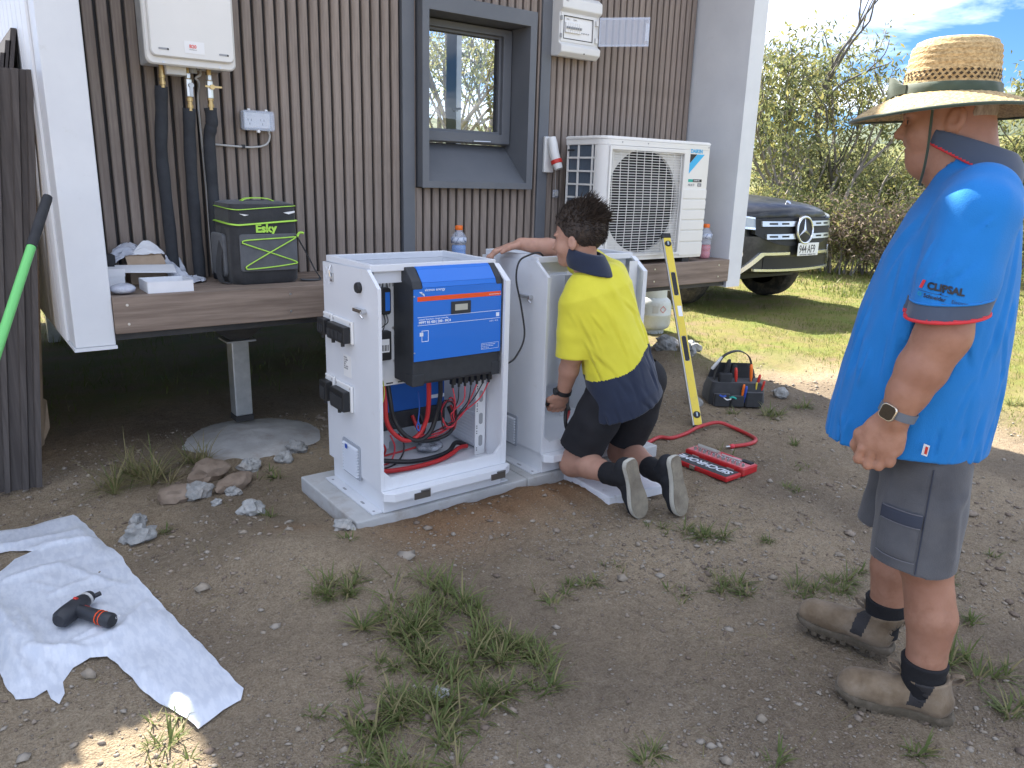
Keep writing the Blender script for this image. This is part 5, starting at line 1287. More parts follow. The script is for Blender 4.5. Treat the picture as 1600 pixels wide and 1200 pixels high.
for i, (x, y, z, (lx, ly), L2, r_, m) in enumerate(tools):
    a0 = TP(x, y, z); a1 = TP(x+lx*L2, y+ly*L2, z+L2)
    mb = MB(); mb.tube([a0, a0+(a1-a0)*0.3, a0+(a1-a0)*0.42, a0+(a1-a0)*0.85, a1], [r_*0.55, r_*0.7, r_, r_*1.05, r_*0.7], 8); mb.build('tool', m, tb, smooth=True)
mb = MB(); mb.loft([[TP(p[0], p[1], z) for p in rrect(0.085, 0.04, 0.015, 4, -0.075, -0.055)] for z in (0.13, 0.205)]); mb.build('black_pouch', M_darkm, tb, bevel=0.006)
mb = MB(); a0 = TP(-0.150, 0.0, 0.215); a1 = TP(-0.090, 0.0, 0.295)
mb.tube([a0, a0+(a1-a0)*0.08, a0+(a1-a0)*0.9, a1], [0.016, 0.022, 0.022, 0.017], 10, flat=0.5); mb.build('sealant_tube', M_label, tb, smooth=40)
mb = MB(); mb.strip(catmull([TP(-0.105, -0.126, 0.075), TP(-0.085, -0.130, 0.060), TP(-0.07, -0.130, 0.052), TP(-0.045, -0.129, 0.058)], 4), (0, 0, 1), 0.008, 0.002); mb.build('pliers', M_label, tb)
mb = MB(); mb.tube(catmull([TP(-0.12, -0.125, 0.08), TP(-0.10, -0.132, 0.072), TP(-0.08, -0.130, 0.078)], 4), 0.006, 6); mb.build('pliers_grip', M_qr, tb)
mb = MB(); mb.tube(catmull([TP(-0.055, -0.128, 0.065), TP(-0.035, -0.132, 0.070), TP(-0.015, -0.130, 0.060)], 4), 0.006, 6); mb.build('pliers_grip', M_teal, tb)
# --- gas bottle
gb = thing('gas_bottle', 'dusty white gas bottle standing beyond the right fin', 'gas bottle', (5.22, 4.82, gz(5.22, 4.82)))
gzz = gz(5.22, 4.82)
M_gas = mat('bottle_white', (0.58, 0.60, 0.57), 0.5, c2=(0.50, 0.52, 0.50), ns=6, dirt=((0.33, 0.27, 0.2), 7, 0.52, 0.72, 0.5))
mb = MB(); mb.lathe([(0.10, 0.0), (0.105, 0.0), (0.105, 0.035), (0.12, 0.04), (0.145, 0.055), (0.158, 0.09), (0.160, 0.17), (0.1615, 0.172), (0.1615, 0.180), (0.160, 0.182), (0.158, 0.26), (0.145, 0.30), (0.11, 0.33), (0.05, 0.345), (0.0, 0.347)], (5.22, 4.82, gzz), n=32); mb.build('cylinder', M_gas, gb, smooth=40)
mb = MB()
ang = np.linspace(0.5, 5.4, 26)
mb.loft([[Vector((5.22+r*math.cos(a), 4.82+r*math.sin(a), gzz+z)) for r, z in ((0.112, 0.325), (0.112, 0.44), (0.108, 0.44), (0.108, 0.325))] for a in ang]); mb.build('collar', M_gas, gb, smooth=40)
mb = MB(); mb.cyl((5.22, 4.82, gzz+0.347), (5.22, 4.82, gzz+0.40), 0.018, n=12); mb.cyl((5.22, 4.82, gzz+0.38), (5.18, 4.78, gzz+0.385), 0.013, n=10); mb.build('valve', M_brass, gb)
tdir = Vector((-5.22, -4.82, 0)).normalized(); trt = Vector((-tdir.y, tdir.x, 0))
def on_cyl(da): 
    c, s = math.cos(da), math.sin(da); d = tdir*c+trt*s; return Vector((5.22, 4.82, gzz))+d*0.1605
mb = MB(); vs_ = []
for da in np.linspace(-0.05, 0.28, 5): vs_ += [on_cyl(da)+Vector((0, 0, 0.20)), on_cyl(da)+Vector((0, 0, 0.265))]
mb.add(vs_, [(2*k, 2*k+2, 2*k+3, 2*k+1) for k in range(4)]); lb = mb.build('label', M_cable_g, gb)
mb = MB(); pc = on_cyl(0.55)+Vector((0, 0, 0.235)); pn = (pc-Vector((5.22, 4.82, pc.z))).normalized(); px_ = Vector((-pn.y, pn.x, 0)); pc += pn*0.003
mb.ring([(0, 0.032), (0.032, 0), (0, -0.032), (-0.032, 0)], [(0, 0.027), (0.027, 0), (0, -0.027), (-0.027, 0)], pc, px_, ZU, -pn*0.001); mb.build('hazard_diamond', M_redp, gb)

# --- plastic sheet
outline = [(-0.34, 3.36), (0.08, 3.335), (0.302, 3.306), (0.345, 3.05), (0.382, 2.843), (0.408, 2.51), (0.447, 2.302), (0.480, 2.072), (0.512, 1.850), (0.490, 1.81), (0.44, 1.80), (0.373, 1.770), (0.36, 1.83), (0.325, 1.90), (0.289, 1.984), (0.262, 2.10), (0.240, 2.205), (0.195, 2.225), (0.150, 2.205), (0.125, 2.16), (0.118, 2.10), (0.100, 2.06), (0.083, 2.095), (0.085, 2.15), (0.05, 2.13), (0.008, 2.15), (-0.01, 2.25), (-0.012, 2.374), (-0.04, 2.55), (-0.02, 2.75), (0.03, 2.93), (0.075, 3.00), (0.135, 3.03), (0.07, 3.085), (-0.05, 3.10), (-0.30, 3.16)]
dense = []
for i in range(len(outline)):
    a0, a1 = Vector(outline[i]), Vector(outline[(i+1) % len(outline)])
    n = max(1, int((a1-a0).length/0.02))
    for k in range(n):
        p = a0+(a1-a0)*k/n
        w = 0.0025*math.sin(p.x*30+p.y*21)+0.0015*math.sin(p.x*21-p.y*63)
        dense.append(p+Vector((w, w*0.7)))
nb = len(dense)
rr2 = random.Random(3)
inner = [Vector((x+rr2.uniform(-0.0035, 0.0035), y+rr2.uniform(-0.0035, 0.0035))) for x in np.arange(-0.34, 0.53, 0.0115) for y in np.arange(1.75, 3.37, 0.0115)]
res = delaunay_2d_cdt(dense+inner, [(i, (i+1) % nb) for i in range(nb)], [list(range(nb))], 1, 1e-5)
vs2, fs2 = res[0], res[2]
_cr = [((-0.05, 2.9), (0.06, 2.35), 0.026, 0.020), ((0.06, 2.35), (0.24, 2.21), 0.024, 0.016), ((0.00, 2.82), (0.20, 2.85), 0.014, 0.014), ((0.24, 2.22), (0.40, 2.45), 0.012, 0.012), ((0.20, 2.85), (0.37, 2.55), 0.010, 0.012), ((0.05, 2.6), (0.10, 2.2), 0.014, 0.010), ((0.0, 2.5), (0.05, 2.2), 0.018, 0.010), ((0.10, 2.28), (0.30, 2.30), 0.009, 0.008), ((0.30, 2.36), (0.14, 2.31), 0.008, 0.007), ((0.15, 2.65), (0.30, 2.70), 0.009, 0.008), ((-0.3, 3.2), (0.3, 3.1), 0.010, 0.018), ((0.06, 3.05), (0.36, 3.00), 0.016, 0.012)]
_rs = random.Random(12)
for _ in range(46):
    x0, y0 = _rs.uniform(-0.05, 0.42), _rs.uniform(1.85, 3.2); an_ = _rs.uniform(0, 3.14); ln = _rs.uniform(0.05, 0.22)
    _cr.append(((x0, y0), (x0+ln*math.cos(an_), y0+ln*math.sin(an_)), _rs.uniform(0.003, 0.009)*_rs.choice((1, 1, -0.5)), _rs.uniform(0.006, 0.012)))
def sheet_zv(x, y):
    z = ground_z(x, y)*0.5+0.5*0.03+0.012+fnoise(x, y, 7.0, 2, 0.006, 6)
    for A, B, h, w in _cr:
        A = np.array(A); ab = np.array(B)-A; q = np.stack([x, y], 1)-A; t = np.clip(q@ab/(ab@ab), 0, 1); d = np.linalg.norm(q-t[:, None]*ab, axis=1)
        z = z+h*np.exp(-np.sqrt((d/w)**2+0.04)+0.2)*(1-0.5*np.abs(2*t-1)**3)
    z = z+0.022*np.exp(-(((x-0.2)/0.16)**2+((y-2.5)/0.22)**2))
    return np.maximum(z, ground_z(x, y)+0.004)
def sheet_z(x, y): return float(sheet_zv(np.array([x]), np.array([y]))[0])
_dn = np.array([d[:] for d in dense]); _vv = np.array([v[:] for v in vs2]); ed = np.array([np.sqrt(((_dn-q)**2).sum(1).min()) for q in _vv])
ek = np.clip(ed/0.04, 0, 1); ek = ek*ek*(3-2*ek); _gz = ground_z(_vv[:, 0], _vv[:, 1]); _sz = sheet_zv(_vv[:, 0], _vv[:, 1])
mb = MB(); mb.add(np.stack([_vv[:, 0], _vv[:, 1], _gz+0.004+(_sz-_gz-0.004)*(0.25+0.75*ek)], 1).tolist(), [tuple(f) for f in fs2])
M_film = mat('foam_film', (0.70, 0.735, 0.80), 0.32, c2=(0.62, 0.66, 0.735), ns=2.0, nstretch=(30, 9, 1), nlo=0.42, nhi=0.58, ndet=2.0, bump=0.25, bs=6, bstretch=(9, 30, 1), bdist=0.004, translucent=0.18, dirt=((0.42, 0.36, 0.32), 5, 0.6, 0.8, 0.35))
sh = mb.build('plastic_sheet', M_film, smooth=True)
tag(sh, 'crumpled white foam packing sheet spread on the dirt under the drill', 'plastic sheet')
# --- cordless drill lying on its side
dz = sheet_z(0.2, 2.35)+0.028
dr = thing('cordless_drill', 'black compact cordless driver with a red trigger lying on the white sheet', 'drill', (0.2, 2.36, dz-0.028))
M_dr = mat('drill_black', (0.020, 0.022, 0.028), 0.5, c2=(0.03, 0.032, 0.038), ns=30)
k_d = (1.4-dz)/(1.4-0.11)
def DP(x, y, dzz=0.0): return Vector((x*k_d, y*k_d, dz+dzz))
rear, head = DP(0.150, 2.360), DP(0.219, 2.432); ax_d = (head-rear).normalized()
mb = MB(); mb.tube([rear-ax_d*0.012, rear, rear+ax_d*0.03, rear+ax_d*0.07, head-ax_d*0.004, head+ax_d*0.006], [0.019, 0.028, 0.0295, 0.028, 0.025, 0.021], 16); mb.build('motor_housing', M_dr, dr, smooth=50)
mb = MB(); mb.tube([head+ax_d*0.0065, head+ax_d*0.016], [0.0225, 0.0225], 16); mb.build('grey_collar', M_cable_g, dr, smooth=40)
mb = MB(); mb.tube([head+ax_d*0.0165, head+ax_d*0.022, head+ax_d*0.034, head+ax_d*0.038], [0.020, 0.021, 0.017, 0.010], 16); mb.build('chuck', M_dr, dr, smooth=40)
tip = DP(0.268, 2.447, 0.004)
mb = MB(); mb.tube([head+ax_d*0.0382, tip-(tip-head).normalized()*0.02], 0.004, 8); mb.build('bit_shaft', M_redp, dr)
mb = MB(); mb.tube([tip-(tip-head).normalized()*0.0195, tip], [0.0075, 0.0075], 10); mb.build('nut_driver', M_dr, dr, smooth=40)
h0 = rear+ax_d*0.055; h1 = DP(0.270, 2.268); hx = (h1-h0).normalized()
mb = MB(); mb.tube([h0, h0+hx*0.03, h1-hx*0.045, h1-hx*0.02, h1-hx*0.006, h1], [0.020, 0.0195, 0.0205, 0.0225, 0.0225, 0.019], 14); mb.build('handle', M_dr, dr, smooth=50)
mb = MB(); q = h0+hx*0.030+ax_d*0.022; mb.tube([q-hx*0.012, q+hx*0.014], [0.007, 0.007], 8); mb.build('trigger', M_redp, dr)
mb = MB(); q = h0+ax_d*0.015+Vector((0, 0, 0.0275)); mb.tube([q-hx*0.006, q+hx*0.006], 0.005, 8); mb.build('switch', M_redp, dr)
for s in (0.036, 0.050):
    q = h1-hx*s; mb = MB(); mb.tube([q-hx*0.0015, q+hx*0.0015], [0.0224, 0.0224], 14); mb.build('battery_band', M_vstripe, dr)
ux = Vector((0, 0, 1)); uy = hx.cross(ux).normalized()
mb = MB(); mb.cyl(h1+hx*0.0003, h1+hx*0.001, 0.0165, n=20); en = mb.build('battery_end', M_dark, dr)
text('lettering', '12V', 0.011, M_label, en, h1+hx*0.0014-uy*0.009+ux*0.0, uy if uy.cross(ux).dot(hx) > 0 else -uy, ux)
# --- rocks and concrete lumps
M_rock = mat('brown_rock', (0.17, 0.125, 0.09), 0.9, c2=(0.27, 0.21, 0.16), ns=9, bump=0.5, bs=40, rand=0.2)
M_lump = mat('concrete_lump', (0.235, 0.235, 0.225), 0.95, c2=(0.40, 0.40, 0.385), ns=14, bump=0.8, bs=70, bdist=0.01, dirt=((0.26, 0.20, 0.15), 9, 0.5, 0.72, 0.6), rand=0.12)
def rock(name, x, y, sx, sy, sz, m, lbl, cat, seed, rough=0.35, rz=0.0, detail=3, group=None):
    bm = bmesh.new(); bmesh.ops.create_icosphere(bm, subdivisions=detail, radius=1.0)
    for v in bm.verts:
        d = v.co.copy(); q = d*1.4+Vector((seed*3.1, seed*1.7, seed))
        k = 1+rough*mnoise.noise(q)+rough*0.55*mnoise.noise(q*2.6)+rough*0.35*mnoise.noise(q*6.0)
        co = d*k; v.co = (co.x*sx, co.y*sy, max(co.z, -0.55)*sz)
    me = bpy.data.meshes.new(name); bm.to_mesh(me); bm.free()
    me.materials.append(m)
    if rough < 0.5: me.polygons.foreach_set('use_smooth', [True]*len(me.polygons))
    if rough < 0.45: me.set_sharp_from_angle(angle=math.radians(28))
    o = bpy.data.objects.new(name, me); COL.objects.link(o); o.location = (x, y, gz(x, y)+sz*0.42); o.rotation_euler = (0, 0, rz)
    return tag(o, lbl, cat, group)
GR = 'rocks and lumps left of the slab'
rock('rock', 0.868, 3.44, 0.095, 0.07, 0.055, M_rock, 'large flat brown rock in front of the round footing', 'rock', 1, 0.3, 0.3, group=GR)
rock('rock', 0.925, 3.25, 0.10, 0.05, 0.040, M_rock, 'long brown rock below the large flat one', 'rock', 2, 0.3, 0.6, group=GR)
rock('rock', 0.690, 3.24, 0.085, 0.06, 0.045, M_rock, 'brown rock left of the grey lumps, half sunk in dirt', 'rock', 3, 0.3, -0.2, group=GR)
for i, (x, y, s, lbl) in enumerate(((0.752, 3.215, 0.052, 'pale grey concrete lump between the brown rocks'), (0.890, 3.17, 0.030, 'small pale concrete lump right of the brown rocks'), (0.895, 2.93, 0.048, 'pale concrete lump alone above the spoil heap'), (0.470, 2.945, 0.052, 'large pale concrete lump beside the white sheet'), (0.497, 3.08, 0.030, 'small pale concrete lump behind the one beside the sheet'), (1.118, 2.53, 0.034, 'pale concrete lump at the left corner of the slab'), (0.955, 1.555, 0.020, 'small bluish lump among grass in the foreground'), (0.795, 3.07, 0.020, 'tiny pale lump below the brown rocks'), (1.33, 3.55, 0.045, 'grey lump behind the cabinet near the footing'), (1.22, 3.45, 0.04, 'grey lump at the front edge of the footing'), (1.05, 3.43, 0.045, 'rough grey lump lying on the round footing'))):
    rock('concrete_lump', x, y, s*1.1, s, s*0.8, M_lump, lbl, 'concrete lump', 10+i, 0.55, i*1.1, group='pale concrete lumps on the dirt')
rock('rock', 0.752, 1.585, 0.034, 0.026, 0.020, M_rock, 'tan stone among grass at the bottom of the photo', 'rock', 41, 0.3, 0.4)
rr3 = random.Random(5)
for i, (x, y, s, w) in enumerate(((4.62, 4.10, 0.085, 'topmost'), (4.45, 3.95, 0.075, 'leftmost'), (4.70, 3.93, 0.07, 'rightmost'), (4.50, 3.78, 0.06, 'lowest'))):
    rock('concrete_lump', x, y, s*1.15, s, s*0.8, M_lump, 'rough grey rubble lump by the gas bottle, %s of four' % w, 'concrete lump', 60+i, 0.6, i*1.3, group='rubble heap by the gas bottle')
rock('rock', 4.42, 3.42, 0.10, 0.05, 0.055, M_rock, 'sunlit flat brown rock on edge behind the tool bag', 'rock', 71, 0.25, 0.5)
rock('rock', 4.38, 2.86, 0.055, 0.05, 0.045, M_lump, 'grey lump just right of the tool bag', 'rock', 72, 0.4, 0.5)
rock('rock', 3.72, 3.02, 0.045, 0.04, 0.035, M_lump, 'grey lump just left of the tool bag', 'rock', 73, 0.4, 0.9)
rock('rock', 2.70, 1.10, 0.035, 0.022, 0.014, M_rock, 'flat dark stone behind the ankle of the standing person', 'rock', 74, 0.3, 0.9)
# ------------------------------------------------------------------ parked utility truck
M_paint = mat('black_paint', (0.010, 0.011, 0.014), 0.34, coat=0.15, dirt=((0.17, 0.165, 0.155), 5, 0.45, 0.72, 0.30))
M_trk_k = mat('truck_black', (0.014, 0.014, 0.016), 0.5)
M_chr = mat('bright_chrome', (0.70, 0.72, 0.75), 0.22, 0.85)
M_silv = mat('satin_silver', (0.58, 0.60, 0.63), 0.28, 0.9)
M_tyre = mat('tyre', (0.020, 0.019, 0.018), 0.85, dirt=((0.16, 0.13, 0.10), 9, 0.45, 0.65, 0.5))
M_wheel = mat('alloy', (0.55, 0.55, 0.55), 0.35, 0.8)
M_lens = mat('lamp_lens', (0.35, 0.40, 0.46), 0.06, coat=1.0)
M_tglass = mat('dark_glass', (0.02, 0.025, 0.03), 0.05, coat=0.6)
TX, TY = 7.36, 4.80
TG = gz(7.3, 5.6)-0.005
tk = thing('parked_truck', 'black utility truck parked beyond the house, nose towards the camera', 'truck', (TX, TY+2.6, TG))
def yfront(x): 
    t = abs(x-TX)/0.93; return TY+0.10*t**2+0.30*t**5
def section(d, w, zb, zs, zh, crown):
    """half outline from bottom centre over the side to the top centre"""
    pts = [(0, zb), (w*0.80, zb), (w*0.96, zb+0.08), (w, zs-0.16), (w*0.995, zs), (w*0.955, zh-0.075), (w*0.86, zh-0.02), (w*0.62, zh+crown*0.35), (w*0.30, zh+crown*0.8), (0, zh+crown)]
    full = [(x, z) for x, z in pts]+[(-x, z) for x, z in reversed(pts[1:-1])]
    return full
secs = [(0.00, 0.74, 0.42, 0.80, 1.00, 0.04), (0.05, 0.82, 0.40, 0.82, 1.045, 0.05), (0.14, 0.885, 0.40, 0.84, 1.075, 0.055), (0.30, 0.925, 0.42, 0.86, 1.10, 0.06), (0.60, 0.945, 0.45, 0.88, 1.13, 0.065), (1.00, 0.95, 0.45, 0.90, 1.155, 0.065), (1.35, 0.95, 0.40, 0.92, 1.165, 0.06), (1.60, 0.95, 0.36, 0.93, 1.15, 0.03), (3.35, 0.95, 0.36, 0.95, 1.14, 0.0), (5.20, 0.94, 0.50, 0.95, 1.12, 0.0)]
mb = MB()
rings = []
for d, w, zb, zs, zh, cr in secs:
    ring = []
    for x, z in section(d, w, zb, zs, zh, cr):
        bow = (0.10*(abs(x)/0.93)**2+0.25*(abs(x)/0.93)**5)*math.exp(-d/0.25)
        rake = 0.05*max(0, (z-0.75)/0.35)*math.exp(-d/0.2)
        ring.append(Vector((TX+x, TY+d+bow+rake, TG+z)))
    rings.append(ring)
mb.loft(rings); mb.build('body', M_paint, tk, smooth=45, subsurf=1)
# cab and tray
def box_loft(name, rows, m, **kw):
    mb = MB(); mb.loft([[Vector((TX+sx*w, TY+d, TG+z)) for sx, d, z in pts] for w, pts in []]) if False else None
cab = [(1.45, 0.80, 1.17), (2.10, 0.72, 1.66), (2.45, 0.69, 1.74), (3.25, 0.69, 1.74), (3.62, 0.72, 1.62), (3.75, 0.80, 1.14)]
mb = MB(); mb.loft([[Vector((TX-w, TY+d, TG+1.10)), Vector((TX-w*1.06, TY+d, TG+1.12)), Vector((TX-w, TY+d, TG+z-0.05)), Vector((TX-w+0.08, TY+d, TG+z)), Vector((TX+w-0.08, TY+d, TG+z)), Vector((TX+w, TY+d, TG+z-0.05)), Vector((TX+w*1.06, TY+d, TG+1.12)), Vector((TX+w, TY+d, TG+1.10))] for d, w, z in cab]); mb.build('cab', M_paint, tk, smooth=40)
mb = MB(); mb.add([(TX-0.76, TY+1.50, TG+1.215), (TX+0.76, TY+1.50, TG+1.215), (TX+0.66, TY+2.08, TG+1.655), (TX-0.66, TY+2.08, TG+1.655)], [(0, 1, 2, 3)]); o = mb.build('windscreen', M_tglass, tk); md = o.modifiers.new('s', 'SOLIDIFY'); md.thickness = 0.012
for s in (-1, 1):
    mb = MB(); mb.prism([(0, 0), (0.0, 0.0), (0.9, 0.0), (0.9, 0.42), (0.35, 0.42)], (TX+s*0.81, TY+1.95, TG+1.20), (0, 1, 0), (-s*0.16, 0, 1), (s*0.006, 0, 0)); mb.build('side_window', M_tglass, tk)
    mb = MB(); mb.loft([[Vector((TX+s*(0.98+a), TY+1.95, TG+1.22+b)) for a, b in rrect(0.20, 0.14, 0.04, 3)], [Vector((TX+s*(0.98+a), TY+2.05, TG+1.22+b)) for a, b in rrect(0.16, 0.11, 0.04, 3)]]); mb.build('mirror', M_trk_k, tk, smooth=40)
# grille opening
def front_pt(x, z, off): 
    rk = 0.05*max(0, (z-0.75)/0.35)
    return Vector((TX+x, TY-off+0.10*(abs(x)/0.93)**2+0.25*(abs(x)/0.93)**5+rk+0.012, TG+z))
def panel(name, zf0, zf1, x0, x1, off, m, n=24, th=0.02, parent=None):
    mb = MB(); xs_ = np.linspace(x0, x1, n); vs_ = []
    for x in xs_:
        for z in (zf0(x), zf1(x)): vs_ += [front_pt(x, z, off), front_pt(x, z, off-th)]
    fs_ = []
    for i in range(n-1):
        a, b = i*4, i*4+4
        fs_ += [(a, b, b+2, a+2), (a+1, a+3, b+3, b+1), (a, a+1, b+1, b), (a+2, b+2, b+3, a+3)]
    fs_ += [(0, 2, 3, 1), tuple(i+(n-1)*4 for i in (0, 1, 3, 2))]
    mb.add(vs_, fs_); return mb.build(name, m, parent or tk, smooth=40)
panel('grille', lambda x: 0.70+0.10*(abs(x)/0.62)**3, lambda x: 0.985-0.01*(abs(x)/0.62)**2, -0.66, 0.66, 0.030, M_trk_k, th=0.05)
for zc in (0.928, 0.800):
    for s in (-1, 1):
        bar = panel('grille_bar', lambda x, zc=zc: zc-0.026, lambda x, zc=zc: zc+0.026, s*0.10, s*(0.60 if zc > 0.9 else 0.55), 0.052, M_silv, n=14, th=0.02)
        for xa in (0.24, 0.41):
            panel('bar_slot', lambda x, zc=zc: zc-0.008, lambda x, zc=zc: zc+0.010, s*xa, s*(xa+0.11), 0.0535, M_trk_k, n=5, th=0.001, parent=bar)
        # tapering bridge to the emblem
c = front_pt(0, 0.862, 0.062); ny = Vector((0, -1, 0.10)).normalized(); nxv = Vector((1, 0, 0)); nzv = nxv.cross(-ny).normalized() if False else Vector((0, 0.10, 1)).normalized()
mb = MB(); mb.lathe([(0.0, 0.0), (0.150, 0.0), (0.150, 0.012), (0.135, 0.020), (0.0, 0.020)], c+ny*(-0.012), ny, 40); mb.build('emblem_plate', M_trk_k, tk, smooth=30)
mb = MB(); cc_ = c+ny*0.010
mb.tube([cc_+nxv*0.135*math.cos(t)+nzv*0.135*math.sin(t) for t in np.linspace(0, 2*math.pi, 49)], 0.0135, 8, caps=False)
em = mb.build('emblem_ring', M_chr, tk, smooth=True)
for k in range(3):
    a0 = math.pi/2+k*2*math.pi/3; d0 = nxv*math.cos(a0)+nzv*math.sin(a0); p0 = nxv*math.cos(a0+math.pi/2)+nzv*math.sin(a0+math.pi/2)
    mb = MB(); b0 = cc_
    mb.add([b0+d0*0.128, b0+p0*0.020-d0*0.006, b0-p0*0.020-d0*0.006, b0+ny*0.014, b0-d0*0.006], [(0, 1, 3), (0, 3, 2), (1, 4, 3), (3, 4, 2), (0, 2, 4, 1)]); mb.build('emblem_star', M_chr, em)
# bumper
panel('bumper', lambda x: 0.46+0.03*(abs(x)/0.9)**2, lambda x: 0.70+0.10*(abs(x)/0.62)**3 if abs(x) < 0.62 else 0.80, -0.90, 0.90, 0.022, M_paint, n=40, th=0.10)
panel('lower_intake', lambda x: 0.47, lambda x: 0.585, -0.55, 0.55, 0.030, M_trk_k, n=20, th=0.02)
panel('chrome_guard', lambda x: 0.442+0.010*(abs(x)/0.7)**2, lambda x: 0.466+0.010*(abs(x)/0.7)**2, -0.66, 0.66, 0.050, M_chr, n=24, th=0.03)
for s in (-1, 1):
    panel('chrome_guard', lambda x: 0.612 if abs(x) < 0.56 else 0.612-(abs(x)-0.56)*0.88, lambda x: 0.640 if abs(x) < 0.60 else 0.640-(abs(x)-0.60)*0.95, s*0.20, s*0.78, 0.048, M_chr, n=24, th=0.03)
    p = front_pt(s*0.80, 0.62, 0.026)
    nrm = Vector((s*0.45, -0.9, 0)).normalized()
    mb = MB(); mb.lathe([(0.058, 0), (0.058, 0.014), (0.046, 0.012)], p, nrm, 24); fg = mb.build('fog_lamp', M_chr, tk, smooth=30)
    mb = MB(); mb.lathe([(0.0455, 0.004), (0.03, 0.010), (0, 0.012)], p, nrm, 20); mb.build('lens', M_lens, fg, smooth=True)
    hl = panel('headlight', lambda x: 0.862+0.02*(abs(x)-0.62)/0.25, lambda x: 0.985+0.035*(abs(x)-0.62)/0.25, s*0.655, s*0.90, 0.030, M_lens, n=12, th=0.04)
    panel('lamp_strip', lambda x: 0.866+0.02*(abs(x)-0.62)/0.25, lambda x: 0.886+0.02*(abs(x)-0.62)/0.25, s*0.66, s*0.895, 0.036, M_chr, n=12, th=0.005, parent=hl)
    panel('lamp_strip', lambda x: 0.968+0.035*(abs(x)-0.62)/0.25, lambda x: 0.982+0.035*(abs(x)-0.62)/0.25, s*0.66, s*0.895, 0.036, M_chr, n=12, th=0.005, parent=hl)
# number plate
pc = Vector((TX+0.07, TY-0.062, TG+0.665))
mb = MB(); mb.box((pc.x-0.186, pc.y-0.002, pc.z-0.067), (pc.x+0.186, pc.y+0.004, pc.z+0.067)); np_ = mb.build('number_plate', M_label, tk, bevel=0.004)
M_plt = mat('plate_print', (0.025, 0.02, 0.03), 0.5)
text('lettering', '944\u00b7AF9', 0.118, M_plt, np_, (pc.x-0.166, pc.y-0.003, pc.z-0.036), XR, ZU, bold=0.0006, xscale=0.72)
text('lettering', 'QUEENSLAND - SUNSHINE STATE', 0.019, M_plt, np_, (pc.x-0.145, pc.y-0.003, pc.z-0.060), XR, ZU)
mb = MB(); hp = Vector((TX, TY+0.20, TG+1.128)); mb.cyl(hp, hp+Vector((0, -0.01, 0.012)), 0.028, n=16); mb.build('hood_badge', M_chr, tk)
# wheels
for sx in (-1, 1):
    for wy in (0.92, 4.05):
        w0 = Vector((TX+sx*0.80, TY+wy, TG+0.385)); axw = Vector((sx, 0, 0))
        prof = [(0.235, -0.125), (0.30, -0.130), (0.365, -0.118), (0.385, -0.085), (0.387, 0.0), (0.385, 0.085), (0.365, 0.118), (0.30, 0.130), (0.235, 0.125)]
        mb = MB(); mb.lathe(prof+[prof[0]], w0, axw, 40); wh_ = mb.build('wheel', M_tyre, tk, smooth=40)
        mb = MB(); mb.lathe([(0.238, -0.122), (0.234, -0.02), (0.225, 0.05), (0.238, 0.118), (0.245, 0.124), (0.229, 0.122), (0.215, 0.04), (0.228, -0.12), (0.238, -0.122)], w0, axw, 36); mb.build('rim', M_wheel, wh_, smooth=40)
        mb = MB()
        for k in range(6):
            a0 = k*math.pi/3+0.2
            for da in (-0.13, 0.13):
                r0 = Vector((0, math.cos(a0), math.sin(a0)))*0.05; r1 = Vector((0, math.cos(a0+da), math.sin(a0+da)))*0.228
                mb.tube([w0+r0+axw*0.085, w0+r1+axw*0.09], [0.018, 0.014], 6)
        mb.cyl(w0+axw*0.06, w0+axw*0.10, 0.065, n=20); mb.build('spokes', M_wheel, wh_)
        mb = MB(); mb.cyl(w0-axw*0.05, w0-axw*0.03, 0.14, n=24); mb.build('brake_disc', M_steel_dk, wh_)
        mb = MB(); ad = [Vector((TX+sx*0.935, TY+wy+0.46*math.cos(t), TG+0.36+0.46*math.sin(t))) for t in np.linspace(-0.05, math.pi+0.05, 20)]
        mb.tube(ad, 0.028, 8); mb.build('wheel_arch', M_trk_k, tk, smooth=True)
mb = MB(); mb.box((TX-0.7, TY+0.5, TG+0.30), (TX+0.7, TY+0.62, TG+0.44)); mb.box((TX-0.72, TY+0.88, TG+0.34), (TX+0.72, TY+0.96, TG+0.42)); mb.box((TX-0.45, TY+0.63, TG+0.36), (TX-0.36, TY+5.0, TG+0.46)); mb.box((TX+0.36, TY+0.63, TG+0.36), (TX+0.45, TY+5.0, TG+0.46)); mb.build('underbody', M_trk_k, tk)
# ------------------------------------------------------------------ people (implicit surfaces -> one mesh each)
def _n(v): v = np.asarray(v, float); return v/np.linalg.norm(v)
def s_cone(a, b, ra, rb):
    a = np.asarray(a, float); b = np.asarray(b, float); ab = b-a; L2 = ab@ab
    def f(p):
        t = np.clip(((p-a)@ab)/L2, 0, 1)
        return np.linalg.norm(p-a-t[:, None]*ab, axis=1)-(ra+(rb-ra)*t)
    return f
def s_ell(c, r, ax=None):
    c = np.asarray(c, float); r = np.asarray(r, float)
    Rm = np.eye(3) if ax is None else np.array(ax, float)
    def f(p):
        q = (p-c)@Rm.T; k0 = np.linalg.norm(q/r, axis=1); k1 = np.linalg.norm(q/(r*r), axis=1)+1e-9
        return k0*(k0-1)/k1
    return f
def s_chain(pts, rs):
    fs = [s_cone(pts[i], pts[i+1], rs[i], rs[i+1]) for i in range(len(pts)-1)]
    def f(p):
        d = fs[0](p)
        for g in fs[1:]: d = smin(d, g(p), 0.012)
        return d
    return f
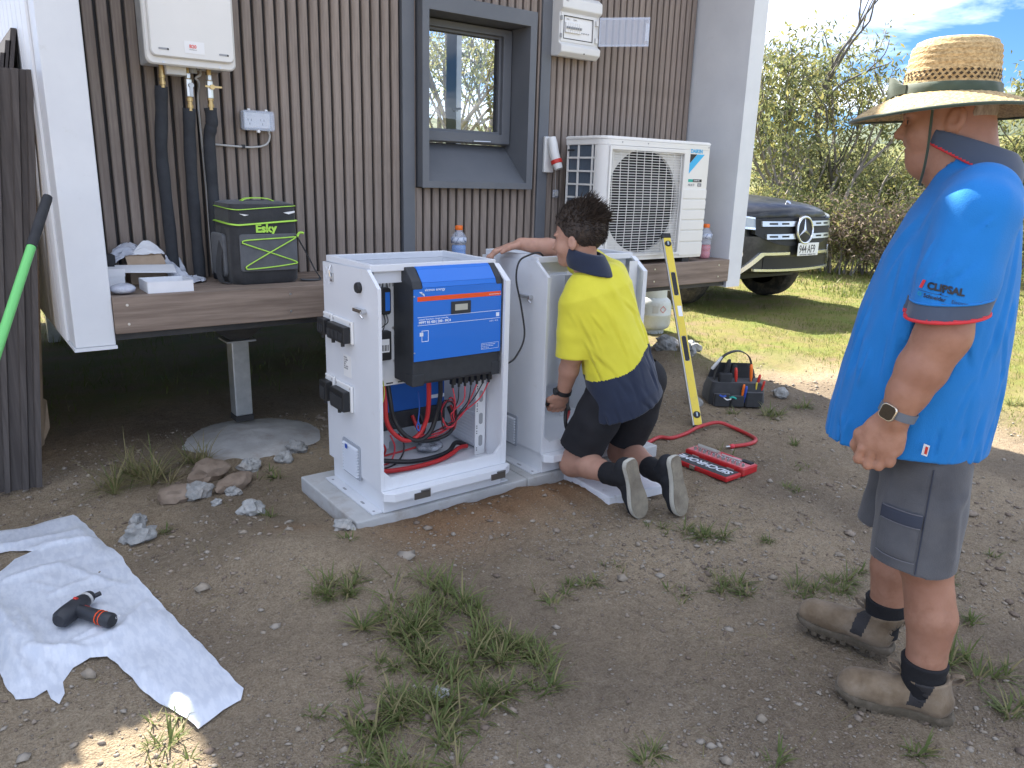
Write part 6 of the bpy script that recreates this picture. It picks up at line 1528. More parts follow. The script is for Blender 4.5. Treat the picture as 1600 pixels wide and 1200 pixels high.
def s_stack(rows, side, fwd):
    """rows: (center xyz, halfwidth, halfdepth) along a roughly straight axis"""
    C = np.array([r[0] for r in rows], float); W = np.array([r[1] for r in rows]); D = np.array([r[2] for r in rows])
    a = C[0]; ax = _n(C[-1]-C[0]); H = (C-a)@ax; side = _n(side); fwd = _n(fwd)
    def f(p):
        h = (p-a)@ax; hc = np.clip(h, H[0], H[-1])
        c = np.stack([np.interp(hc, H, C[:, i]) for i in range(3)], 1); w = np.interp(hc, H, W); d = np.interp(hc, H, D)
        q = p-c; x = q@side; y = q@fwd
        # super-ellipse, a little boxier than an ellipse
        rho = np.sqrt((x/w)**2+(y/d)**2)
        lat = (rho-1)*np.minimum(w, d)
        ov = np.abs(h-hc)
        return np.where(ov > 0, np.sqrt(np.maximum(lat, 0)**2+ov**2), lat)
    return f
def smin(a, b, k):
    h = np.clip(0.5+0.5*(b-a)/k, 0, 1); return b+(a-b)*h-k*h*(1-h)
class union:
    """items: (sdf, blend)"""
    def __init__(s, items): s.items = items
    def __call__(s, p):
        d = s.items[0][0](p)
        for g, k in s.items[1:]: d = smin(d, g(p), k)
        return d
    def prune(s, c, r):
        vals = [g(c)[0] for g, k in s.items]; m = min(vals)
        return union([(prune(g, c, r), k) for (g, k), v in zip(s.items, vals) if v < m+2*r+0.05])
class sub:
    def __init__(s, f, g, k=0.004): s.f, s.g, s.k = f, g, k
    def __call__(s, p): return -smin(-s.f(p), s.g(p), s.k)
    def prune(s, c, r):
        f = prune(s.f, c, r); return f if s.g(c)[0] > r+0.02 else sub(f, s.g, s.k)
class inter:
    def __init__(s, f, g, k=0.003): s.f, s.g, s.k = f, g, k
    def __call__(s, p): return -smin(-s.f(p), -s.g(p), s.k)
    def prune(s, c, r):
        f = prune(s.f, c, r); return f if s.g(c)[0] < -(r+0.02) else inter(f, s.g, s.k)
class plus:
    def __init__(s, f, gs): s.f, s.gs = f, gs
    def __call__(s, p):
        d = s.f(p)
        for g in s.gs: d = d+g(p)
        return d
    def prune(s, c, r): return plus(prune(s.f, c, r), [g for g in s.gs if not hasattr(g, 'dist') or g.dist(c)[0] < r+3.2*g.w])
class mx:
    def __init__(s, f, gs): s.f, s.gs = f, gs
    def __call__(s, p):
        d = s.f(p)
        for g in s.gs: d = np.maximum(d, g(p))
        return d
    def prune(s, c, r): return mx(prune(s.f, c, r), s.gs)
def prune(f, c, r): return f.prune(c, r) if hasattr(f, 'prune') else f
def plane(o, n): 
    o = np.asarray(o, float); n = _n(n); return lambda p: (p-o)@n          # negative side is kept by inter
_fk = NR.normal(0, 1, (24, 3)); _fp = NR.uniform(0, 6.28, 24)
def folds(p, scale, amp, stretch=(1, 1, 1), seed=0):
    q = p*np.array(stretch)*scale; d = np.zeros(len(p))
    w = np.sin(q@_fk[(seed+7) % 24]*0.7+_fp[seed % 24])
    for i in range(5):
        k = _fk[(seed+i) % 24]; d += np.sin(q@k*(1+0.35*i)+_fp[(seed+i) % 24]+1.4*w)/(1+0.5*i)
    return amp*d/2.2
def wrinkled(f, *args): return plus(f, [lambda p, a=a: folds(p, *a) for a in args])
class crease:
    """a cloth fold: a sharp ridge with a soft valley beside it"""
    def __init__(s, a, b, w, h, side):
        s.a = np.asarray(a, float); s.b = np.asarray(b, float); s.ab = s.b-s.a; s.w = w; s.h = h; s.side = _n(side)
    def _t(s, p):
        t = np.clip(((p-s.a)@s.ab)/(s.ab@s.ab), 0, 1); return t, p-s.a-t[:, None]*s.ab
    def dist(s, p): return np.linalg.norm(s._t(p)[1], axis=1)
    def __call__(s, p):
        t, q = s._t(p); d = np.linalg.norm(q, axis=1); x = q@s.side
        env = np.sin(np.pi*np.clip(t, 0.03, 0.97))**0.7
        return -s.h*env*(np.exp(-(d/s.w)**2)-0.75*np.exp(-((x-1.5*s.w)**2+d*d*0.25)/(s.w*1.1)**2))
def random_creases(n, pt, seed, L=(0.08, 0.22), w=(0.007, 0.013), h=(0.004, 0.009), bias=0.0, spread=0.5):
    r = random.Random(seed); out = []
    for _ in range(n):
        u, v = r.random(), r.random(); a = np.array(pt(u, v)); L_ = r.uniform(*L); dv = bias+r.uniform(-spread, spread)
        du, dvv = math.sin(dv)*L_, -math.cos(dv)*L_
        b = np.array(pt(u+du, v, dvv)); t = _n(b-a)
        out.append(crease(a, b, r.uniform(*w), r.uniform(*h), np.cross(t, _n(a-np.array(pt(0.5, v, 0.0, True))))))
    return out

def mesh_sdf(f, lo, hi, h):
    lo = np.array(lo, float); n = np.ceil((np.array(hi)-lo)/h).astype(int)+1
    B = 12
    F = np.full(n, 1.0, np.float32)
    nb = -(-n//B)
    bi = np.stack(np.meshgrid(*[np.arange(k) for k in nb], indexing='ij'), -1).reshape(-1, 3)
    cen = lo+(bi*B+B/2)*h
    d = f(cen)
    rad = B*h*0.87+0.016
    for (i, j, k), dd in zip(bi[np.abs(d) < rad], d[np.abs(d) < rad]):
        s = [slice(a*B, min((a+1)*B, m)) for a, m in zip((i, j, k), n)]
        g = np.stack(np.meshgrid(*[np.arange(q.start, q.stop) for q in s], indexing='ij'), -1)
        fp = prune(f, (lo+(np.array((i, j, k))*B+B/2)*h)[None], B*h*0.87)
        F[s[0], s[1], s[2]] = fp(lo+g.reshape(-1, 3)*h).reshape(g.shape[:3])
    for (i, j, k) in bi[d <= -rad]:
        F[i*B:(i+1)*B, j*B:(j+1)*B, k*B:(k+1)*B] = -1.0
    S = F < 0
    cnt = sum(S[a:n[0]-1+a, b:n[1]-1+b, c:n[2]-1+c].astype(np.int8) for a in (0, 1) for b in (0, 1) for c in (0, 1))
    I = np.argwhere((cnt > 0) & (cnt < 8))
    idx = np.full(cnt.shape, -1, np.int64); idx[I[:, 0], I[:, 1], I[:, 2]] = np.arange(len(I))
    acc = np.zeros((len(I), 3)); num = np.zeros(len(I))
    corners = [np.array((a, b, c)) for a in (0, 1) for b in (0, 1) for c in (0, 1)]
    for a in range(8):
        for b in range(a+1, 8):
            if np.abs(corners[a]-corners[b]).sum() != 1: continue
            A = I+corners[a]; Bq = I+corners[b]
            fa = F[A[:, 0], A[:, 1], A[:, 2]].astype(float); fb = F[Bq[:, 0], Bq[:, 1], Bq[:, 2]].astype(float)
            m = (fa < 0) != (fb < 0); t = np.zeros(len(I)); t[m] = fa[m]/(fa[m]-fb[m])
            acc[m] += (corners[a]+t[:, None]*(corners[b]-corners[a]))[m]; num[m] += 1
    V = lo+(I+acc/num[:, None])*h
    Q = []
    for ax in range(3):
        sl0 = [slice(1, -1)]*3; sl0[ax] = slice(0, n[ax]-1); sl1 = [slice(1, -1)]*3; sl1[ax] = slice(1, n[ax])
        a = S[tuple(sl0)]; b = S[tuple(sl1)]
        E = np.argwhere(a != b); flip = a[tuple(E.T)]
        E = E.copy()
        for q in range(3):
            if q != ax: E[:, q] += 1
        u, v = [(1, 2), (2, 0), (0, 1)][ax]
        def cell(du, dv):
            X = E.copy(); X[:, u] -= du; X[:, v] -= dv; return idx[X[:, 0], X[:, 1], X[:, 2]]
        q = np.stack([cell(1, 1), cell(0, 1), cell(0, 0), cell(1, 0)], 1)
        q[~flip] = q[~flip][:, ::-1]
        Q.append(q)
    Q = np.concatenate(Q)
    Q = Q[(Q >= 0).all(1)]
    return V, Q
def sdf_object(name, f, lo, hi, h, mats, parent, xf=None, matfn=None, smooth_it=1):
    V, Q = mesh_sdf(f, lo, hi, h)
    L_loc = V.copy()
    # one light relaxation pass hides the sampling grid
    for _ in range(smooth_it):
        s = np.zeros_like(V); c = np.zeros(len(V))
        for a in range(4):
            i, j = Q[:, a], Q[:, (a+1) % 4]
            np.add.at(s, i, V[j]); np.add.at(c, i, 1); np.add.at(s, j, V[i]); np.add.at(c, j, 1)
        V = 0.45*V+0.55*s/np.maximum(c, 1)[:, None]
    W = V if xf is None else xf(V)
    t = top_of(parent); W = W-np.array(t.location)
    me = bpy.data.meshes.new(name); me.from_pydata(W.tolist(), [], Q.tolist())
    if not isinstance(mats, (list, tuple)): mats = [mats]
    for m in mats: me.materials.append(m)
    if matfn is not None:
        ctr = V[Q].mean(1); me.polygons.foreach_set('material_index', matfn(ctr).astype(np.int32))
    me.polygons.foreach_set('use_smooth', [True]*len(me.polygons)); me.update()
    o = bpy.data.objects.new(name, me); COL.objects.link(o); o.parent = parent
    return o

def skin_mat(name, c1, c2, c3):
    return mat(name, c1, 0.55, c2=c2, ns=28, nlo=0.35, nhi=0.68, bump=0.25, bs=240, bdist=0.0015, sss=0.12, dirt=(c3, 7, 0.45, 0.70, 0.55))

# ================================================================== standing person (local f, l, z)
FA = np.array((-0.386, 0.923, 0.0)); LA = np.array((-0.923, -0.386, 0.0)); CA = np.array((2.094, 0.862, 0.0))
def xfA(P): return CA+P[:, :1]*FA+P[:, 1:2]*LA+P[:, 2:3]*np.array((0, 0, 1.0))
def wA(f, l, z): return Vector(CA+f*FA+l*LA+np.array((0, 0, z)))
pa = thing('person', 'person in blue polo shirt, grey shorts and straw hat standing at the right', 'person', (2.094, 0.862, 0.0))
skinA = skin_mat('tanned_skin', (0.315, 0.155, 0.098), (0.42, 0.225, 0.150), (0.25, 0.105, 0.068))
def arm_A(s):
    sh, el, wr = (0.015, s*0.185, 1.375), (0.042, s*0.262, 1.075), (0.110, s*0.272, 0.868)
    it = [(s_chain([sh, (0.03, s*0.23, 1.22), el], [0.050, 0.052, 0.056]), 0.03), (s_chain([el, (0.072, s*0.266, 0.99), (0.092, s*0.270, 0.93), wr], [0.057, 0.056, 0.047, 0.036]), 0.025)]
    # palm
    it.append((s_ell((0.128, s*0.270, 0.815), (0.050, 0.024, 0.058), [_n((1, 0, -0.12)), (0, 1, 0), _n((0.12, 0, 1))]), 0.02))
    it.append((s_ell((0.135, s*0.268, 0.785), (0.052, 0.022, 0.030)), 0.015))
    for k, (ff, zz, L1) in enumerate(((0.172, 0.776, 0.040), (0.149, 0.768, 0.044), (0.125, 0.768, 0.041), (0.103, 0.776, 0.034))):
        k0 = (ff, s*0.280, zz); k1 = (ff+0.004, s*0.276, zz-L1*0.75); k2 = (ff+0.002, s*0.248, zz-L1*0.88); k3 = (ff, s*0.238, zz-L1*0.3)
        it.append((s_chain([k0, k1, k2, k3], [0.0112, 0.0104, 0.0096, 0.0088]), 0.003))
    it.append((s_chain([(0.150, s*0.262, 0.838), (0.182, s*0.258, 0.806), (0.190, s*0.246, 0.772), (0.180, s*0.240, 0.748)], [0.016, 0.0135, 0.0115, 0.0095]), 0.010))
    return it
def leg_A(hip, knee, calf, ank, s):
    return [(s_chain([hip, tuple(np.array(hip)*0.45+np.array(knee)*0.55), knee], [0.090, 0.080, 0.064]), 0.03), (s_chain([knee, calf, tuple(np.array(calf)*0.45+np.array(ank)*0.55), ank], [0.061, 0.062, 0.048, 0.038]), 0.025), (s_ell(np.array(knee)+np.array((0.022, 0, 0.0)), (0.045, 0.046, 0.05)), 0.02)]
items = [
    (s_ell((0.114, 0, 1.592), (0.096, 0.078, 0.118)), 0.03), (s_ell((0.140, 0, 1.518), (0.068, 0.063, 0.078)), 0.035),
    (s_ell((0.163, 0, 1.463), (0.024, 0.028, 0.022)), 0.03), (s_ell((0.122, 0, 1.455), (0.064, 0.066, 0.042)), 0.03),
    (s_ell((0.196, 0, 1.574), (0.022, 0.058, 0.012)), 0.012), (s_cone((0.203, 0, 1.562), (0.222, 0, 1.527), 0.009, 0.0125), 0.008),
    (s_ell((0.207, 0.012, 1.521), (0.012, 0.010, 0.008)), 0.006), (s_ell((0.207, -0.012, 1.521), (0.012, 0.010, 0.008)), 0.006),
    (s_ell((0.190, 0, 1.503), (0.012, 0.024, 0.0075)), 0.006), (s_ell((0.187, 0, 1.488), (0.012, 0.021, 0.0075)), 0.006),
    (s_ell((0.165, 0.046, 1.522), (0.034, 0.022, 0.030)), 0.02), (s_ell((0.165, -0.046, 1.522), (0.034, 0.022, 0.030)), 0.02),
    (s_cone((0.045, 0, 1.38), (0.082, 0, 1.51), 0.083, 0.078), 0.035)]
headA = union(items)
for s in (-1, 1):
    headA = sub(headA, s_ell((0.203, s*0.031, 1.556), (0.014, 0.018, 0.009)), 0.006)
headA = sub(headA, s_ell((0.204, 0, 1.4955), (0.012, 0.022, 0.0022)), 0.002)
torsoA = s_stack([((0.02, 0, 0.74), 0.16, 0.12), ((0.05, 0, 0.95), 0.17, 0.13), ((0.03, 0, 1.2), 0.17, 0.11), ((0.03, 0, 1.40), 0.15, 0.075)], (0, 1, 0), (1, 0, 0))
earsA = [(s_ell((0.098, s*0.082, 1.556), (0.022, 0.011, 0.033), [_n((1, 0, 0.25)), _n((0.25, s, 0)), _n((-0.25, 0, 1))]), 0.003) for s in (-1, 1)]
eyesA = [(s_ell((0.190, s*0.031, 1.556), (0.0135, 0.0135, 0.0115)), 0.002) for s in (-1, 1)]
bodyA = union([(headA, 0)]+earsA+eyesA+[(torsoA, 0.04)]+arm_A(1)+arm_A(-1)+leg_A((0.02, 0.095, 0.78), (-0.008, 0.115, 0.455), (-0.045, 0.122, 0.30), (-0.058, 0.130, 0.08), 1)+leg_A((0.05, -0.095, 0.78), (0.072, -0.110, 0.455), (0.068, -0.116, 0.30), (0.066, -0.120, 0.08), -1))
for s in (-1, 1): bodyA = sub(bodyA, s_ell((0.102, s*0.096, 1.560), (0.013, 0.010, 0.020)), 0.003)
sdf_object('body', bodyA, (-0.16, -0.34, 0.03), (0.36, 0.34, 1.72), 0.0042, skinA, pa, xfA)
# hair at the back and sides under the hat
hairA = inter(inter(s_ell((0.112, 0, 1.585), (0.099, 0.082, 0.105)), plane((0.068, 0, 1.56), (1, 0, 0.15))), plane((0, 0, 1.535), (-0.35, 0, -1)))
sdf_object('hair', hairA, (-0.02, -0.10, 1.48), (0.2, 0.10, 1.72), 0.004, mat('grey_hair', (0.20, 0.16, 0.13), 0.8, c2=(0.34, 0.30, 0.26), ns=120, nstretch=(1, 1, 0.3), bump=0.5, bs=300), pa, xfA)
for s in (-1, 1):
    mb = MB(); mb.strip(catmull([wA(0.207, s*0.012, 1.574), wA(0.207, s*0.030, 1.580), wA(0.196, s*0.050, 1.576)], 5), (0, 0, 1), 0.008, 0.006); mb.build('eyebrow', mat('brow', (0.18, 0.13, 0.10), 0.9), pa)
    mb = MB(); mb.lathe([(0.0, 0.0015), (0.004, 0.001), (0.0055, -0.001)], wA(0.2035, s*0.032, 1.556), tuple(FA+LA*s*0.15), 12); mb.build('iris', M_dark, pa)
# shirt
rowsA = [((0.098, 0, 0.70), 0.226, 0.196), ((0.094, 0, 0.80), 0.232, 0.199), ((0.084, 0, 0.92), 0.236, 0.194), ((0.074, 0, 1.06), 0.232, 0.180), ((0.060, 0, 1.22), 0.226, 0.155), ((0.048, 0, 1.33), 0.215, 0.128), ((0.040, 0, 1.40), 0.175, 0.100), ((0.048, 0, 1.445), 0.110, 0.088), ((0.055, 0, 1.485), 0.088, 0.080)]
torsoS = s_stack(rowsA, (0, 1, 0), (1, 0, 0))
def sleeveA(s, grow=0.0): return s_chain([(0.015, s*0.145, 1.380), (0.020, s*0.195, 1.345), (0.036, s*0.238, 1.20), (0.050, s*0.266, 1.09)], [0.080+grow, 0.084+grow, 0.082+grow, 0.081+grow])
shirt = union([(torsoS, 0), (sleeveA(1), 0.03), (sleeveA(-1), 0.03)])
shirt = wrinkled(shirt, (7.0, 0.0060, (1, 1, 0.45), 2), (17.0, 0.0016, (1, 1, 0.55), 9))
# a few deliberate drape folds from shoulder and armpit
def drape(a, b, w, h):
    a = np.asarray(a, float); b = np.asarray(b, float); ab = b-a
    def f(p):
        t = np.clip(((p-a)@ab)/(ab@ab), 0, 1); d = np.linalg.norm(p-a-t[:, None]*ab, axis=1)
        return -h*np.exp(-(d/w)**2)*np.sin(np.pi*np.clip(t, 0.02, 0.98))**0.5
    return f
drs = [drape((0.03, 0.24, 1.43), (0.10, 0.30, 1.14), 0.018, 0.012), drape((-0.03, 0.24, 1.42), (0.00, 0.32, 1.14), 0.020, 0.012), drape((0.09, 0.20, 1.38), (0.16, 0.16, 1.15), 0.018, 0.010), drape((-0.05, 0.20, 1.10), (0.10, 0.235, 0.98), 0.014, 0.010), drape((-0.09, 0.18, 1.02), (0.06, 0.24, 0.90), 0.014, 0.009), drape((0.13, 0.19, 1.40), (0.20, 0.10, 1.22), 0.016, 0.008), drape((0.20, 0.18, 1.1), (0.24, 0.17, 0.78), 0.020, 0.006), drape((0.08, 0.24, 0.95), (0.06, 0.24, 0.74), 0.014, 0.006)]
_rz = np.array([r[0][2] for r in rowsA]); _rc = np.array([r[0][0] for r in rowsA]); _rw = np.array([r[1] for r in rowsA]); _rd = np.array([r[2] for r in rowsA])
def ptA(u, v, dz=0.0, centre=False):
    z = 0.76+0.58*v+dz; c = np.interp(z, _rz, _rc)
    if centre: return (c, 0, z)
    th = (u-0.5)*2.6+math.pi/2; return (c+np.interp(z, _rz, _rd)*math.cos(th), np.interp(z, _rz, _rw)*math.sin(th), z)
drs += random_creases(46, ptA, 4, spread=0.6, h=(0.006, 0.014), w=(0.006, 0.012))
for q in range(9):
    rq = random.Random(q+60); z0 = rq.uniform(1.16, 1.36); th = rq.uniform(-1.0, 1.0); c0 = (0.03, 0.215, z0); R_ = 0.083
    a_ = np.array((0.03+R_*math.sin(th), 0.222+R_*math.cos(th), z0)); th2 = th+rq.uniform(-0.7, 0.7); z1 = z0-rq.uniform(0.04, 0.13); b_2 = np.array((0.042+R_*math.sin(th2), 0.245+R_*math.cos(th2), z1))
    drs.append(crease(a_, b_2, rq.uniform(0.006, 0.011), rq.uniform(0.006, 0.012), (1, 0, 0.3)))
shirt = plus(shirt, drs)
hemf = lambda p: 0.738+0.010*np.sin(p[:, 0]*9+1)-p[:, 2]
cuffp = [plane((0.05, s*0.26, 1.117), _n((-0.10, s*-0.10, -1))) for s in (1, -1)]
def cut(p):
    arm = (np.abs(p[:, 1]) > 0.205) & (p[:, 2] < 1.20) & (p[:, 2] > 1.0) & (p[:, 0] < 0.16) & (p[:, 0] > -0.09)
    c = np.where(p[:, 1] > 0, cuffp[0](p), cuffp[1](p))
    # sleeve solid below the cuff is removed, the torso kept
    tors = torsoS(p)-0.004
    return np.where(np.abs(p[:, 1]) > 0.15, np.minimum(np.maximum(c, -1), np.maximum(tors, -1)), -1.0)
shirt2 = mx(shirt, [hemf, cut])
cav = lambda p: np.minimum(s_chain([(0.045, 0.258, 1.155), (0.056, 0.272, 1.00)], [0.066, 0.072])(p), s_chain([(0.045, -0.258, 1.155), (0.056, -0.272, 1.00)], [0.066, 0.072])(p))
shirt3 = sub(sub(shirt2, cav, 0.003), s_stack([((0.098, 0, 0.60), 0.214, 0.186), ((0.094, 0, 0.80), 0.220, 0.188)], (0, 1, 0), (1, 0, 0)), 0.003)
shirt3 = sub(shirt3, s_cone((0.060, 0, 1.45), (0.090, 0, 1.56), 0.084, 0.088), 0.003)
M_shirt = mat('polo_blue', (0.016, 0.180, 0.51), 0.78, c2=(0.020, 0.195, 0.55), ns=6, bump=0.35, bs=420, spec=0.15, sheen=0.1)
M_cuff = mat('polo_slate', (0.055, 0.075, 0.115), 0.8, sheen=0.2)
M_pipe = mat('polo_red', (0.60, 0.035, 0.045), 0.7)
def mA(c):
    r = np.zeros(len(c), int)
    sl = (np.abs(c[:, 1]) > 0.17) & (c[:, 2] < 1.30) & (np.minimum(sleeveA(1)(c), sleeveA(-1)(c)) < 0.02) & (torsoS(c) > 0.006)
    d = -np.where(c[:, 1] > 0, cuffp[0](c), cuffp[1](c))
    r[sl & (d < 0.042)] = 1; r[sl & (d < 0.008)] = 2
    return r
sdf_object('polo_shirt', shirt3, (-0.17, -0.37, 0.71), (0.33, 0.37, 1.51), 0.0046, [M_shirt, M_cuff, M_pipe], pa, xfA, mA)
for s in (1, -1):
    for dz_, rad_, m_ in ((0.004, 0.0040, M_pipe), (0.041, 0.0026, M_shirt)):
        th = np.linspace(0, 2*np.pi, 49); r0 = np.full(49, 0.05); r1 = np.full(49, 0.12)
        def ringp(r):
            f_ = 0.048+r*np.cos(th); l_ = s*(0.262+r*np.sin(th)); return np.stack([f_, l_, 1.117+dz_-0.1*(f_-0.05)-0.1*(s*l_-0.26)], 1)
        for _ in range(16):
            rm = (r0+r1)/2; ins = shirt(ringp(rm)) < 0; r0 = np.where(ins, rm, r0); r1 = np.where(ins, r1, rm)
        r0 = np.minimum(r0, 0.092); mb = MB(); mb.tube([wA(*q) for q in ringp(r0+0.0005)], rad_, 6, caps=False); mb.build('cuff_piping', m_, pa, smooth=True)
# collar
col = inter(inter(s_chain([(0.050, 0, 1.425), (0.068, 0, 1.475), (0.080, 0, 1.515)], [0.114, 0.101, 0.097]), plane((0.075, 0, 1.520), (-0.30, 0, 1))), plane((0.055, 0, 1.455), (0.50, 0, -1)))
col = sub(col, s_chain([(0.050, 0, 1.38), (0.090, 0, 1.56)], [0.088, 0.088]), 0.003)
sdf_object('collar', col, (-0.10, -0.14, 1.36), (0.24, 0.14, 1.56), 0.004, [M_cuff, M_pipe], pa, xfA, lambda c: (((c-np.array((0.055, 0, 1.455)))@_n((0.50, 0, -1))) > -0.0055).astype(int))
# sleeve print
def on_sleeve(u, z):
    lo_ = np.full(len(u), 0.24); hi_ = np.full(len(u), 0.40)
    for _ in range(18):
        m_ = (lo_+hi_)/2; ins = shirt(np.stack([u, m_, z], 1)) < 0
        lo_ = np.where(ins, m_, lo_); hi_ = np.where(ins, hi_, m_)
    return lo_
def sleeve_text(s, size, m, u0, z0, slope, **kw):
    """letters laid on the cloth point by point"""
    me = text_mesh(s, size, extrude=0.0, **kw); mb = MB()
    co = np.array([v.co[:] for v in me.vertices]); u = u0-co[:, 0]; z = z0+co[:, 1]-slope*co[:, 0]; l = on_sleeve(u, z)+0.0022
    mb.add([wA(*q) for q in zip(u, l, z)], [tuple(p.vertices) for p in me.polygons]); bpy.data.meshes.remove(me)
    return mb.build('sleeve_print', m, pa)
sleeve_text('CLIPSAL', 0.021, M_black_p, 0.089, 1.183, 0.11, bold=0.0010)
sleeve_text('Schneider', 0.0115, M_black_p, 0.093, 1.164, 0.11, bold=0.0003)
sleeve_text('Electric', 0.0105, M_black_p, 0.036, 1.1575, 0.11)
sleeve_text('I', 0.021, M_pipe, 0.104, 1.1845, 0.11, bold=0.0022, shear=0.3)
sleeve_text('O', 0.011, M_teal, 0.106, 1.166, 0.11)
sleeve_text('_______', 0.0175, M_black_p, 0.105, 1.179, 0.11)
# small side tag near the hem
tl = 0.24
while shirt(np.array([[0.035, tl, 0.79]]))[0] < 0: tl += 0.002
mb = MB(); p0 = wA(0.040, tl+0.002, 0.775); mb.add([wA(0.043, tl+0.003, 0.776), wA(0.030, tl+0.007, 0.774), wA(0.028, tl+0.007, 0.802), wA(0.041, tl+0.003, 0.804)], [(0, 1, 2, 3)]); o = mb.build('side_tag', M_label, pa); md = o.modifiers.new('s', 'SOLIDIFY'); md.thickness = 0.001
mb = MB(); mb.add([wA(0.0375, tl+0.0060, 0.780), wA(0.0315, tl+0.0078, 0.779), wA(0.0305, tl+0.0078, 0.798), wA(0.0365, tl+0.0060, 0.799)], [(0, 1, 2, 3)]); mb.build('side_tag', M_redp, pa)
# shorts
def shortleg(a, b, ra, rb): return s_chain([a, tuple((np.array(a)+np.array(b))/2), b], [ra, (ra+rb)/2-0.002, rb])
sl1 = shortleg((0.030, 0.090, 0.78), (0.024, 0.122, 0.42), 0.108, 0.104); sl2 = shortleg((0.05, -0.090, 0.78), (0.082, -0.118, 0.42), 0.108, 0.104)
shorts = union([(s_stack([((0.045, 0, 0.70), 0.178, 0.105), ((0.055, 0, 0.88), 0.168, 0.100)], (0, 1, 0), (1, 0, 0)), 0), (sl1, 0.04), (sl2, 0.04)])
shorts = wrinkled(shorts, (8.0, 0.0055, (1, 1, 0.7), 4), (19.0, 0.0020, (1, 1, 0.8), 13))
dr2 = [drape((-0.05, 0.19, 0.66), (-0.065, 0.17, 0.47), 0.016, 0.010), drape((-0.09, 0.14, 0.68), (-0.02, 0.20, 0.60), 0.015, 0.008), drape((0.10, 0.19, 0.70), (0.11, 0.17, 0.50), 0.016, 0.006)]
sho = lambda p: np.maximum(shorts(p)+sum(g(p) for g in dr2), 0.446+0.006*np.sin(p[:, 0]*25)-p[:, 2])
sho = sub(sho, lambda p: np.minimum(s_cone((0.022, 0.123, 0.36), (0.022, 0.115, 0.56), 0.096, 0.085)(p), s_cone((0.082, -0.118, 0.36), (0.070, -0.11, 0.56), 0.096, 0.085)(p)), 0.003)
M_shorts = mat('shorts_grey', (0.062, 0.064, 0.072), 0.9, c2=(0.095, 0.097, 0.105), ns=7, bump=0.3, bs=300, sheen=0.2)
sdf_object('shorts', sho, (-0.16, -0.27, 0.42), (0.26, 0.28, 0.82), 0.0048, M_shorts, pa, xfA)
def surf_l(fn, f_, z, l0=0.10, l1=0.30):
    for _ in range(20):
        m_ = (l0+l1)/2
        if fn(np.array([[f_, m_, z]]))[0] < 0: l0 = m_
        else: l1 = m_
    return l0
def patch(name, f0, f1, z0, z1, lift, th, m, nu=8, nv=8, fn=None, tilt=0.0):
    mb = MB(); fn = fn or (lambda p: shorts(p)+sum(g(p) for g in dr2))
    A = [[(f0+(f1-f0)*i/nu, z0+(z1-z0)*j/nv+tilt*i/nu) for i in range(nu+1)] for j in range(nv+1)]
    top = [[wA(f_, surf_l(fn, f_, z)+lift+th*(0 < i < nu and 0 < j < nv), z) for i, (f_, z) in enumerate(r)] for j, r in enumerate(A)]
    vs_ = [p for r in top for p in r]; w = nu+1
    mb.add(vs_, [(j*w+i, j*w+i+1, (j+1)*w+i+1, (j+1)*w+i) for j in range(nv) for i in range(nu)])
    return mb.build(name, m, pa, smooth=True)
patch('cargo_pocket', 0.018, 0.108, 0.482, 0.590, 0.0015, 0.006, M_shorts)
M_navy = mat('pocket_navy', (0.040, 0.047, 0.068), 0.9)
patch('pocket_flap', 0.014, 0.112, 0.575, 0.612, 0.006, 0.004, M_navy)
for z, t in ((0.612, 0.0016), (0.577, 0.0016), (0.484, 0.0014)):
    mb = MB(); fn_ = lambda p: shorts(p)+sum(g(p) for g in dr2)
    mb.tube([wA(f_, surf_l(fn_, f_, z)+0.009, z) for f_ in np.linspace(0.016, 0.110, 10)], t, 5); mb.build('stitching', mat('thread', (0.14, 0.14, 0.155), 0.9), pa)
mb = MB(); mb.tube([wA(0.010-0.0*z, surf_l(fn_, 0.010, z)+0.002, z) for z in np.linspace(0.455, 0.73, 14)], 0.0016, 5); mb.build('stitching', M_navy, pa)
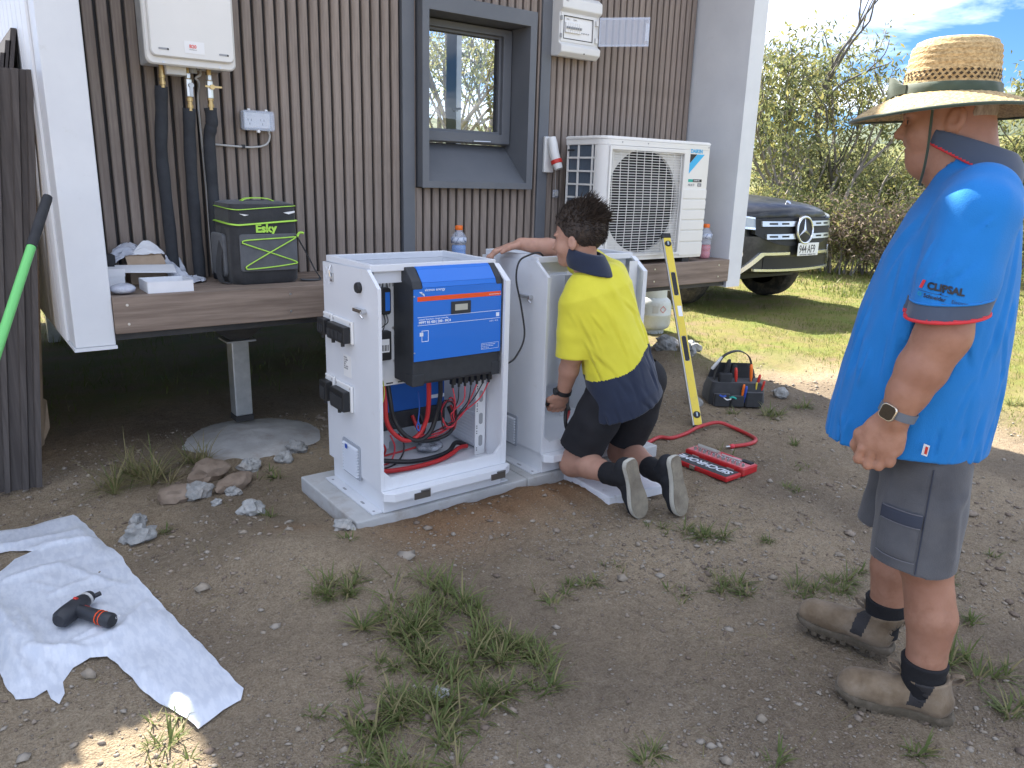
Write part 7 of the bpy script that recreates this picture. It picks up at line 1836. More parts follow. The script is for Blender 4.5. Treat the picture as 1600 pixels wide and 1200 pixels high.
# boots and socks
M_suede = mat('boot_suede', (0.130, 0.090, 0.052), 0.9, c2=(0.235, 0.175, 0.115), ns=11, nlo=0.38, nhi=0.62, bump=0.4, bs=160, dirt=((0.30, 0.25, 0.19), 9, 0.52, 0.70, 0.55), sheen=0.1)
M_sole = mat('boot_sole', (0.085, 0.068, 0.045), 0.8, dirt=((0.22, 0.18, 0.14), 16, 0.45, 0.7, 0.7))
M_gore = mat('elastic', (0.035, 0.033, 0.034), 0.85, bump=0.5, bs=30, bstretch=(20, 1, 1))
M_sock = mat('black_sock', (0.012, 0.012, 0.014), 0.9, bump=0.3, bs=200)
def boot(heel, toe, ank, zg, side):
    heel = np.array((*heel, 0.0)); toe = np.array((*toe, 0.0)); d = toe-heel; Lb = np.linalg.norm(d); d = d/Lb; sd_ = np.array((-d[1], d[0], 0.0))
    def BP(a, b, c): return heel+d*a*Lb+sd_*b+np.array((0, 0, zg+c))
    R3 = [d, sd_, (0, 0, 1)]
    ank = np.array(ank)
    up = union([(s_chain([BP(0.17, 0, 0.055), BP(0.38, 0, 0.058), BP(0.62, 0.0, 0.050), BP(0.84, 0, 0.044)], [0.042, 0.046, 0.044, 0.040]), 0), (s_ell(BP(0.84, 0, 0.046), (0.045, 0.044, 0.036), R3), 0.02),
                (s_cone(BP(0.19, 0, 0.06), np.array((ank[0], ank[1], zg+0.150)), 0.045, 0.064), 0.03), (s_ell(BP(0.66, 0, 0.045), (0.07, 0.050, 0.038), R3), 0.02)])
    up = wrinkled(up, (34.0, 0.0016, (1, 1, 1), 5))
    tilt = _n(d*0.10+np.array((0, 0, 1.0)))
    up = inter(inter(up, plane(np.array((ank[0], ank[1], zg+0.128)), tilt)), plane((0, 0, zg+0.024), (0, 0, -1)))
    a3 = np.array((ank[0], ank[1], zg+0.15))
    up = sub(up, s_cone(np.array((ank[0], ank[1], zg+0.09)), a3, 0.046, 0.054), 0.003)
    def mf(c):
        q = c-heel; a = (q@d)/Lb; h = c[:, 2]-zg
        # slanted elastic panel on both sides
        u = a-0.30-(0.128-h)*1.15*0.55
        return ((np.abs(u) < 0.062+0.16*(h-0.05)) & (h > 0.048) & (np.abs(q@sd_) > 0.018)).astype(int)
    lo = np.minimum(heel, toe)-0.09; hi = np.maximum(heel, toe)+0.09; lo[2] = zg-0.01; hi[2] = zg+0.18
    bt = sdf_object('boot', up, lo, hi, 0.0036, [M_suede, M_gore], pa, xfA, mf)
    # sole: outline extruded with a heel step
    out = []
    prof = [(0.0, 0.012), (0.02, 0.030), (0.10, 0.042), (0.28, 0.040), (0.45, 0.041), (0.66, 0.052), (0.82, 0.052), (0.94, 0.040), (1.0, 0.020)]
    pts = [(a, w) for a, w in prof]+[(a, -w*0.93) for a, w in reversed(prof)]
    mb = MB()
    def rg(z, s, k=1.0): return [Vector(xfA((BP(0.5+(a-0.5)*s, w*s*k, z+ (0.010*max(0, a-0.75)/0.25 if z < 0.02 else 0.004*max(0, a-0.75)/0.25)))[None])[0]) for a, w in pts]
    mb.loft([rg(0.003, 0.985), rg(0.012, 1.02), rg(0.020, 1.03), rg(0.026, 1.01), rg(0.030, 0.98)]); sl = mb.build('sole', M_sole, pa, smooth=35)
    for k in range(9):
        for sg in (-1, 1):
            if 0.30 < k/9 < 0.42: continue
            w = np.interp(0.06+k*0.10, [p[0] for p in prof], [p[1] for p in prof])
            c = BP(0.06+k*0.10, sg*w*0.90, 0.003); mb = MB(); M4 = Matrix.Translation(Vector(xfA(c[None])[0])) @ Matrix.Rotation(math.atan2((d@np.array((1,0,0))*FA+d[1]*LA)[1], (d[0]*FA+d[1]*LA)[0]), 4, 'Z')
            mb.box((-0.008, -0.010, -0.006), (0.008, 0.010, 0.006), M=M4); mb.build('lug', M_sole, sl)
    for sg, off in ((1, 0.052), (-1, -0.052)):
        b0 = np.array((ank[0], ank[1], zg))+d*off; mb = MB()
        mb.strip(catmull([Vector(xfA((b0+np.array((0, 0, 0.105)))[None])[0]), Vector(xfA((b0+d*off*0.25+np.array((0, 0, 0.140)))[None])[0]), Vector(xfA((b0+d*off*0.75+np.array((0, 0, 0.146)))[None])[0]), Vector(xfA((b0+d*off*0.55+np.array((0, 0, 0.128)))[None])[0]), Vector(xfA((b0+d*off*0.02+np.array((0, 0, 0.118)))[None])[0])], 5), tuple(sd_[0]*FA+sd_[1]*LA), 0.018, 0.0025); mb.build('pull_tab', M_suede, pa)
    sk = inter(wrinkled(s_chain([(ank[0], ank[1], zg+0.06), (ank[0]+0.004, ank[1], zg+0.12), (ank[0]+0.006, ank[1]-0.002, zg+0.178)], [0.042, 0.0510, 0.0600]), (40, 0.0015, (0.5, 0.5, 1.6), 3)), plane((0, 0, zg+0.172), (0, 0, 1)))
    sdf_object('sock', sk, np.array((ank[0]-0.08, ank[1]-0.08, zg+0.05)), np.array((ank[0]+0.08, ank[1]+0.08, zg+0.19)), 0.004, M_sock, pa, xfA)
GA = gz(2.0, 0.9)-0.004
boot((-0.139, 0.112), (0.151, 0.150), (-0.056, 0.129), GA, 1)
boot((0.030, -0.108), (0.314, -0.152), (0.066, -0.119), GA+0.02, -1)
# watch
wc = wA(0.106, 0.272, 0.880); wd = Vector(0.30*FA)+Vector((0, 0, -1)); wd.normalize()
wl_, wf_ = Vector(LA), Vector(FA)
u1 = (wl_-wd*wl_.dot(wd)).normalized(); u2 = wd.cross(u1)
mb = MB(); mb.strip([wc+u1*0.0385*math.cos(t)+u2*0.0425*math.sin(t) for t in np.linspace(0, 2*math.pi, 33)], tuple(wd), 0.021, 0.003); mb.build('watch_strap', mat('strap_grey', (0.13, 0.15, 0.18), 0.6), pa, smooth=50)
fd = (u1*0.90+u2*(0.44 if u2.dot(wf_) > 0 else -0.44)).normalized(); fx_ = wd; fy_ = fd.cross(fx_)
fc_ = wc+fd*0.040
mb = MB(); mb.loft([[fc_+fd*h+fx_*p[0]+fy_*p[1] for p in rrect(w, w, r, 5)] for w, r, h in ((0.036, 0.010, 0.0), (0.040, 0.012, 0.003), (0.040, 0.012, 0.007), (0.037, 0.011, 0.009))]); wt = mb.build('watch_case', mat('watch_metal', (0.62, 0.58, 0.50), 0.25, 0.9), pa, smooth=40)
mb = MB(); mb.prism(rrect(0.0345, 0.0345, 0.010, 5), fc_+fd*0.0091, fx_, fy_, fd*0.0012); mb.build('watch_screen', mat('watch_glass', (0.006, 0.006, 0.007), 0.08), wt)
# straw hat
M_straw = mat('straw', (0.27, 0.175, 0.070), 0.75, c2=(0.60, 0.43, 0.21), ns=120, nstretch=(1, 1, 1.5), nlo=0.3, nhi=0.62, bump=0.9, bs=110, bstretch=(1, 1, 2.2), bdist=0.004)
M_hband = mat('hat_band', (0.030, 0.048, 0.030), 0.75, c2=(0.050, 0.078, 0.050), ns=14, sheen=0.3)
HC = (0.124, 0.0); TI = 0.035     # hat leans slightly forward
def hat_pt(a, rf, rl, z): 
    f_ = HC[0]+rf*math.cos(a); return wA(f_, rl*math.sin(a), z-TI*(f_-HC[0])*0.35)
crown = [(0.106, 0.092, 1.600), (0.107, 0.093, 1.615), (0.106, 0.093, 1.640), (0.103, 0.092, 1.668), (0.100, 0.090, 1.700), (0.097, 0.087, 1.724), (0.086, 0.077, 1.740), (0.070, 0.062, 1.747), (0.040, 0.036, 1.745), (0.001, 0.001, 1.742)]
fine = []
for i in range(len(crown)-1):
    n = 6 if crown[i][2] < 1.72 else 4
    for k in range(n):
        t = k/n; fine.append(tuple(crown[i][j]*(1-t)+crown[i+1][j]*t for j in range(3)))
fine.append(crown[-1])
mb = MB(); NA = 96
# braided rows: each plait a shallow bulge, each stitch a slanted ripple
def straw_ring(i, row): 
    rf, rl, z = row; k = 1+0.016*math.sin(i*2*math.pi/3.0)
    return [hat_pt(2*math.pi*q/NA, rf*k*(1+0.006*math.sin(q*2*math.pi/4+ (i % 6)*1.05)), rl*k*(1+0.006*math.sin(q*2*math.pi/4+(i % 6)*1.05)), z) for q in range(NA)]
mb.loft([straw_ring(i, r) for i, r in enumerate(fine)], caps=True); hat = mb.build('straw_hat', M_straw, pa, smooth=True)
mb = MB(); rows = []
NB = 22
for i in range(NB+1):
    t = i/NB; rf = 0.099+(0.215-0.099)*t; rl = 0.090+(0.205-0.090)*t
    rows.append((rf, rl, t))
def brim_z(a, t): return 1.621-0.030*t-0.016*t*t-0.010*t*math.cos(a)*t+0.012*t*t*math.sin(a)**2*0-0.006*math.sin(2*a+0.6)*t
def brim_ring(i, dz, k=1.0):
    rf, rl, t = rows[i]; b = 0.0030*(i % 2)
    return [hat_pt(2*math.pi*q/NA, rf*k, rl*k, brim_z(2*math.pi*q/NA, t)+b+dz+0.0007*math.sin(q*2*math.pi/3+i*2.1)) for q in range(NA)]
mb.loft([brim_ring(i, 0.0) for i in range(NB+1)]+[brim_ring(i, -0.004) for i in range(NB, -1, -1)], caps=False); mb.build('brim', M_straw, hat, smooth=True)
mb = MB(); mb.tube([hat_pt(2*math.pi*q/NA, 0.216, 0.206, brim_z(2*math.pi*q/NA, 1)-0.002) for q in range(NA+1)], 0.0042, 8, caps=False); mb.build('brim_edging', M_hband, hat, smooth=True)
mb = MB(); mb.loft([[hat_pt(2*math.pi*q/NA, r*(1+0.010*math.sin(q*0.9+i)), r*0.89*(1+0.010*math.sin(q*0.9+i)), z) for q in range(NA)] for i, (r, z) in enumerate(((0.107, 1.604), (0.1115, 1.611), (0.113, 1.620), (0.112, 1.630), (0.1115, 1.640), (0.108, 1.643)))], caps=False); mb.build('hat_band', M_hband, hat, smooth=True)
for k in range(3):
    a0 = 0.42+0.10*k; mb = MB(); P = [hat_pt(a0, 0.112, 0.099, 1.632), hat_pt(a0-0.25, 0.126, 0.112, 1.640+0.012*(1-k)), hat_pt(a0-0.42, 0.136, 0.12, 1.655-0.020*k)]
    mb.strip(catmull(P, 5), (0, 0, 1), 0.020, 0.006); mb.build('band_knot', M_hband, hat)
mb = MB()
for r_ in range(3):
    for q in range(44):
        a = 2*math.pi*(q+0.5*(r_ % 2))/44; z = 1.651+r_*0.0085; da = 0.048; dz_ = 0.0040; R1, R2 = 0.1075-0.0035*r_*0.5, 0.0960-0.002*r_*0.5
        mb.add([hat_pt(a-da, R1, R2, z), hat_pt(a, R1, R2, z-dz_), hat_pt(a+da, R1, R2, z), hat_pt(a, R1, R2, z+dz_)], [(0, 1, 2, 3)])
tag(mb.build('lattice_holes', mat('lattice_dark', (0.05, 0.035, 0.02), 0.9), hat), kind='stuff')
for s in (-1, 1):
    mb = MB(); mb.tube(catmull([wA(0.150, s*0.092, 1.600), wA(0.148, s*0.086, 1.55), wA(0.146, s*0.082, 1.49), wA(0.148, s*0.076, 1.44), wA(0.154, s*0.050, 1.405)], 6), 0.0032, 6); mb.build('chin_cord', M_hband, hat, smooth=True)

# ================================================================== kneeling person (world axes)
pb_ = thing('person', 'person in yellow and navy work shirt kneeling at the second cabinet', 'person', (2.33, 2.25, 0.07))
skinB = skin_mat('fair_skin', (0.43, 0.235, 0.165), (0.50, 0.29, 0.21), (0.40, 0.19, 0.13))
I3 = None
hf = _n((-0.45, 0.89, -0.10)); hl = _n(np.cross((0, 0, 1), hf)); hu = np.cross(hf, hl)
HB = np.array((2.150, 2.432, 1.168))
def hb(a, b, c): return HB+hf*a+hl*b+hu*c
RH = [hf, hl, hu]
shL, elL, wrL = (2.115, 2.405, 0.945), (2.118, 2.395, 0.675), (2.140, 2.470, 0.480)
shR, elR, wrR = (2.315, 2.375, 1.010), (2.255, 2.640, 1.085), (2.110, 2.770, 1.105)
hipL, hipR, knL, knR = (2.255, 2.305, 0.545), (2.425, 2.285, 0.555), (2.205, 2.455, 0.140), (2.490, 2.440, 0.145)
anL, anR = (2.180, 2.125, 0.195), (2.372, 2.075, 0.185)
itB = [(s_ell(hb(-0.005, 0, 0.02), (0.098, 0.076, 0.105), RH), 0), (s_ell(hb(0.040, 0, -0.055), (0.056, 0.055, 0.070), RH), 0.03), (s_ell(hb(0.072, 0, -0.105), (0.022, 0.024, 0.020), RH), 0.025), (s_cone(hb(0.094, 0, -0.012), hb(0.112, 0, -0.048), 0.008, 0.0115), 0.008), (s_ell(hb(0.086, 0, 0.006), (0.018, 0.048, 0.010), RH), 0.012), (s_ell(hb(0.090, 0, -0.078), (0.010, 0.020, 0.010), RH), 0.006),
       (s_ell(hb(0.060, 0.040, -0.045), (0.030, 0.020, 0.030), RH), 0.02), (s_ell(hb(0.060, -0.040, -0.045), (0.030, 0.020, 0.030), RH), 0.02),
       (s_cone((2.195, 2.390, 0.975), hb(-0.010, 0, -0.06), 0.056, 0.054), 0.03)]
itB += [(s_ell(hb(-0.002, s*0.078, -0.026), (0.020, 0.010, 0.031), RH), 0.006) for s in (-1, 1)]
itB += [(s_stack([((2.335, 2.30, 0.52), 0.13, 0.09), ((2.28, 2.34, 0.75), 0.12, 0.08), ((2.215, 2.38, 0.93), 0.10, 0.05)], (1, 0, 0.2), (0.1, 1, 0)), 0.03)]
itB += [(s_chain([shL, tuple((np.array(shL)+np.array(elL))/2), elL], [0.040, 0.044, 0.042]), 0.03), (s_chain([elL, tuple(np.array(elL)*0.6+np.array(wrL)*0.4), wrL], [0.044, 0.043, 0.029]), 0.02)]
itB += [(s_chain([shR, tuple((np.array(shR)+np.array(elR))/2), elR], [0.040, 0.044, 0.042]), 0.03), (s_chain([elR, tuple(np.array(elR)*0.6+np.array(wrR)*0.4), wrR], [0.043, 0.041, 0.028]), 0.02)]
# left hand: closing on the black cable inside the cabinet
wl3 = np.array(wrL); hd3 = _n((0.10, 0.45, -0.75)); hs3 = _n((0.85, -0.35, -0.10)); hn3 = np.cross(hd3, hs3)
itB += [(s_ell(wl3+hd3*0.050, (0.046, 0.038, 0.018), [hd3, hs3, _n(hn3)]), 0.02)]
for k in range(4):
    b0 = wl3+hd3*0.085+hs3*(k-1.5)*0.020; L1 = (0.034, 0.040, 0.037, 0.030)[k]
    itB.append((s_chain([b0, b0+hd3*L1*0.9-hn3*0.008, b0+hd3*L1*1.1-hn3*0.034, b0+hd3*L1*0.55-hn3*0.046], [0.0102, 0.0096, 0.0090, 0.0080]), 0.006))
itB.append((s_chain([wl3+hd3*0.025-hs3*0.030, wl3+hd3*0.060-hs3*0.046-hn3*0.012, wl3+hd3*0.088-hs3*0.042-hn3*0.028], [0.014, 0.0115, 0.0095]), 0.010))
# right hand: palm on the rim, fingers draped over it
wr3 = np.array(wrR); hd4 = _n((-0.80, 0.55, -0.25)); hs4 = _n((0.55, 0.80, 0.0)); hn4 = np.cross(hs4, hd4)
itB += [(s_ell(wr3+hd4*0.048, (0.046, 0.039, 0.017), [hd4, hs4, _n(hn4)]), 0.02)]
for k in range(4):
    b0 = wr3+hd4*0.085+hs4*(k-1.5)*0.021; L1 = (0.036, 0.043, 0.040, 0.032)[k]
    itB.append((s_chain([b0, b0+hd4*L1*0.9+np.array((0, 0, -0.006)), b0+hd4*L1*1.5+np.array((0, 0, -0.024)), b0+hd4*L1*1.6+np.array((0, 0, -0.044))], [0.0100, 0.0094, 0.0086, 0.0076]), 0.006))
itB.append((s_chain([wr3+hd4*0.020-hs4*0.030, wr3+hd4*0.060-hs4*0.052, wr3+hd4*0.090-hs4*0.055+np.array((0, 0, -0.012))], [0.014, 0.0115, 0.0092]), 0.010))
for hp, kn, an in ((hipL, knL, anL), (hipR, knR, anR)):
    hp, kn, an = map(np.array, (hp, kn, an))
    itB += [(s_chain([hp, hp*0.45+kn*0.55+np.array((0, -0.02, 0)), kn], [0.085, 0.076, 0.058]), 0.03), (s_chain([kn, kn*0.62+an*0.38+np.array((0, 0, 0.012)), kn*0.25+an*0.75, an], [0.056, 0.058, 0.043, 0.036]), 0.025)]
bodyB = union(itB)
for s in (-1, 1): bodyB = sub(bodyB, s_ell(hb(0.098, s*0.029, -0.008), (0.012, 0.016, 0.008), RH), 0.005)
for s in (-1, 1): bodyB = sub(bodyB, s_ell(hb(0.002, s*0.089, -0.024), (0.010, 0.006, 0.016), RH), 0.003)
sdf_object('body', bodyB, (1.93, 2.0, 0.06), (2.60, 2.90, 1.32), 0.0046, skinB, pb_)
# hair: cap plus tufts
def cutf(p):
    q = (p-HB)@np.array(RH).T
    # hairline: above the brow in front, above the ear at the side, down to the nape behind
    line = np.interp(q[:, 0], [-0.12, -0.055, -0.015, 0.025, 0.06, 0.10], [-0.085, -0.075, -0.020, 0.000, 0.040, 0.055])
    return line-q[:, 2]
hairB = lambda p: np.maximum(s_ell(hb(-0.010, 0, 0.030), (0.108, 0.086, 0.108), RH)(p)+folds(p, 60, 0.004, (1, 1, 1), 6), cutf(p))
M_hair = mat('brown_hair', (0.022, 0.015, 0.011), 0.6, c2=(0.060, 0.042, 0.031), ns=70, nstretch=(1, 1, 0.5), nhi=0.7, bump=0.6, bs=160, bdist=0.004)
sdf_object('hair', hairB, HB-0.15, HB+0.17, 0.0045, M_hair, pb_)
mb = MB(); rh = random.Random(21)
for k in range(2600):
    th = rh.uniform(0, 2*math.pi); zz = rh.uniform(-0.62, 1.0); r0 = math.sqrt(1-zz*zz)
    n3 = np.array((r0*math.cos(th), r0*math.sin(th), zz)); 
    loc = np.array((-0.010, 0, 0.030))+n3*np.array((0.105, 0.083, 0.105))
    line = np.interp(loc[0], [-0.12, -0.055, -0.015, 0.025, 0.06, 0.10], [-0.080, -0.070, -0.012, 0.008, 0.046, 0.060])
    if loc[2] < line: continue
    p0 = hb(*loc); nw = hf*n3[0]+hl*n3[1]+hu*n3[2]
    top_ = max(0.0, n3[2]); lie = hu*(0.9*min(1.0, max(0.0, (n3[2]+0.2)/0.8))-0.45)-hf*0.75
    Lh = 0.020+0.014*top_*rh.random()+0.030*(n3[0] < -0.1 and n3[2] > 0.2)*rh.random()
    dd = _n(nw*(0.35+0.45*top_)+lie*0.85+np.array([rh.uniform(-0.35, 0.35) for _ in range(3)]))
    d2 = _n(dd+lie*0.5+np.array([rh.uniform(-0.3, 0.3) for _ in range(3)]))
    q0 = p0-nw*0.006; q1 = q0+dd*Lh*0.65; q2 = q1+d2*Lh*0.55
    mb.tube([q0, q1, q2], [0.0028, 0.0020, 0.0003], 4, caps=False)
tag(mb.build('hair_tufts', M_hair, pb_, smooth=True), kind='stuff')
# shirt B
axB = _n(np.array((2.185, 2.41, 1.02))-np.array((2.335, 2.30, 0.50)))
tB = s_stack([((2.350, 2.272, 0.38), 0.180, 0.150), ((2.330, 2.284, 0.50), 0.174, 0.148), ((2.288, 2.318, 0.68), 0.154, 0.126), ((2.248, 2.352, 0.83), 0.158, 0.116), ((2.225, 2.370, 0.94), 0.165, 0.098), ((2.205, 2.385, 1.00), 0.120, 0.080), ((2.195, 2.392, 1.035), 0.075, 0.068)], _n((1, -0.10, 0.36)), _n((0.12, 1, -0.12)))
def slB(grow=0.0): return s_chain([(2.150, 2.395, 0.955), (2.120, 2.402, 0.88), (2.112, 2.396, 0.76), (2.114, 2.392, 0.62)], [0.066+grow, 0.068+grow, 0.068+grow, 0.072+grow])
def srB(grow=0.0): return s_chain([(2.285, 2.375, 0.995), (2.315, 2.40, 1.00), (2.295, 2.50, 1.03), (2.265, 2.60, 1.065)], [0.066+grow, 0.068+grow, 0.066+grow, 0.068+grow])
s0 = union([(tB, 0), (slB(), 0.03), (srB(), 0.03)])
drB = [drape((2.13, 2.30, 0.94), (2.29, 2.20, 0.72), 0.016, 0.008), drape((2.20, 2.28, 1.00), (2.34, 2.22, 0.66), 0.016, 0.009), drape((2.28, 2.27, 1.02), (2.40, 2.22, 0.74), 0.014, 0.008), drape((2.17, 2.26, 0.78), (2.34, 2.17, 0.64), 0.014, 0.010), drape((2.19, 2.26, 0.68), (2.42, 2.19, 0.72), 0.014, 0.009), drape((2.24, 2.20, 0.56), (2.36, 2.17, 0.46), 0.016, 0.008), drape((2.38, 2.18, 0.66), (2.42, 2.18, 0.50), 0.016, 0.008)]
s1 = wrinkled(s0, (9.0, 0.0060, (1, 1, 0.7), 1), (23.0, 0.0016, (1, 1, 0.9), 11))
_bz = np.array((0.38, 0.50, 0.68, 0.83, 0.94)); _bx = np.array((2.360, 2.340, 2.298, 2.255, 2.225)); _by = np.array((2.268, 2.280, 2.315, 2.350, 2.370)); _bw = np.array((0.182, 0.176, 0.156, 0.160, 0.160)); _bd = np.array((0.150, 0.148, 0.126, 0.116, 0.098))
def ptB(u, v, dz=0.0, centre=False):
    z = 0.46+0.46*v+dz; cx, cy = np.interp(z, _bz, _bx), np.interp(z, _bz, _by)
    if centre: return (cx, cy, z)
    th = (u-0.5)*3.0-math.pi/2; return (cx+np.interp(z, _bz, _bw)*math.cos(th), cy+np.interp(z, _bz, _bd)*math.sin(th), z+0.36*np.interp(z, _bz, _bw)*math.cos(th))
drB += random_creases(36, ptB, 8, L=(0.10, 0.26), bias=0.45, spread=0.6, w=(0.006, 0.011), h=(0.006, 0.013))
for q in range(7):
    rq = random.Random(q+80); z0 = rq.uniform(0.72, 0.90); th = rq.uniform(-2.6, -0.4); R_ = 0.069
    a_ = np.array((2.114+R_*math.cos(th), 2.397+R_*math.sin(th), z0)); th2 = th+rq.uniform(-0.7, 0.7); b_2 = np.array((2.114+R_*math.cos(th2), 2.394+R_*math.sin(th2), z0-rq.uniform(0.03, 0.10)))
    drB.append(crease(a_, b_2, rq.uniform(0.006, 0.010), rq.uniform(0.004, 0.007), (0.7, 0.7, 0.2)))
shB = plus(s1, drB)
hemB = plane((2.30, 2.28, 0.440), _n(np.array((0.42, -0.05, -1.0))))
def cutB(p):
    c1 = plane((2.114, 2.392, 0.662), _n((-0.02, 0.0, -1)))(p); c2 = plane((2.275, 2.575, 1.055), _n((-0.2, 0.95, 0.25)))(p)
    tors = tB(p)-0.004; m1 = (p[:, 0] < 2.20) & (p[:, 2] < 0.80); m2 = (p[:, 1] > 2.47)
    return np.where(m1, np.minimum(c1, tors), np.where(m2, np.minimum(c2, tors), -1.0))
shB2 = mx(shB, [hemB, cutB])
shB3 = sub(shB2, lambda p: np.minimum(s_cone((2.115, 2.394, 0.72), (2.117, 2.394, 0.56), 0.050, 0.062)(p), s_cone((2.29, 2.52, 1.035), (2.255, 2.64, 1.08), 0.048, 0.058)(p)), 0.003)
shB3 = sub(shB3, s_stack([((2.365, 2.264, 0.30), 0.166, 0.136), ((2.335, 2.284, 0.50), 0.158, 0.132)], _n((1, -0.10, 0.36)), _n((0.12, 1, -0.12))), 0.003)
shB3 = sub(shB3, s_cone((2.196, 2.388, 1.01), hb(-0.010, 0, -0.05), 0.060, 0.062), 0.003)
M_hiv = mat('hi_vis_yellow', (0.66, 0.60, 0.035), 0.8, c2=(0.72, 0.66, 0.05), ns=5, bump=0.2, bs=300, sheen=0.2)
M_nav = mat('work_navy', (0.014, 0.022, 0.048), 0.85, c2=(0.019, 0.028, 0.056), ns=6, bump=0.2, bs=300, sheen=0.2)
bnd = np.array((2.270, 2.25, 0.645)); bn = _n(np.array((-0.62, 0.10, 1.0)))
def mB(c):
    r = (((c-bnd)@bn) < 0.008*np.sin(c[:, 0]*30)).astype(int)
    r[(slB()(c) < 0.018) & (tB(c) > 0.005)] = 0
    return r
sdf_object('work_shirt', shB3, (1.98, 2.06, 0.30), (2.60, 2.68, 1.10), 0.0048, [M_hiv, M_nav], pb_, None, mB)
cB = inter(inter(s_chain([(2.20, 2.380, 0.985), hb(-0.022, 0, -0.085), hb(-0.012, 0, -0.045)], [0.088, 0.076, 0.071]), plane(hb(-0.02, 0, -0.060), _n(hu*1.0-hf*0.35))), plane((2.198, 2.375, 1.018), _n(-hu+0.30*hf)))
cB = sub(cB, s_chain([(2.196, 2.388, 0.96), hb(-0.010, 0, -0.02)], [0.064, 0.064]), 0.003)
sdf_object('collar', cB, (2.03, 2.24, 0.90), (2.33, 2.53, 1.16), 0.0044, M_nav, pb_)
# shorts B
def thB(hp, kn, r0, r1): 
    hp, kn = np.array(hp), np.array(kn); e = hp+(kn-hp)*0.80; return s_chain([hp+np.array((0, -0.02, 0.0)), (hp+e)/2+np.array((0, -0.025, 0)), e+(kn-hp)*0.15], [r0, (r0+r1)/2, r1])
shoB = union([(s_stack([((2.340, 2.288, 0.48), 0.138, 0.104), ((2.325, 2.302, 0.56), 0.128, 0.098)], _n((1, -0.10, 0.2)), (0.1, 1, 0)), 0), (thB(hipL, knL, 0.100, 0.100), 0.03), (thB(hipR, knR, 0.100, 0.098), 0.03)])
shoB = wrinkled(shoB, (9.0, 0.006, (1, 1, 0.8), 8), (20.0, 0.0022, (1, 1, 1), 15))
hemL_, hemR_ = plane((2.215, 2.41, 0.225), _n((-0.10, 0.30, -1.0))), plane((2.48, 2.40, 0.235), _n((0.15, 0.30, -1.0)))
shoB2 = lambda p: np.maximum(shoB(p), np.where(p[:, 0] < 2.35, hemL_(p), hemR_(p)))
shoB2 = sub(shoB2, lambda p: np.minimum(s_cone(np.array(knL), np.array(knL)*0.6+np.array(hipL)*0.4, 0.085, 0.078)(p), s_cone(np.array(knR), np.array(knR)*0.6+np.array(hipR)*0.4, 0.085, 0.078)(p)), 0.003)
sdf_object('shorts', shoB2, (2.06, 2.12, 0.14), (2.64, 2.58, 0.64), 0.005, mat('black_shorts', (0.014, 0.014, 0.017), 0.9, c2=(0.021, 0.021, 0.025), ns=8, bump=0.3, bs=260), pb_)
# shoes: soles to the camera, toes on the ground
M_canvas = mat('canvas_black', (0.016, 0.017, 0.021), 0.85, bump=0.3, bs=260)
M_rub = mat('dusty_rubber', (0.30, 0.265, 0.20), 0.85, c2=(0.20, 0.175, 0.135), ns=16, bump=0.4, bs=120, dirt=((0.13, 0.10, 0.075), 6, 0.48, 0.68, 0.7))
M_rubw = mat('foxing', (0.52, 0.50, 0.43), 0.7, dirt=((0.25, 0.2, 0.15), 30, 0.5, 0.7, 0.6))
def shoe(toe, heel, an, yaw):
    toe, heel, an = map(lambda q: np.array(q, float), (toe, heel, an))
    d = _n(toe-heel); Ls = np.linalg.norm(toe-heel)
    n_ = _n(np.array((math.sin(yaw), -math.cos(yaw), 0.18))); n_ = _n(n_-d*(n_@d)); s_ = np.cross(d, n_)
    prof = [(0.0, 0.014), (0.025, 0.026), (0.10, 0.034), (0.28, 0.0325), (0.45, 0.035), (0.66, 0.046), (0.80, 0.047), (0.93, 0.036), (1.0, 0.014)]
    pts = [(a, w) for a, w in prof]+[(a, -w*0.95) for a, w in reversed(prof)]
    def SP(a, b, c): return heel+d*a*Ls+s_*b+n_*c
    ctl = [Vector((a, w, 0)) for a, w in pts]; sm_ = catmull(ctl, 4, closed=True)
    def rg(c, k): return [Vector(SP(0.5+(v.x-0.5)*(1+(k-1)*0.35), v.y*k, c)) for v in sm_]
    mb = MB(); mb.loft([rg(0.0, 0.93), rg(0.003, 0.97)]); mb.build('outsole', M_rub, pb_, smooth=35)
    mb = MB(); mb.loft([rg(-0.022, 0.98), rg(-0.012, 1.03), rg(-0.003, 1.03), rg(-0.0002, 1.0)]); mb.build('sole_wall', M_rubw, pb_, smooth=35)
    R3 = [d, s_, -n_]
    up = union([(s_chain([SP(0.14, 0, -0.045), SP(0.40, 0, -0.050), SP(0.66, 0, -0.045), SP(0.84, 0, -0.038)], [0.036, 0.040, 0.036, 0.028]), 0), (s_ell(SP(0.78, 0, -0.035), (0.06, 0.043, 0.026), R3), 0.015), (s_cone(SP(0.17, 0, -0.05), an, 0.037, 0.043), 0.02)])
    up = inter(wrinkled(up, (40, 0.0015, (1, 1, 1), 3)), lambda p: (p-heel)@n_+0.016)
    lo = np.minimum(np.minimum(toe, heel), an)-0.10; hi = np.maximum(np.maximum(toe, heel), an)+0.10
    sh_ = sdf_object('shoe_upper', up, lo, hi, 0.0044, M_canvas, pb_)
    mb = MB(); a0 = SP(0.45, 0.05, -0.075)
    mb.tube(catmull([Vector(SP(0.42, -0.038, -0.060)), Vector(SP(0.50, -0.056, -0.045)), Vector(SP(0.66, -0.058, -0.030)), Vector(SP(0.74, -0.052, -0.022))], 5), 0.0030, 6); mb.build('lace', M_dark, pb_)
    return d, n_
shoe((2.228, 2.028, 0.036), (2.166, 2.062, 0.292), anL, -0.05)
shoe((2.392, 1.952, 0.034), (2.362, 1.998, 0.290), anR, 0.05)
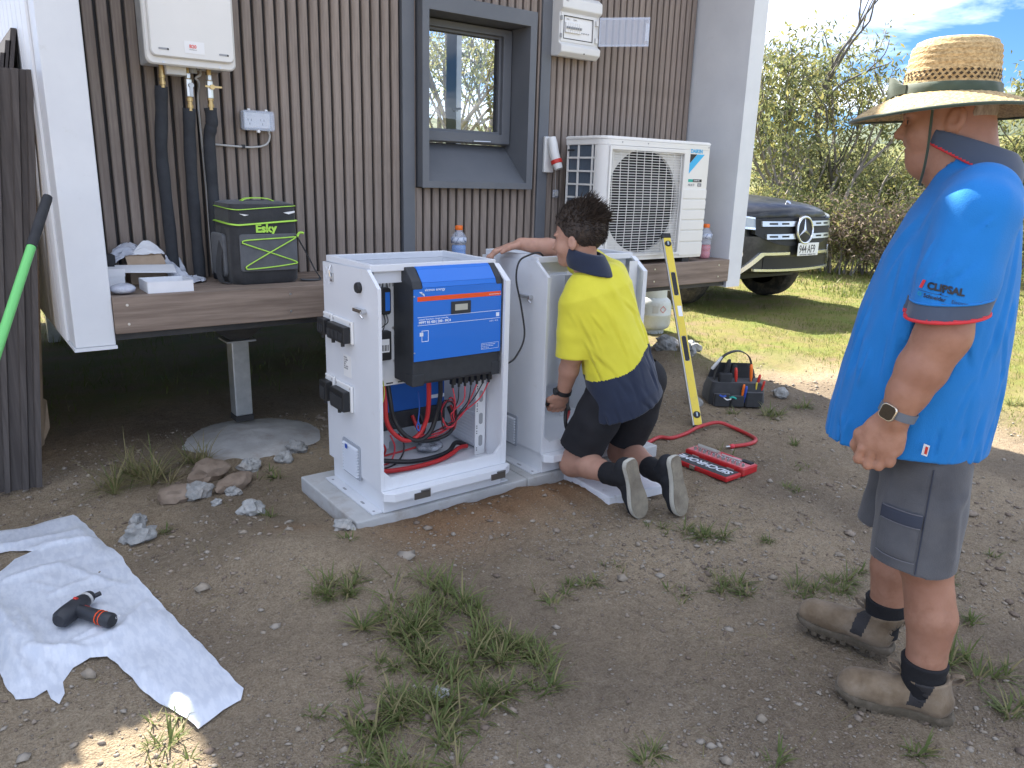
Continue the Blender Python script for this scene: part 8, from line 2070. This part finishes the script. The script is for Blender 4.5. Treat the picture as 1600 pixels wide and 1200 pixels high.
for kn, an in ((knL, anL), (knR, anR)):
    kn, an = np.array(kn), np.array(an); mb = None
    e = an+(kn-an)*0.30
    sk = wrinkled(s_chain([an-(kn-an)*0.05, an+(kn-an)*0.12, e], [0.0435, 0.045, 0.051]), (40, 0.0015, (1, 1, 1), 3))
    sk = inter(sk, plane(e-(kn-an)*0.02, _n(kn-an)))
    sdf_object('sock', sk, np.minimum(an, e)-0.07, np.maximum(an, e)+0.07, 0.0044, M_sock, pb_)
mb = MB(); wv = _n(np.array(wrL)-np.array(elL)); wp = np.array(wrL)-wv*0.012; a1 = _n(np.cross(wv, (0, 0, 1))); a2 = np.cross(wv, a1)
mb.strip([Vector(wp+a1*0.0335*math.cos(t)+a2*0.0335*math.sin(t)) for t in np.linspace(0, 2*math.pi, 25)], tuple(wv), 0.020, 0.004); mb.build('watch_strap', M_dark, pb_, smooth=50)
mb = MB(); mb.tube([Vector(wp-a1*0.036+wv*0.0), Vector(wp-a1*0.046)], [0.017, 0.016], 14); mb.build('watch_case', M_dark, pb_)
hc_ = np.array(wrL)+hd3*0.105-hn3*0.026
mb = MB(); mb.tube(catmull([Vector(hc_-hs3*0.085+np.array((0, 0.02, 0.02))), Vector(hc_-hs3*0.04), Vector(hc_), Vector(hc_+hs3*0.05), Vector(hc_+hs3*0.10+np.array((0, 0.05, -0.03)))], 5), 0.009, 10); tag(mb.build('hand_tool', M_dark, smooth=True), 'black handled tool gripped by the kneeling person', 'tool')
# ------------------------------------------------------------------ ground litter, grass, trees
def arr_mesh(name, V, F, mats, smooth=False, mi=None):
    me = bpy.data.meshes.new(name)
    V = np.asarray(V, np.float32); F = np.asarray(F, np.int32); k = F.shape[1]
    me.vertices.add(len(V)); me.vertices.foreach_set('co', V.ravel())
    me.loops.add(F.size); me.loops.foreach_set('vertex_index', F.ravel())
    me.polygons.add(len(F)); me.polygons.foreach_set('loop_start', np.arange(0, F.size, k, dtype=np.int32))
    for m in (mats if isinstance(mats, (list, tuple)) else [mats]): me.materials.append(m)
    if mi is not None: me.polygons.foreach_set('material_index', np.asarray(mi, np.int32))
    if smooth: me.polygons.foreach_set('use_smooth', [True]*len(F))
    me.update(calc_edges=True); me.validate()
    return me
def link(me, name, parent=None, loc=(0, 0, 0)):
    o = bpy.data.objects.new(name, me); COL.objects.link(o); o.location = loc
    if parent is not None: o.parent = parent
    return o
# --- gravel
def gravel(n, xr, yr, smin_, smax, seed, keep):
    g = np.random.default_rng(seed)
    x = g.uniform(*xr, n); y = g.uniform(*yr, n); k = keep(x, y) > g.random(n); x, y = x[k], y[k]; n = len(x)
    s = smin_*(smax/smin_)**(g.random(n)**2.2)
    base = np.array([(1, 0, 0), (-1, 0, 0), (0, 1, 0), (0, -1, 0), (0, 0, 1), (0, 0, -0.5), (0.6, 0.6, 0.45), (-0.6, 0.6, 0.4), (-0.6, -0.6, 0.45), (0.6, -0.6, 0.4)])
    tri = np.array([(0, 6, 4), (6, 2, 4), (2, 7, 4), (7, 1, 4), (1, 8, 4), (8, 3, 4), (3, 9, 4), (9, 0, 4), (0, 2, 6), (2, 1, 7), (1, 3, 8), (3, 0, 9), (0, 5, 2), (2, 5, 1), (1, 5, 3), (3, 5, 0)])
    V = base[None]*(1+g.uniform(-0.35, 0.35, (n, 10, 1)))*g.uniform(0.6, 1.3, (n, 1, 3))*s[:, None, None]*np.array((1, 1, 0.62))
    a = g.uniform(0, 6.28, n); c, sn = np.cos(a)[:, None], np.sin(a)[:, None]
    X = V[:, :, 0]*c-V[:, :, 1]*sn; Y = V[:, :, 0]*sn+V[:, :, 1]*c
    z = ground_z(x, y)
    P = np.stack([X+x[:, None], Y+y[:, None], V[:, :, 2]+z[:, None]+s[:, None]*0.12], 2).reshape(-1, 3)
    F = (tri[None]+np.arange(n)[:, None, None]*10).reshape(-1, 3)
    return P, F, np.repeat(g.integers(0, 4, n), len(tri))
def in_sheet(x, y):
    r = np.zeros(len(x), bool); n = len(outline)
    for i in range(n):
        (x0, y0), (x1, y1) = outline[i], outline[(i+1) % n]
        c = ((y0 > y) != (y1 > y)) & (x < (x1-x0)*(y-y0)/(y1-y0+1e-12)+x0); r ^= c
    return r
def dirt_keep(x, y):
    pad_ = ((x > 1.15) & (x < 2.84) & (y > 2.5) & (y < 3.1)).astype(float)
    n = 0.55+0.9*fnoise(x, y, 2.4, 3, 0.5, 8)
    e = np.exp(-(((x-1.90)/0.50)**2)**2-((y-2.34)/0.18)**2)
    return np.where(in_sheet(x, y), 0.0, 1.0)*np.clip(n, 0.08, 1)*(1-pad_)*(1-0.8*e)*(1-0.85*lawn_mask(x, y))
Mg = [mat('gravel_a', (0.25, 0.21, 0.16), 0.9, c2=(0.31, 0.265, 0.21), ns=60), mat('gravel_b', (0.22, 0.175, 0.135), 0.95, c2=(0.28, 0.23, 0.18), ns=60), mat('gravel_c', (0.17, 0.13, 0.10), 0.95), mat('gravel_d', (0.29, 0.255, 0.21), 0.9)]
P1, F1, m1 = gravel(30000, (-0.2, 5.0), (0.45, 4.2), 0.0022, 0.011, 31, dirt_keep)
P2, F2, m2 = gravel(1700, (-0.2, 5.2), (0.45, 4.2), 0.007, 0.018, 32, dirt_keep)
P4, F4, m4 = gravel(160, (0.0, 4.6), (0.5, 4.0), 0.016, 0.034, 34, dirt_keep)
P3, F3, m3 = gravel(22000, (0.2, 2.9), (0.45, 2.4), 0.0016, 0.006, 33, dirt_keep)
V_ = np.concatenate([P1, P2, P3, P4]); F_ = np.concatenate([F1, F2+len(P1), F3+len(P1)+len(P2), F4+len(P1)+len(P2)+len(P3)])
tag(link(arr_mesh('gravel', V_, F_, Mg, mi=np.concatenate([m1, m2, m3, m4])), 'gravel'), 'small loose stones scattered over the bare dirt', 'gravel', kind='stuff')

# --- blades: generic builder. each blade a bent strip of three segments
def blades(x, y, z, h, w, az, lean, curl, g):
    n = len(x)
    d = np.stack([np.cos(az), np.sin(az), np.zeros(n)], 1); s = np.stack([-np.sin(az), np.cos(az), np.zeros(n)], 1)
    up = np.array((0, 0, 1.0)); p = np.stack([x, y, z], 1)
    V = []; ang = lean.copy(); q = p.copy(); seg = h/3
    for k, wk in enumerate((1.0, 0.85, 0.55, 0.0)):
        if k < 3: V += [q-s*(w*wk/2)[:, None], q+s*(w*wk/2)[:, None]]
        else: V += [q]
        dirv = d*np.sin(ang)[:, None]+up*np.cos(ang)[:, None]
        q = q+dirv*seg[:, None]; ang = np.minimum(ang+curl, 1.75)
    V = np.stack(V, 1)      # n,7,3
    V[:, 2:, 2] = np.maximum(V[:, 2:, 2], (z+0.003)[:, None])
    quad = np.array([(0, 1, 3), (0, 3, 2), (2, 3, 5), (2, 5, 4), (4, 5, 6)])
    return V.reshape(-1, 3), (quad[None]+np.arange(n)[:, None, None]*7).reshape(-1, 3)
def leafmat(name, c1, c2, tr=0.35, ns=3.0, rough=0.6): return mat(name, c1, rough, c2=c2, ns=ns, nlo=0.35, nhi=0.65, translucent=tr, spec=0.3)
M_g1 = leafmat('grass_green', (0.105, 0.140, 0.042), (0.20, 0.235, 0.085), 0.45, 14)
M_g2 = leafmat('grass_dry', (0.30, 0.25, 0.13), (0.20, 0.19, 0.08), 0.3, 14)
M_g3 = leafmat('lawn_green', (0.115, 0.155, 0.028), (0.21, 0.235, 0.065), 0.45, 2.0)
def scatter_lawn(n, xr, yr, hr, wr, seed, dens):
    g = np.random.default_rng(seed); x = g.uniform(*xr, n); y = g.uniform(*yr, n); k = dens(x, y) > g.random(n); x, y = x[k], y[k]; n = len(x)
    V, F = blades(x, y, ground_z(x, y)-0.003, g.uniform(*hr, n), g.uniform(*wr, n), g.uniform(0, 6.28, n), g.uniform(0.1, 0.8, n), g.uniform(0.1, 0.5, n), g)
    return V, F, np.repeat((g.random(n) < 0.22).astype(int), 5)
def ld(x, y): 
    clump = np.clip(0.55+0.9*fnoise(x, y, 3.1, 3, 0.5, 12), 0.06, 1)
    return lawn_mask(x, y)*clump
parts_ = [scatter_lawn(60000, (3.4, 9.5), (0.6, 6.5), (0.018, 0.055), (0.003, 0.006), 41, ld), scatter_lawn(26000, (9.0, 19.0), (1.0, 11.0), (0.05, 0.13), (0.010, 0.020), 42, ld), scatter_lawn(9000, (0.2, 4.6), (4.2, 8.5), (0.04, 0.14), (0.003, 0.006), 43, ld)]
off = 0; Vs, Fs, Ms = [], [], []
for V, F, m in parts_: Vs.append(V); Fs.append(F+off); Ms.append(m); off += len(V)
tag(link(arr_mesh('lawn_grass', np.concatenate(Vs), np.concatenate(Fs), [M_g3, M_g2], mi=np.concatenate(Ms)), 'lawn_grass'), 'short patchy green grass around the truck and under the house', 'grass', kind='stuff')
# --- dead stems
g = np.random.default_rng(77); n = 900
x = g.uniform(0.0, 4.2, n); y = g.uniform(0.6, 4.0, n); k = dirt_keep(x, y) > 0.3; x, y = x[k], y[k]; n = len(x)
V, F = blades(x, y, ground_z(x, y)+0.002, g.uniform(0.02, 0.10, n), g.uniform(0.0012, 0.0025, n), g.uniform(0, 6.28, n), g.uniform(1.3, 1.6, n), g.uniform(-0.1, 0.15, n), g)
tag(link(arr_mesh('dry_stems', V, F, M_g2), 'dry_stems'), 'dry grass stems and twigs lying on the dirt', 'litter', kind='stuff')
# --- weed tufts, one object each
def tuft_mesh(seed, n, r, h0, h1, dry, flat, crowns):
    """several crowns, each a star of arching leaves"""
    g = np.random.default_rng(seed); ca = g.uniform(0, 6.28, crowns); cq = r*np.sqrt(g.random(crowns)); k = g.integers(0, crowns, n)
    az = g.uniform(0, 6.28, n); q = g.uniform(0, 0.012, n)
    x = (cq*np.cos(ca))[k]+q*np.cos(az); y = (cq*np.sin(ca))[k]+q*np.sin(az)
    V, F = blades(x, y, np.zeros(n)-0.004, g.uniform(h0, h1, n), g.uniform(0.0028, 0.0068, n), az, g.uniform(0.15, 0.75, n)*flat, g.uniform(0.12, 0.40, n), g)
    return arr_mesh('grass_tuft', V, F, [M_g1, M_g2], mi=np.repeat((g.random(n) < dry).astype(int), 5))
TM = [tuft_mesh(1, 120, 0.08, 0.03, 0.105, 0.26, 1.9, 6), tuft_mesh(2, 70, 0.05, 0.025, 0.085, 0.24, 1.9, 4), tuft_mesh(3, 32, 0.03, 0.02, 0.065, 0.2, 1.9, 2), tuft_mesh(4, 230, 0.14, 0.03, 0.115, 0.34, 1.9, 11), tuft_mesh(5, 90, 0.10, 0.08, 0.24, 0.65, 1.8, 4), tuft_mesh(6, 40, 0.07, 0.015, 0.05, 0.25, 1.9, 5)]
tufts = [(0.927, 2.184, 0), (1.075, 1.944, 3), (1.086, 1.766, 3), (1.219, 1.825, 0), (0.759, 1.586, 0), (1.156, 1.528, 3), (0.815, 1.446, 3), (1.622, 1.823, 2), (1.713, 1.773, 1), (2.315, 1.839, 1), (2.368, 1.784, 1), (2.158, 1.467, 1), (2.34, 1.304, 0), (2.495, 1.299, 1), (2.533, 1.628, 2), (1.277, 1.067, 1), (2.387, 0.787, 0), (2.26, 0.606, 1), (3.147, 1.044, 2), (0.646, 3.516, 4), (0.579, 3.648, 4), (0.492, 3.528, 4), (0.869, 3.60, 4), (1.062, 3.295, 5), (0.577, 2.934, 2), (3.964, 2.586, 0), (4.336, 3.075, 1), (3.801, 2.80, 2), (1.10, 2.42, 2), (0.264, 1.797, 2), (0.882, 1.75, 1), (1.07, 1.501, 1), (1.31, 1.574, 1), (0.859, 2.158, 1), (0.975, 1.516, 0), (0.621, 1.636, 2), (4.266, 2.633, 1), (2.838, 1.071, 1), (2.621, 1.271, 2), (1.899, 1.536, 5), (1.865, 1.801, 5), (1.525, 1.811, 5), (0.973, 1.842, 1), (1.24, 1.976, 2), (1.252, 1.695, 1), (0.748, 1.72, 2), (1.199, 1.464, 2), (0.95, 2.85, 2), (5.533, 1.867, 1), (1.524, 0.849, 2), (1.84, 0.658, 2), (0.32, 1.814, 5), (2.137, 1.536, 5), (2.202, 1.90, 5), (0.32, 1.74, 2), (0.27, 1.70, 5), (2.08, 1.50, 1), (2.42, 1.26, 1), (1.13, 1.86, 1), (1.0, 1.62, 1), (3.15, 2.35, 5), (3.35, 2.0, 5), (3.05, 1.86, 1), (3.6, 2.2, 2), (2.62, 0.92, 2), (0.90, 1.40, 1), (0.70, 1.48, 1), (1.20, 1.38, 2), (0.98, 1.70, 0), (1.16, 1.66, 0), (1.22, 1.58, 1), (0.86, 1.52, 0), (0.72, 1.55, 1), (1.03, 1.88, 0), (1.15, 1.92, 1), (0.95, 2.12, 2), (1.06, 1.83, 1)]
rt = random.Random(9)
for x, y, k in tufts:
    o = link(TM[k], 'grass_tuft', None, (x, y, gz(x, y))); o.rotation_euler = (0, 0, rt.uniform(0, 6.28)); s = rt.uniform(0.85, 1.35); o.scale = (s, s, s)
    if k == 4: tag(o, 'dry straw coloured grass tuft in the shade under the house', 'grass tuft', 'dry tufts under the house'); continue
    if x < 0.62 and y < 2.0: w = 'low green tuft on the dirt right below the white sheet'
    elif x < 1.25 and y > 2.35: w = 'low green tuft among the lumps left of the slab'
    elif x < 1.02 and y > 1.9: w = 'green tuft at the top left of the weedy foreground patch'
    elif x < 1.40 and y > 1.38: w = ('wide' if k == 3 else 'small')+' green tuft in the weedy patch at the bottom centre'
    elif y < 0.95 and x < 2.0: w = 'lone green tuft at the bottom edge of the photo'
    elif x > 3.4 and y > 1.7: w = 'green tuft on the dirt around the tool bag'
    elif x < 2.0: w = 'sparse green tuft on the open dirt in the middle of the foreground'
    elif y > 1.7: w = 'green tuft just below the soles of the kneeling person'
    elif y > 1.15 and x < 2.75: w = 'green tuft behind the toes of the standing person'
    else: w = 'green tuft on the gravelly dirt behind the boots of the standing person'
    tag(o, w, 'grass tuft', 'weed tufts on the dirt')

# --- trees
M_bark = mat('grey_bark', (0.16, 0.14, 0.125), 0.9, c2=(0.30, 0.275, 0.25), ns=6, nstretch=(1, 1, 0.3), bump=0.5, bs=30)
M_dead = mat('dead_wood', (0.10, 0.095, 0.095), 0.9, c2=(0.17, 0.16, 0.155), ns=9)
M_lf = [leafmat('gum_leaf_olive', (0.15, 0.175, 0.07), (0.25, 0.265, 0.12), 0.55, 1.2), leafmat('gum_leaf_yellow', (0.27, 0.26, 0.085), (0.34, 0.31, 0.12), 0.45, 1.2), leafmat('gum_leaf_dark', (0.075, 0.095, 0.045), (0.12, 0.14, 0.07), 0.45, 1.2)]
M_brush = leafmat('dry_brush', (0.27, 0.21, 0.16), (0.34, 0.26, 0.20), 0.3, 2.0)
def tree(x, y, h, seed, nleaf, crown_r, leaf=0.10, stems=2, mix_=(0.6, 0.2, 0.2), name='gum_tree', label='', low=0.3, dead=False, mats=None, group='trees beyond the truck', twig=1.0):
    r = random.Random(seed); g = np.random.default_rng(seed); z0 = gz(x, y)
    t = thing(name, label, 'tree' if not name.endswith('shrub') else 'shrub', (x, y, z0), 0, group)
    trunk = MB(); tips = []
    def grow(p, d, L, rad, depth):
        n = 5; P = [p]; q = p.copy()
        for k in range(n):
            d = (d+Vector((r.uniform(-1, 1), r.uniform(-1, 1), r.uniform(-0.5, 0.8)))*(0.16 if not dead else 0.28)).normalized()
            q = q+d*L/n; P.append(q.copy())
        trunk.tube(P, [rad*(1-0.5*k/n) for k in range(n+1)], 6 if depth < 2 else 4, caps=False)
        if depth >= 3 or L < 0.28:
            tips.append((P[-1], d)); tips.append((P[-3], d)); return
        nb = r.choice((2, 3, 3)) if depth else 3
        for b in range(nb):
            k = r.choice((2, 3, 4, 5)) if b else 5
            ax = Vector((r.uniform(-1, 1), r.uniform(-1, 1), r.uniform(-0.35, 0.75)))
            nd = (d*0.75+ax.normalized()*0.85*crown_r/1.6).normalized()
            grow(P[k], nd, L*r.uniform(0.55, 0.78), rad*(0.50 if k < 5 else 0.6), depth+1)
        if depth >= 1: tips.append((P[-2], d))
    for s in range(stems):
        a = r.uniform(0, 6.28); ln_ = 0.06 if dead else 0.28; d0 = Vector((math.cos(a)*ln_, math.sin(a)*ln_, 1)).normalized()
        grow(Vector((x+0.06*math.cos(a), y+0.06*math.sin(a), z0-0.05)), d0, h*(0.42 if not dead else 0.5), 0.030*h*0.6*(0.75 if stems > 1 else 1.0), 0)
    # scale the whole to the wanted height
    top = max(p.z for p, _ in tips)-z0; k = h/top
    trunk.v = [(x+(a-x)*k, y+(b-y)*k, z0+(c-z0)*k) for a, b, c in trunk.v]
    tips = [(Vector((x+(p.x-x)*k, y+(p.y-y)*k, z0+(p.z-z0)*k)), d) for p, d in tips]
    trunk.build('trunk', M_dead if dead else M_bark, t, smooth=True)
    if dead: return t
    T = np.array([p for p, _ in tips if p.z-z0 > low*h*0.5]); 
    # leaves hang in clumps round the twig ends
    idx = g.integers(0, len(T), nleaf); cr = 0.30*crown_r*(h/4.5)**0.4
    P = T[idx]+g.normal(0, 1, (nleaf, 3))*np.array((cr, cr, cr*0.75))*g.random((nleaf, 1))**0.6
    P[:, 2] = np.maximum(P[:, 2], z0+0.1)
    dirv = g.normal(0, 1, (nleaf, 3)); dirv[:, 2] = -np.abs(dirv[:, 2])*0.9-0.15; dirv /= np.linalg.norm(dirv, axis=1)[:, None]
    sv = np.cross(dirv, g.normal(0, 1, (nleaf, 3))); sv /= np.linalg.norm(sv, axis=1)[:, None]
    L = leaf*g.uniform(0.6, 1.3, nleaf)[:, None]; w = L*0.30
    nv = np.cross(dirv, sv)
    V = np.stack([P, P+dirv*L*0.45+sv*w*0.5+nv*L*0.05, P+dirv*L, P+dirv*L*0.45-sv*w*0.5+nv*L*0.05], 1).reshape(-1, 3)
    F = (np.array([(0, 1, 2), (0, 2, 3)])[None]+np.arange(nleaf)[:, None, None]*4).reshape(-1, 3)
    mi = np.repeat(g.choice(3, nleaf, p=mix_), 2)
    cm = arr_mesh('crown', V-np.array((x, y, z0)), F, mats or M_lf, mi=mi)
    link(cm, 'crown', t)
    return t
def at_px(dx, dy, D): return dx*D, dy*D
TR = [((0.831, 0.556), 14.5, 3.7, 101, 3600, 1.0, 'tall olive gum tree right beside the white fin'), ((0.848, 0.530), 16.0, 4.0, 102, 3800, 0.9, 'tallest leafy gum tree right of the fin, behind the truck bonnet'), ((0.882, 0.471), 17.0, 2.7, 103, 1500, 0.75, 'thin gum tree with sparse top left of the straw hat'), ((0.815, 0.579), 18.0, 4.3, 104, 3300, 1.0, 'gum tree partly hidden behind the white fin'), ((0.872, 0.489), 20.0, 2.3, 105, 3400, 1.1, 'low dense gum tree behind the tallest one'), ((0.895, 0.446), 19.0, 2.0, 106, 3200, 1.0, 'low gum tree just left of the face of the standing person'), ((0.935, 0.354), 17.0, 3.0, 107, 4500, 1.0, 'gum tree right of the standing person at the photo edge'), ((0.948, 0.318), 18.0, 3.4, 109, 4500, 1.1, 'gum tree at the far right beyond the photo edge'), ((0.905, 0.425), 22.0, 2.4, 108, 3600, 1.0, 'gum tree hidden behind the head of the standing person')]
for (dx, dy), D, h, sd_, nl, cr, lb in TR:
    x, y = at_px(dx, dy, D); tree(x, y, h, sd_, nl, cr, leaf=0.13, stems=3, label=lb, mix_=(0.55, 0.25, 0.20), low=0.15)
x, y = at_px(0.825, 0.565, 15.5); tree(x, y, 6.0, 121, 0, 0.9, stems=1, label='bare dead tree reaching above the leafy gum trees', dead=True, name='dead_tree')
x, y = at_px(0.849, 0.528, 16.8); tree(x, y, 5.2, 124, 0, 1.0, stems=1, label='smaller bare dead tree rising behind the tall gum trees', dead=True, name='dead_tree')
# trees seen through the house windows
for (x, y, h, sd_, lb) in ((8.9, 13.8, 6.4, 131, 'gum tree seen through the window, right half of the panes'), (8.0, 13.6, 5.4, 132, 'gum tree seen through the window, left half of the panes'), (11.4, 16.5, 5.6, 133, 'gum tree far behind the window view')):
    tree(x, y, h, sd_, 4500, 1.0, leaf=0.12, stems=3, label=lb, mix_=(0.6, 0.25, 0.15), low=0.1, group='trees behind the house')
# shrubs under the trees
rs = random.Random(17)
SH = [(0.812, 12.8, 1.3), (0.822, 13.4, 1.2), (0.834, 13.0, 1.25), (0.846, 13.6, 1.1), (0.856, 13.2, 1.15), (0.866, 13.0, 1.0), (0.876, 13.4, 1.05), (0.886, 13.2, 1.0), (0.897, 13.6, 1.15), (0.908, 13.8, 1.2), (0.922, 13.6, 1.2), (0.936, 13.8, 1.2), (0.95, 14.0, 1.2)]
ordn = ('first', 'second', 'third', 'fourth', 'fifth', 'sixth', 'seventh', 'eighth', 'ninth', 'tenth', 'eleventh', 'twelfth', 'thirteenth')
for i, (dx, D, h) in enumerate(SH):
    dy = math.sqrt(1-dx*dx); pink = 4 <= i <= 8
    x, y = dx*D, dy*D
    tree(x, y, h, 200+i, 2600, 1.5, leaf=0.075, stems=5, name='shrub', label=('dry pinkish brush below the trees, %s shrub from the fin' if pink else 'green shrub below the trees, %s shrub from the fin') % ordn[i], low=0.0, mats=[M_brush, M_lf[0], M_lf[1]] if pink else M_lf, mix_=(0.6, 0.25, 0.15), group='shrubs along the edge of the grass')
for i, (dx, D, h) in enumerate(((0.818, 16.5, 2.1), (0.838, 17.5, 2.3), (0.858, 18.5, 2.0), (0.878, 19.5, 1.9), (0.898, 20.5, 1.9), (0.925, 18.0, 2.1))):
    dy = math.sqrt(1-dx*dx); tree(dx*D, dy*D, h, 240+i, 3600, 1.5, leaf=0.10, stems=5, name='shrub', label='tall dark shrub filling the gaps between the gum trunks, %s from the fin' % ordn[i], low=0.0, mix_=(0.35, 0.15, 0.5), group='undergrowth between the trees')
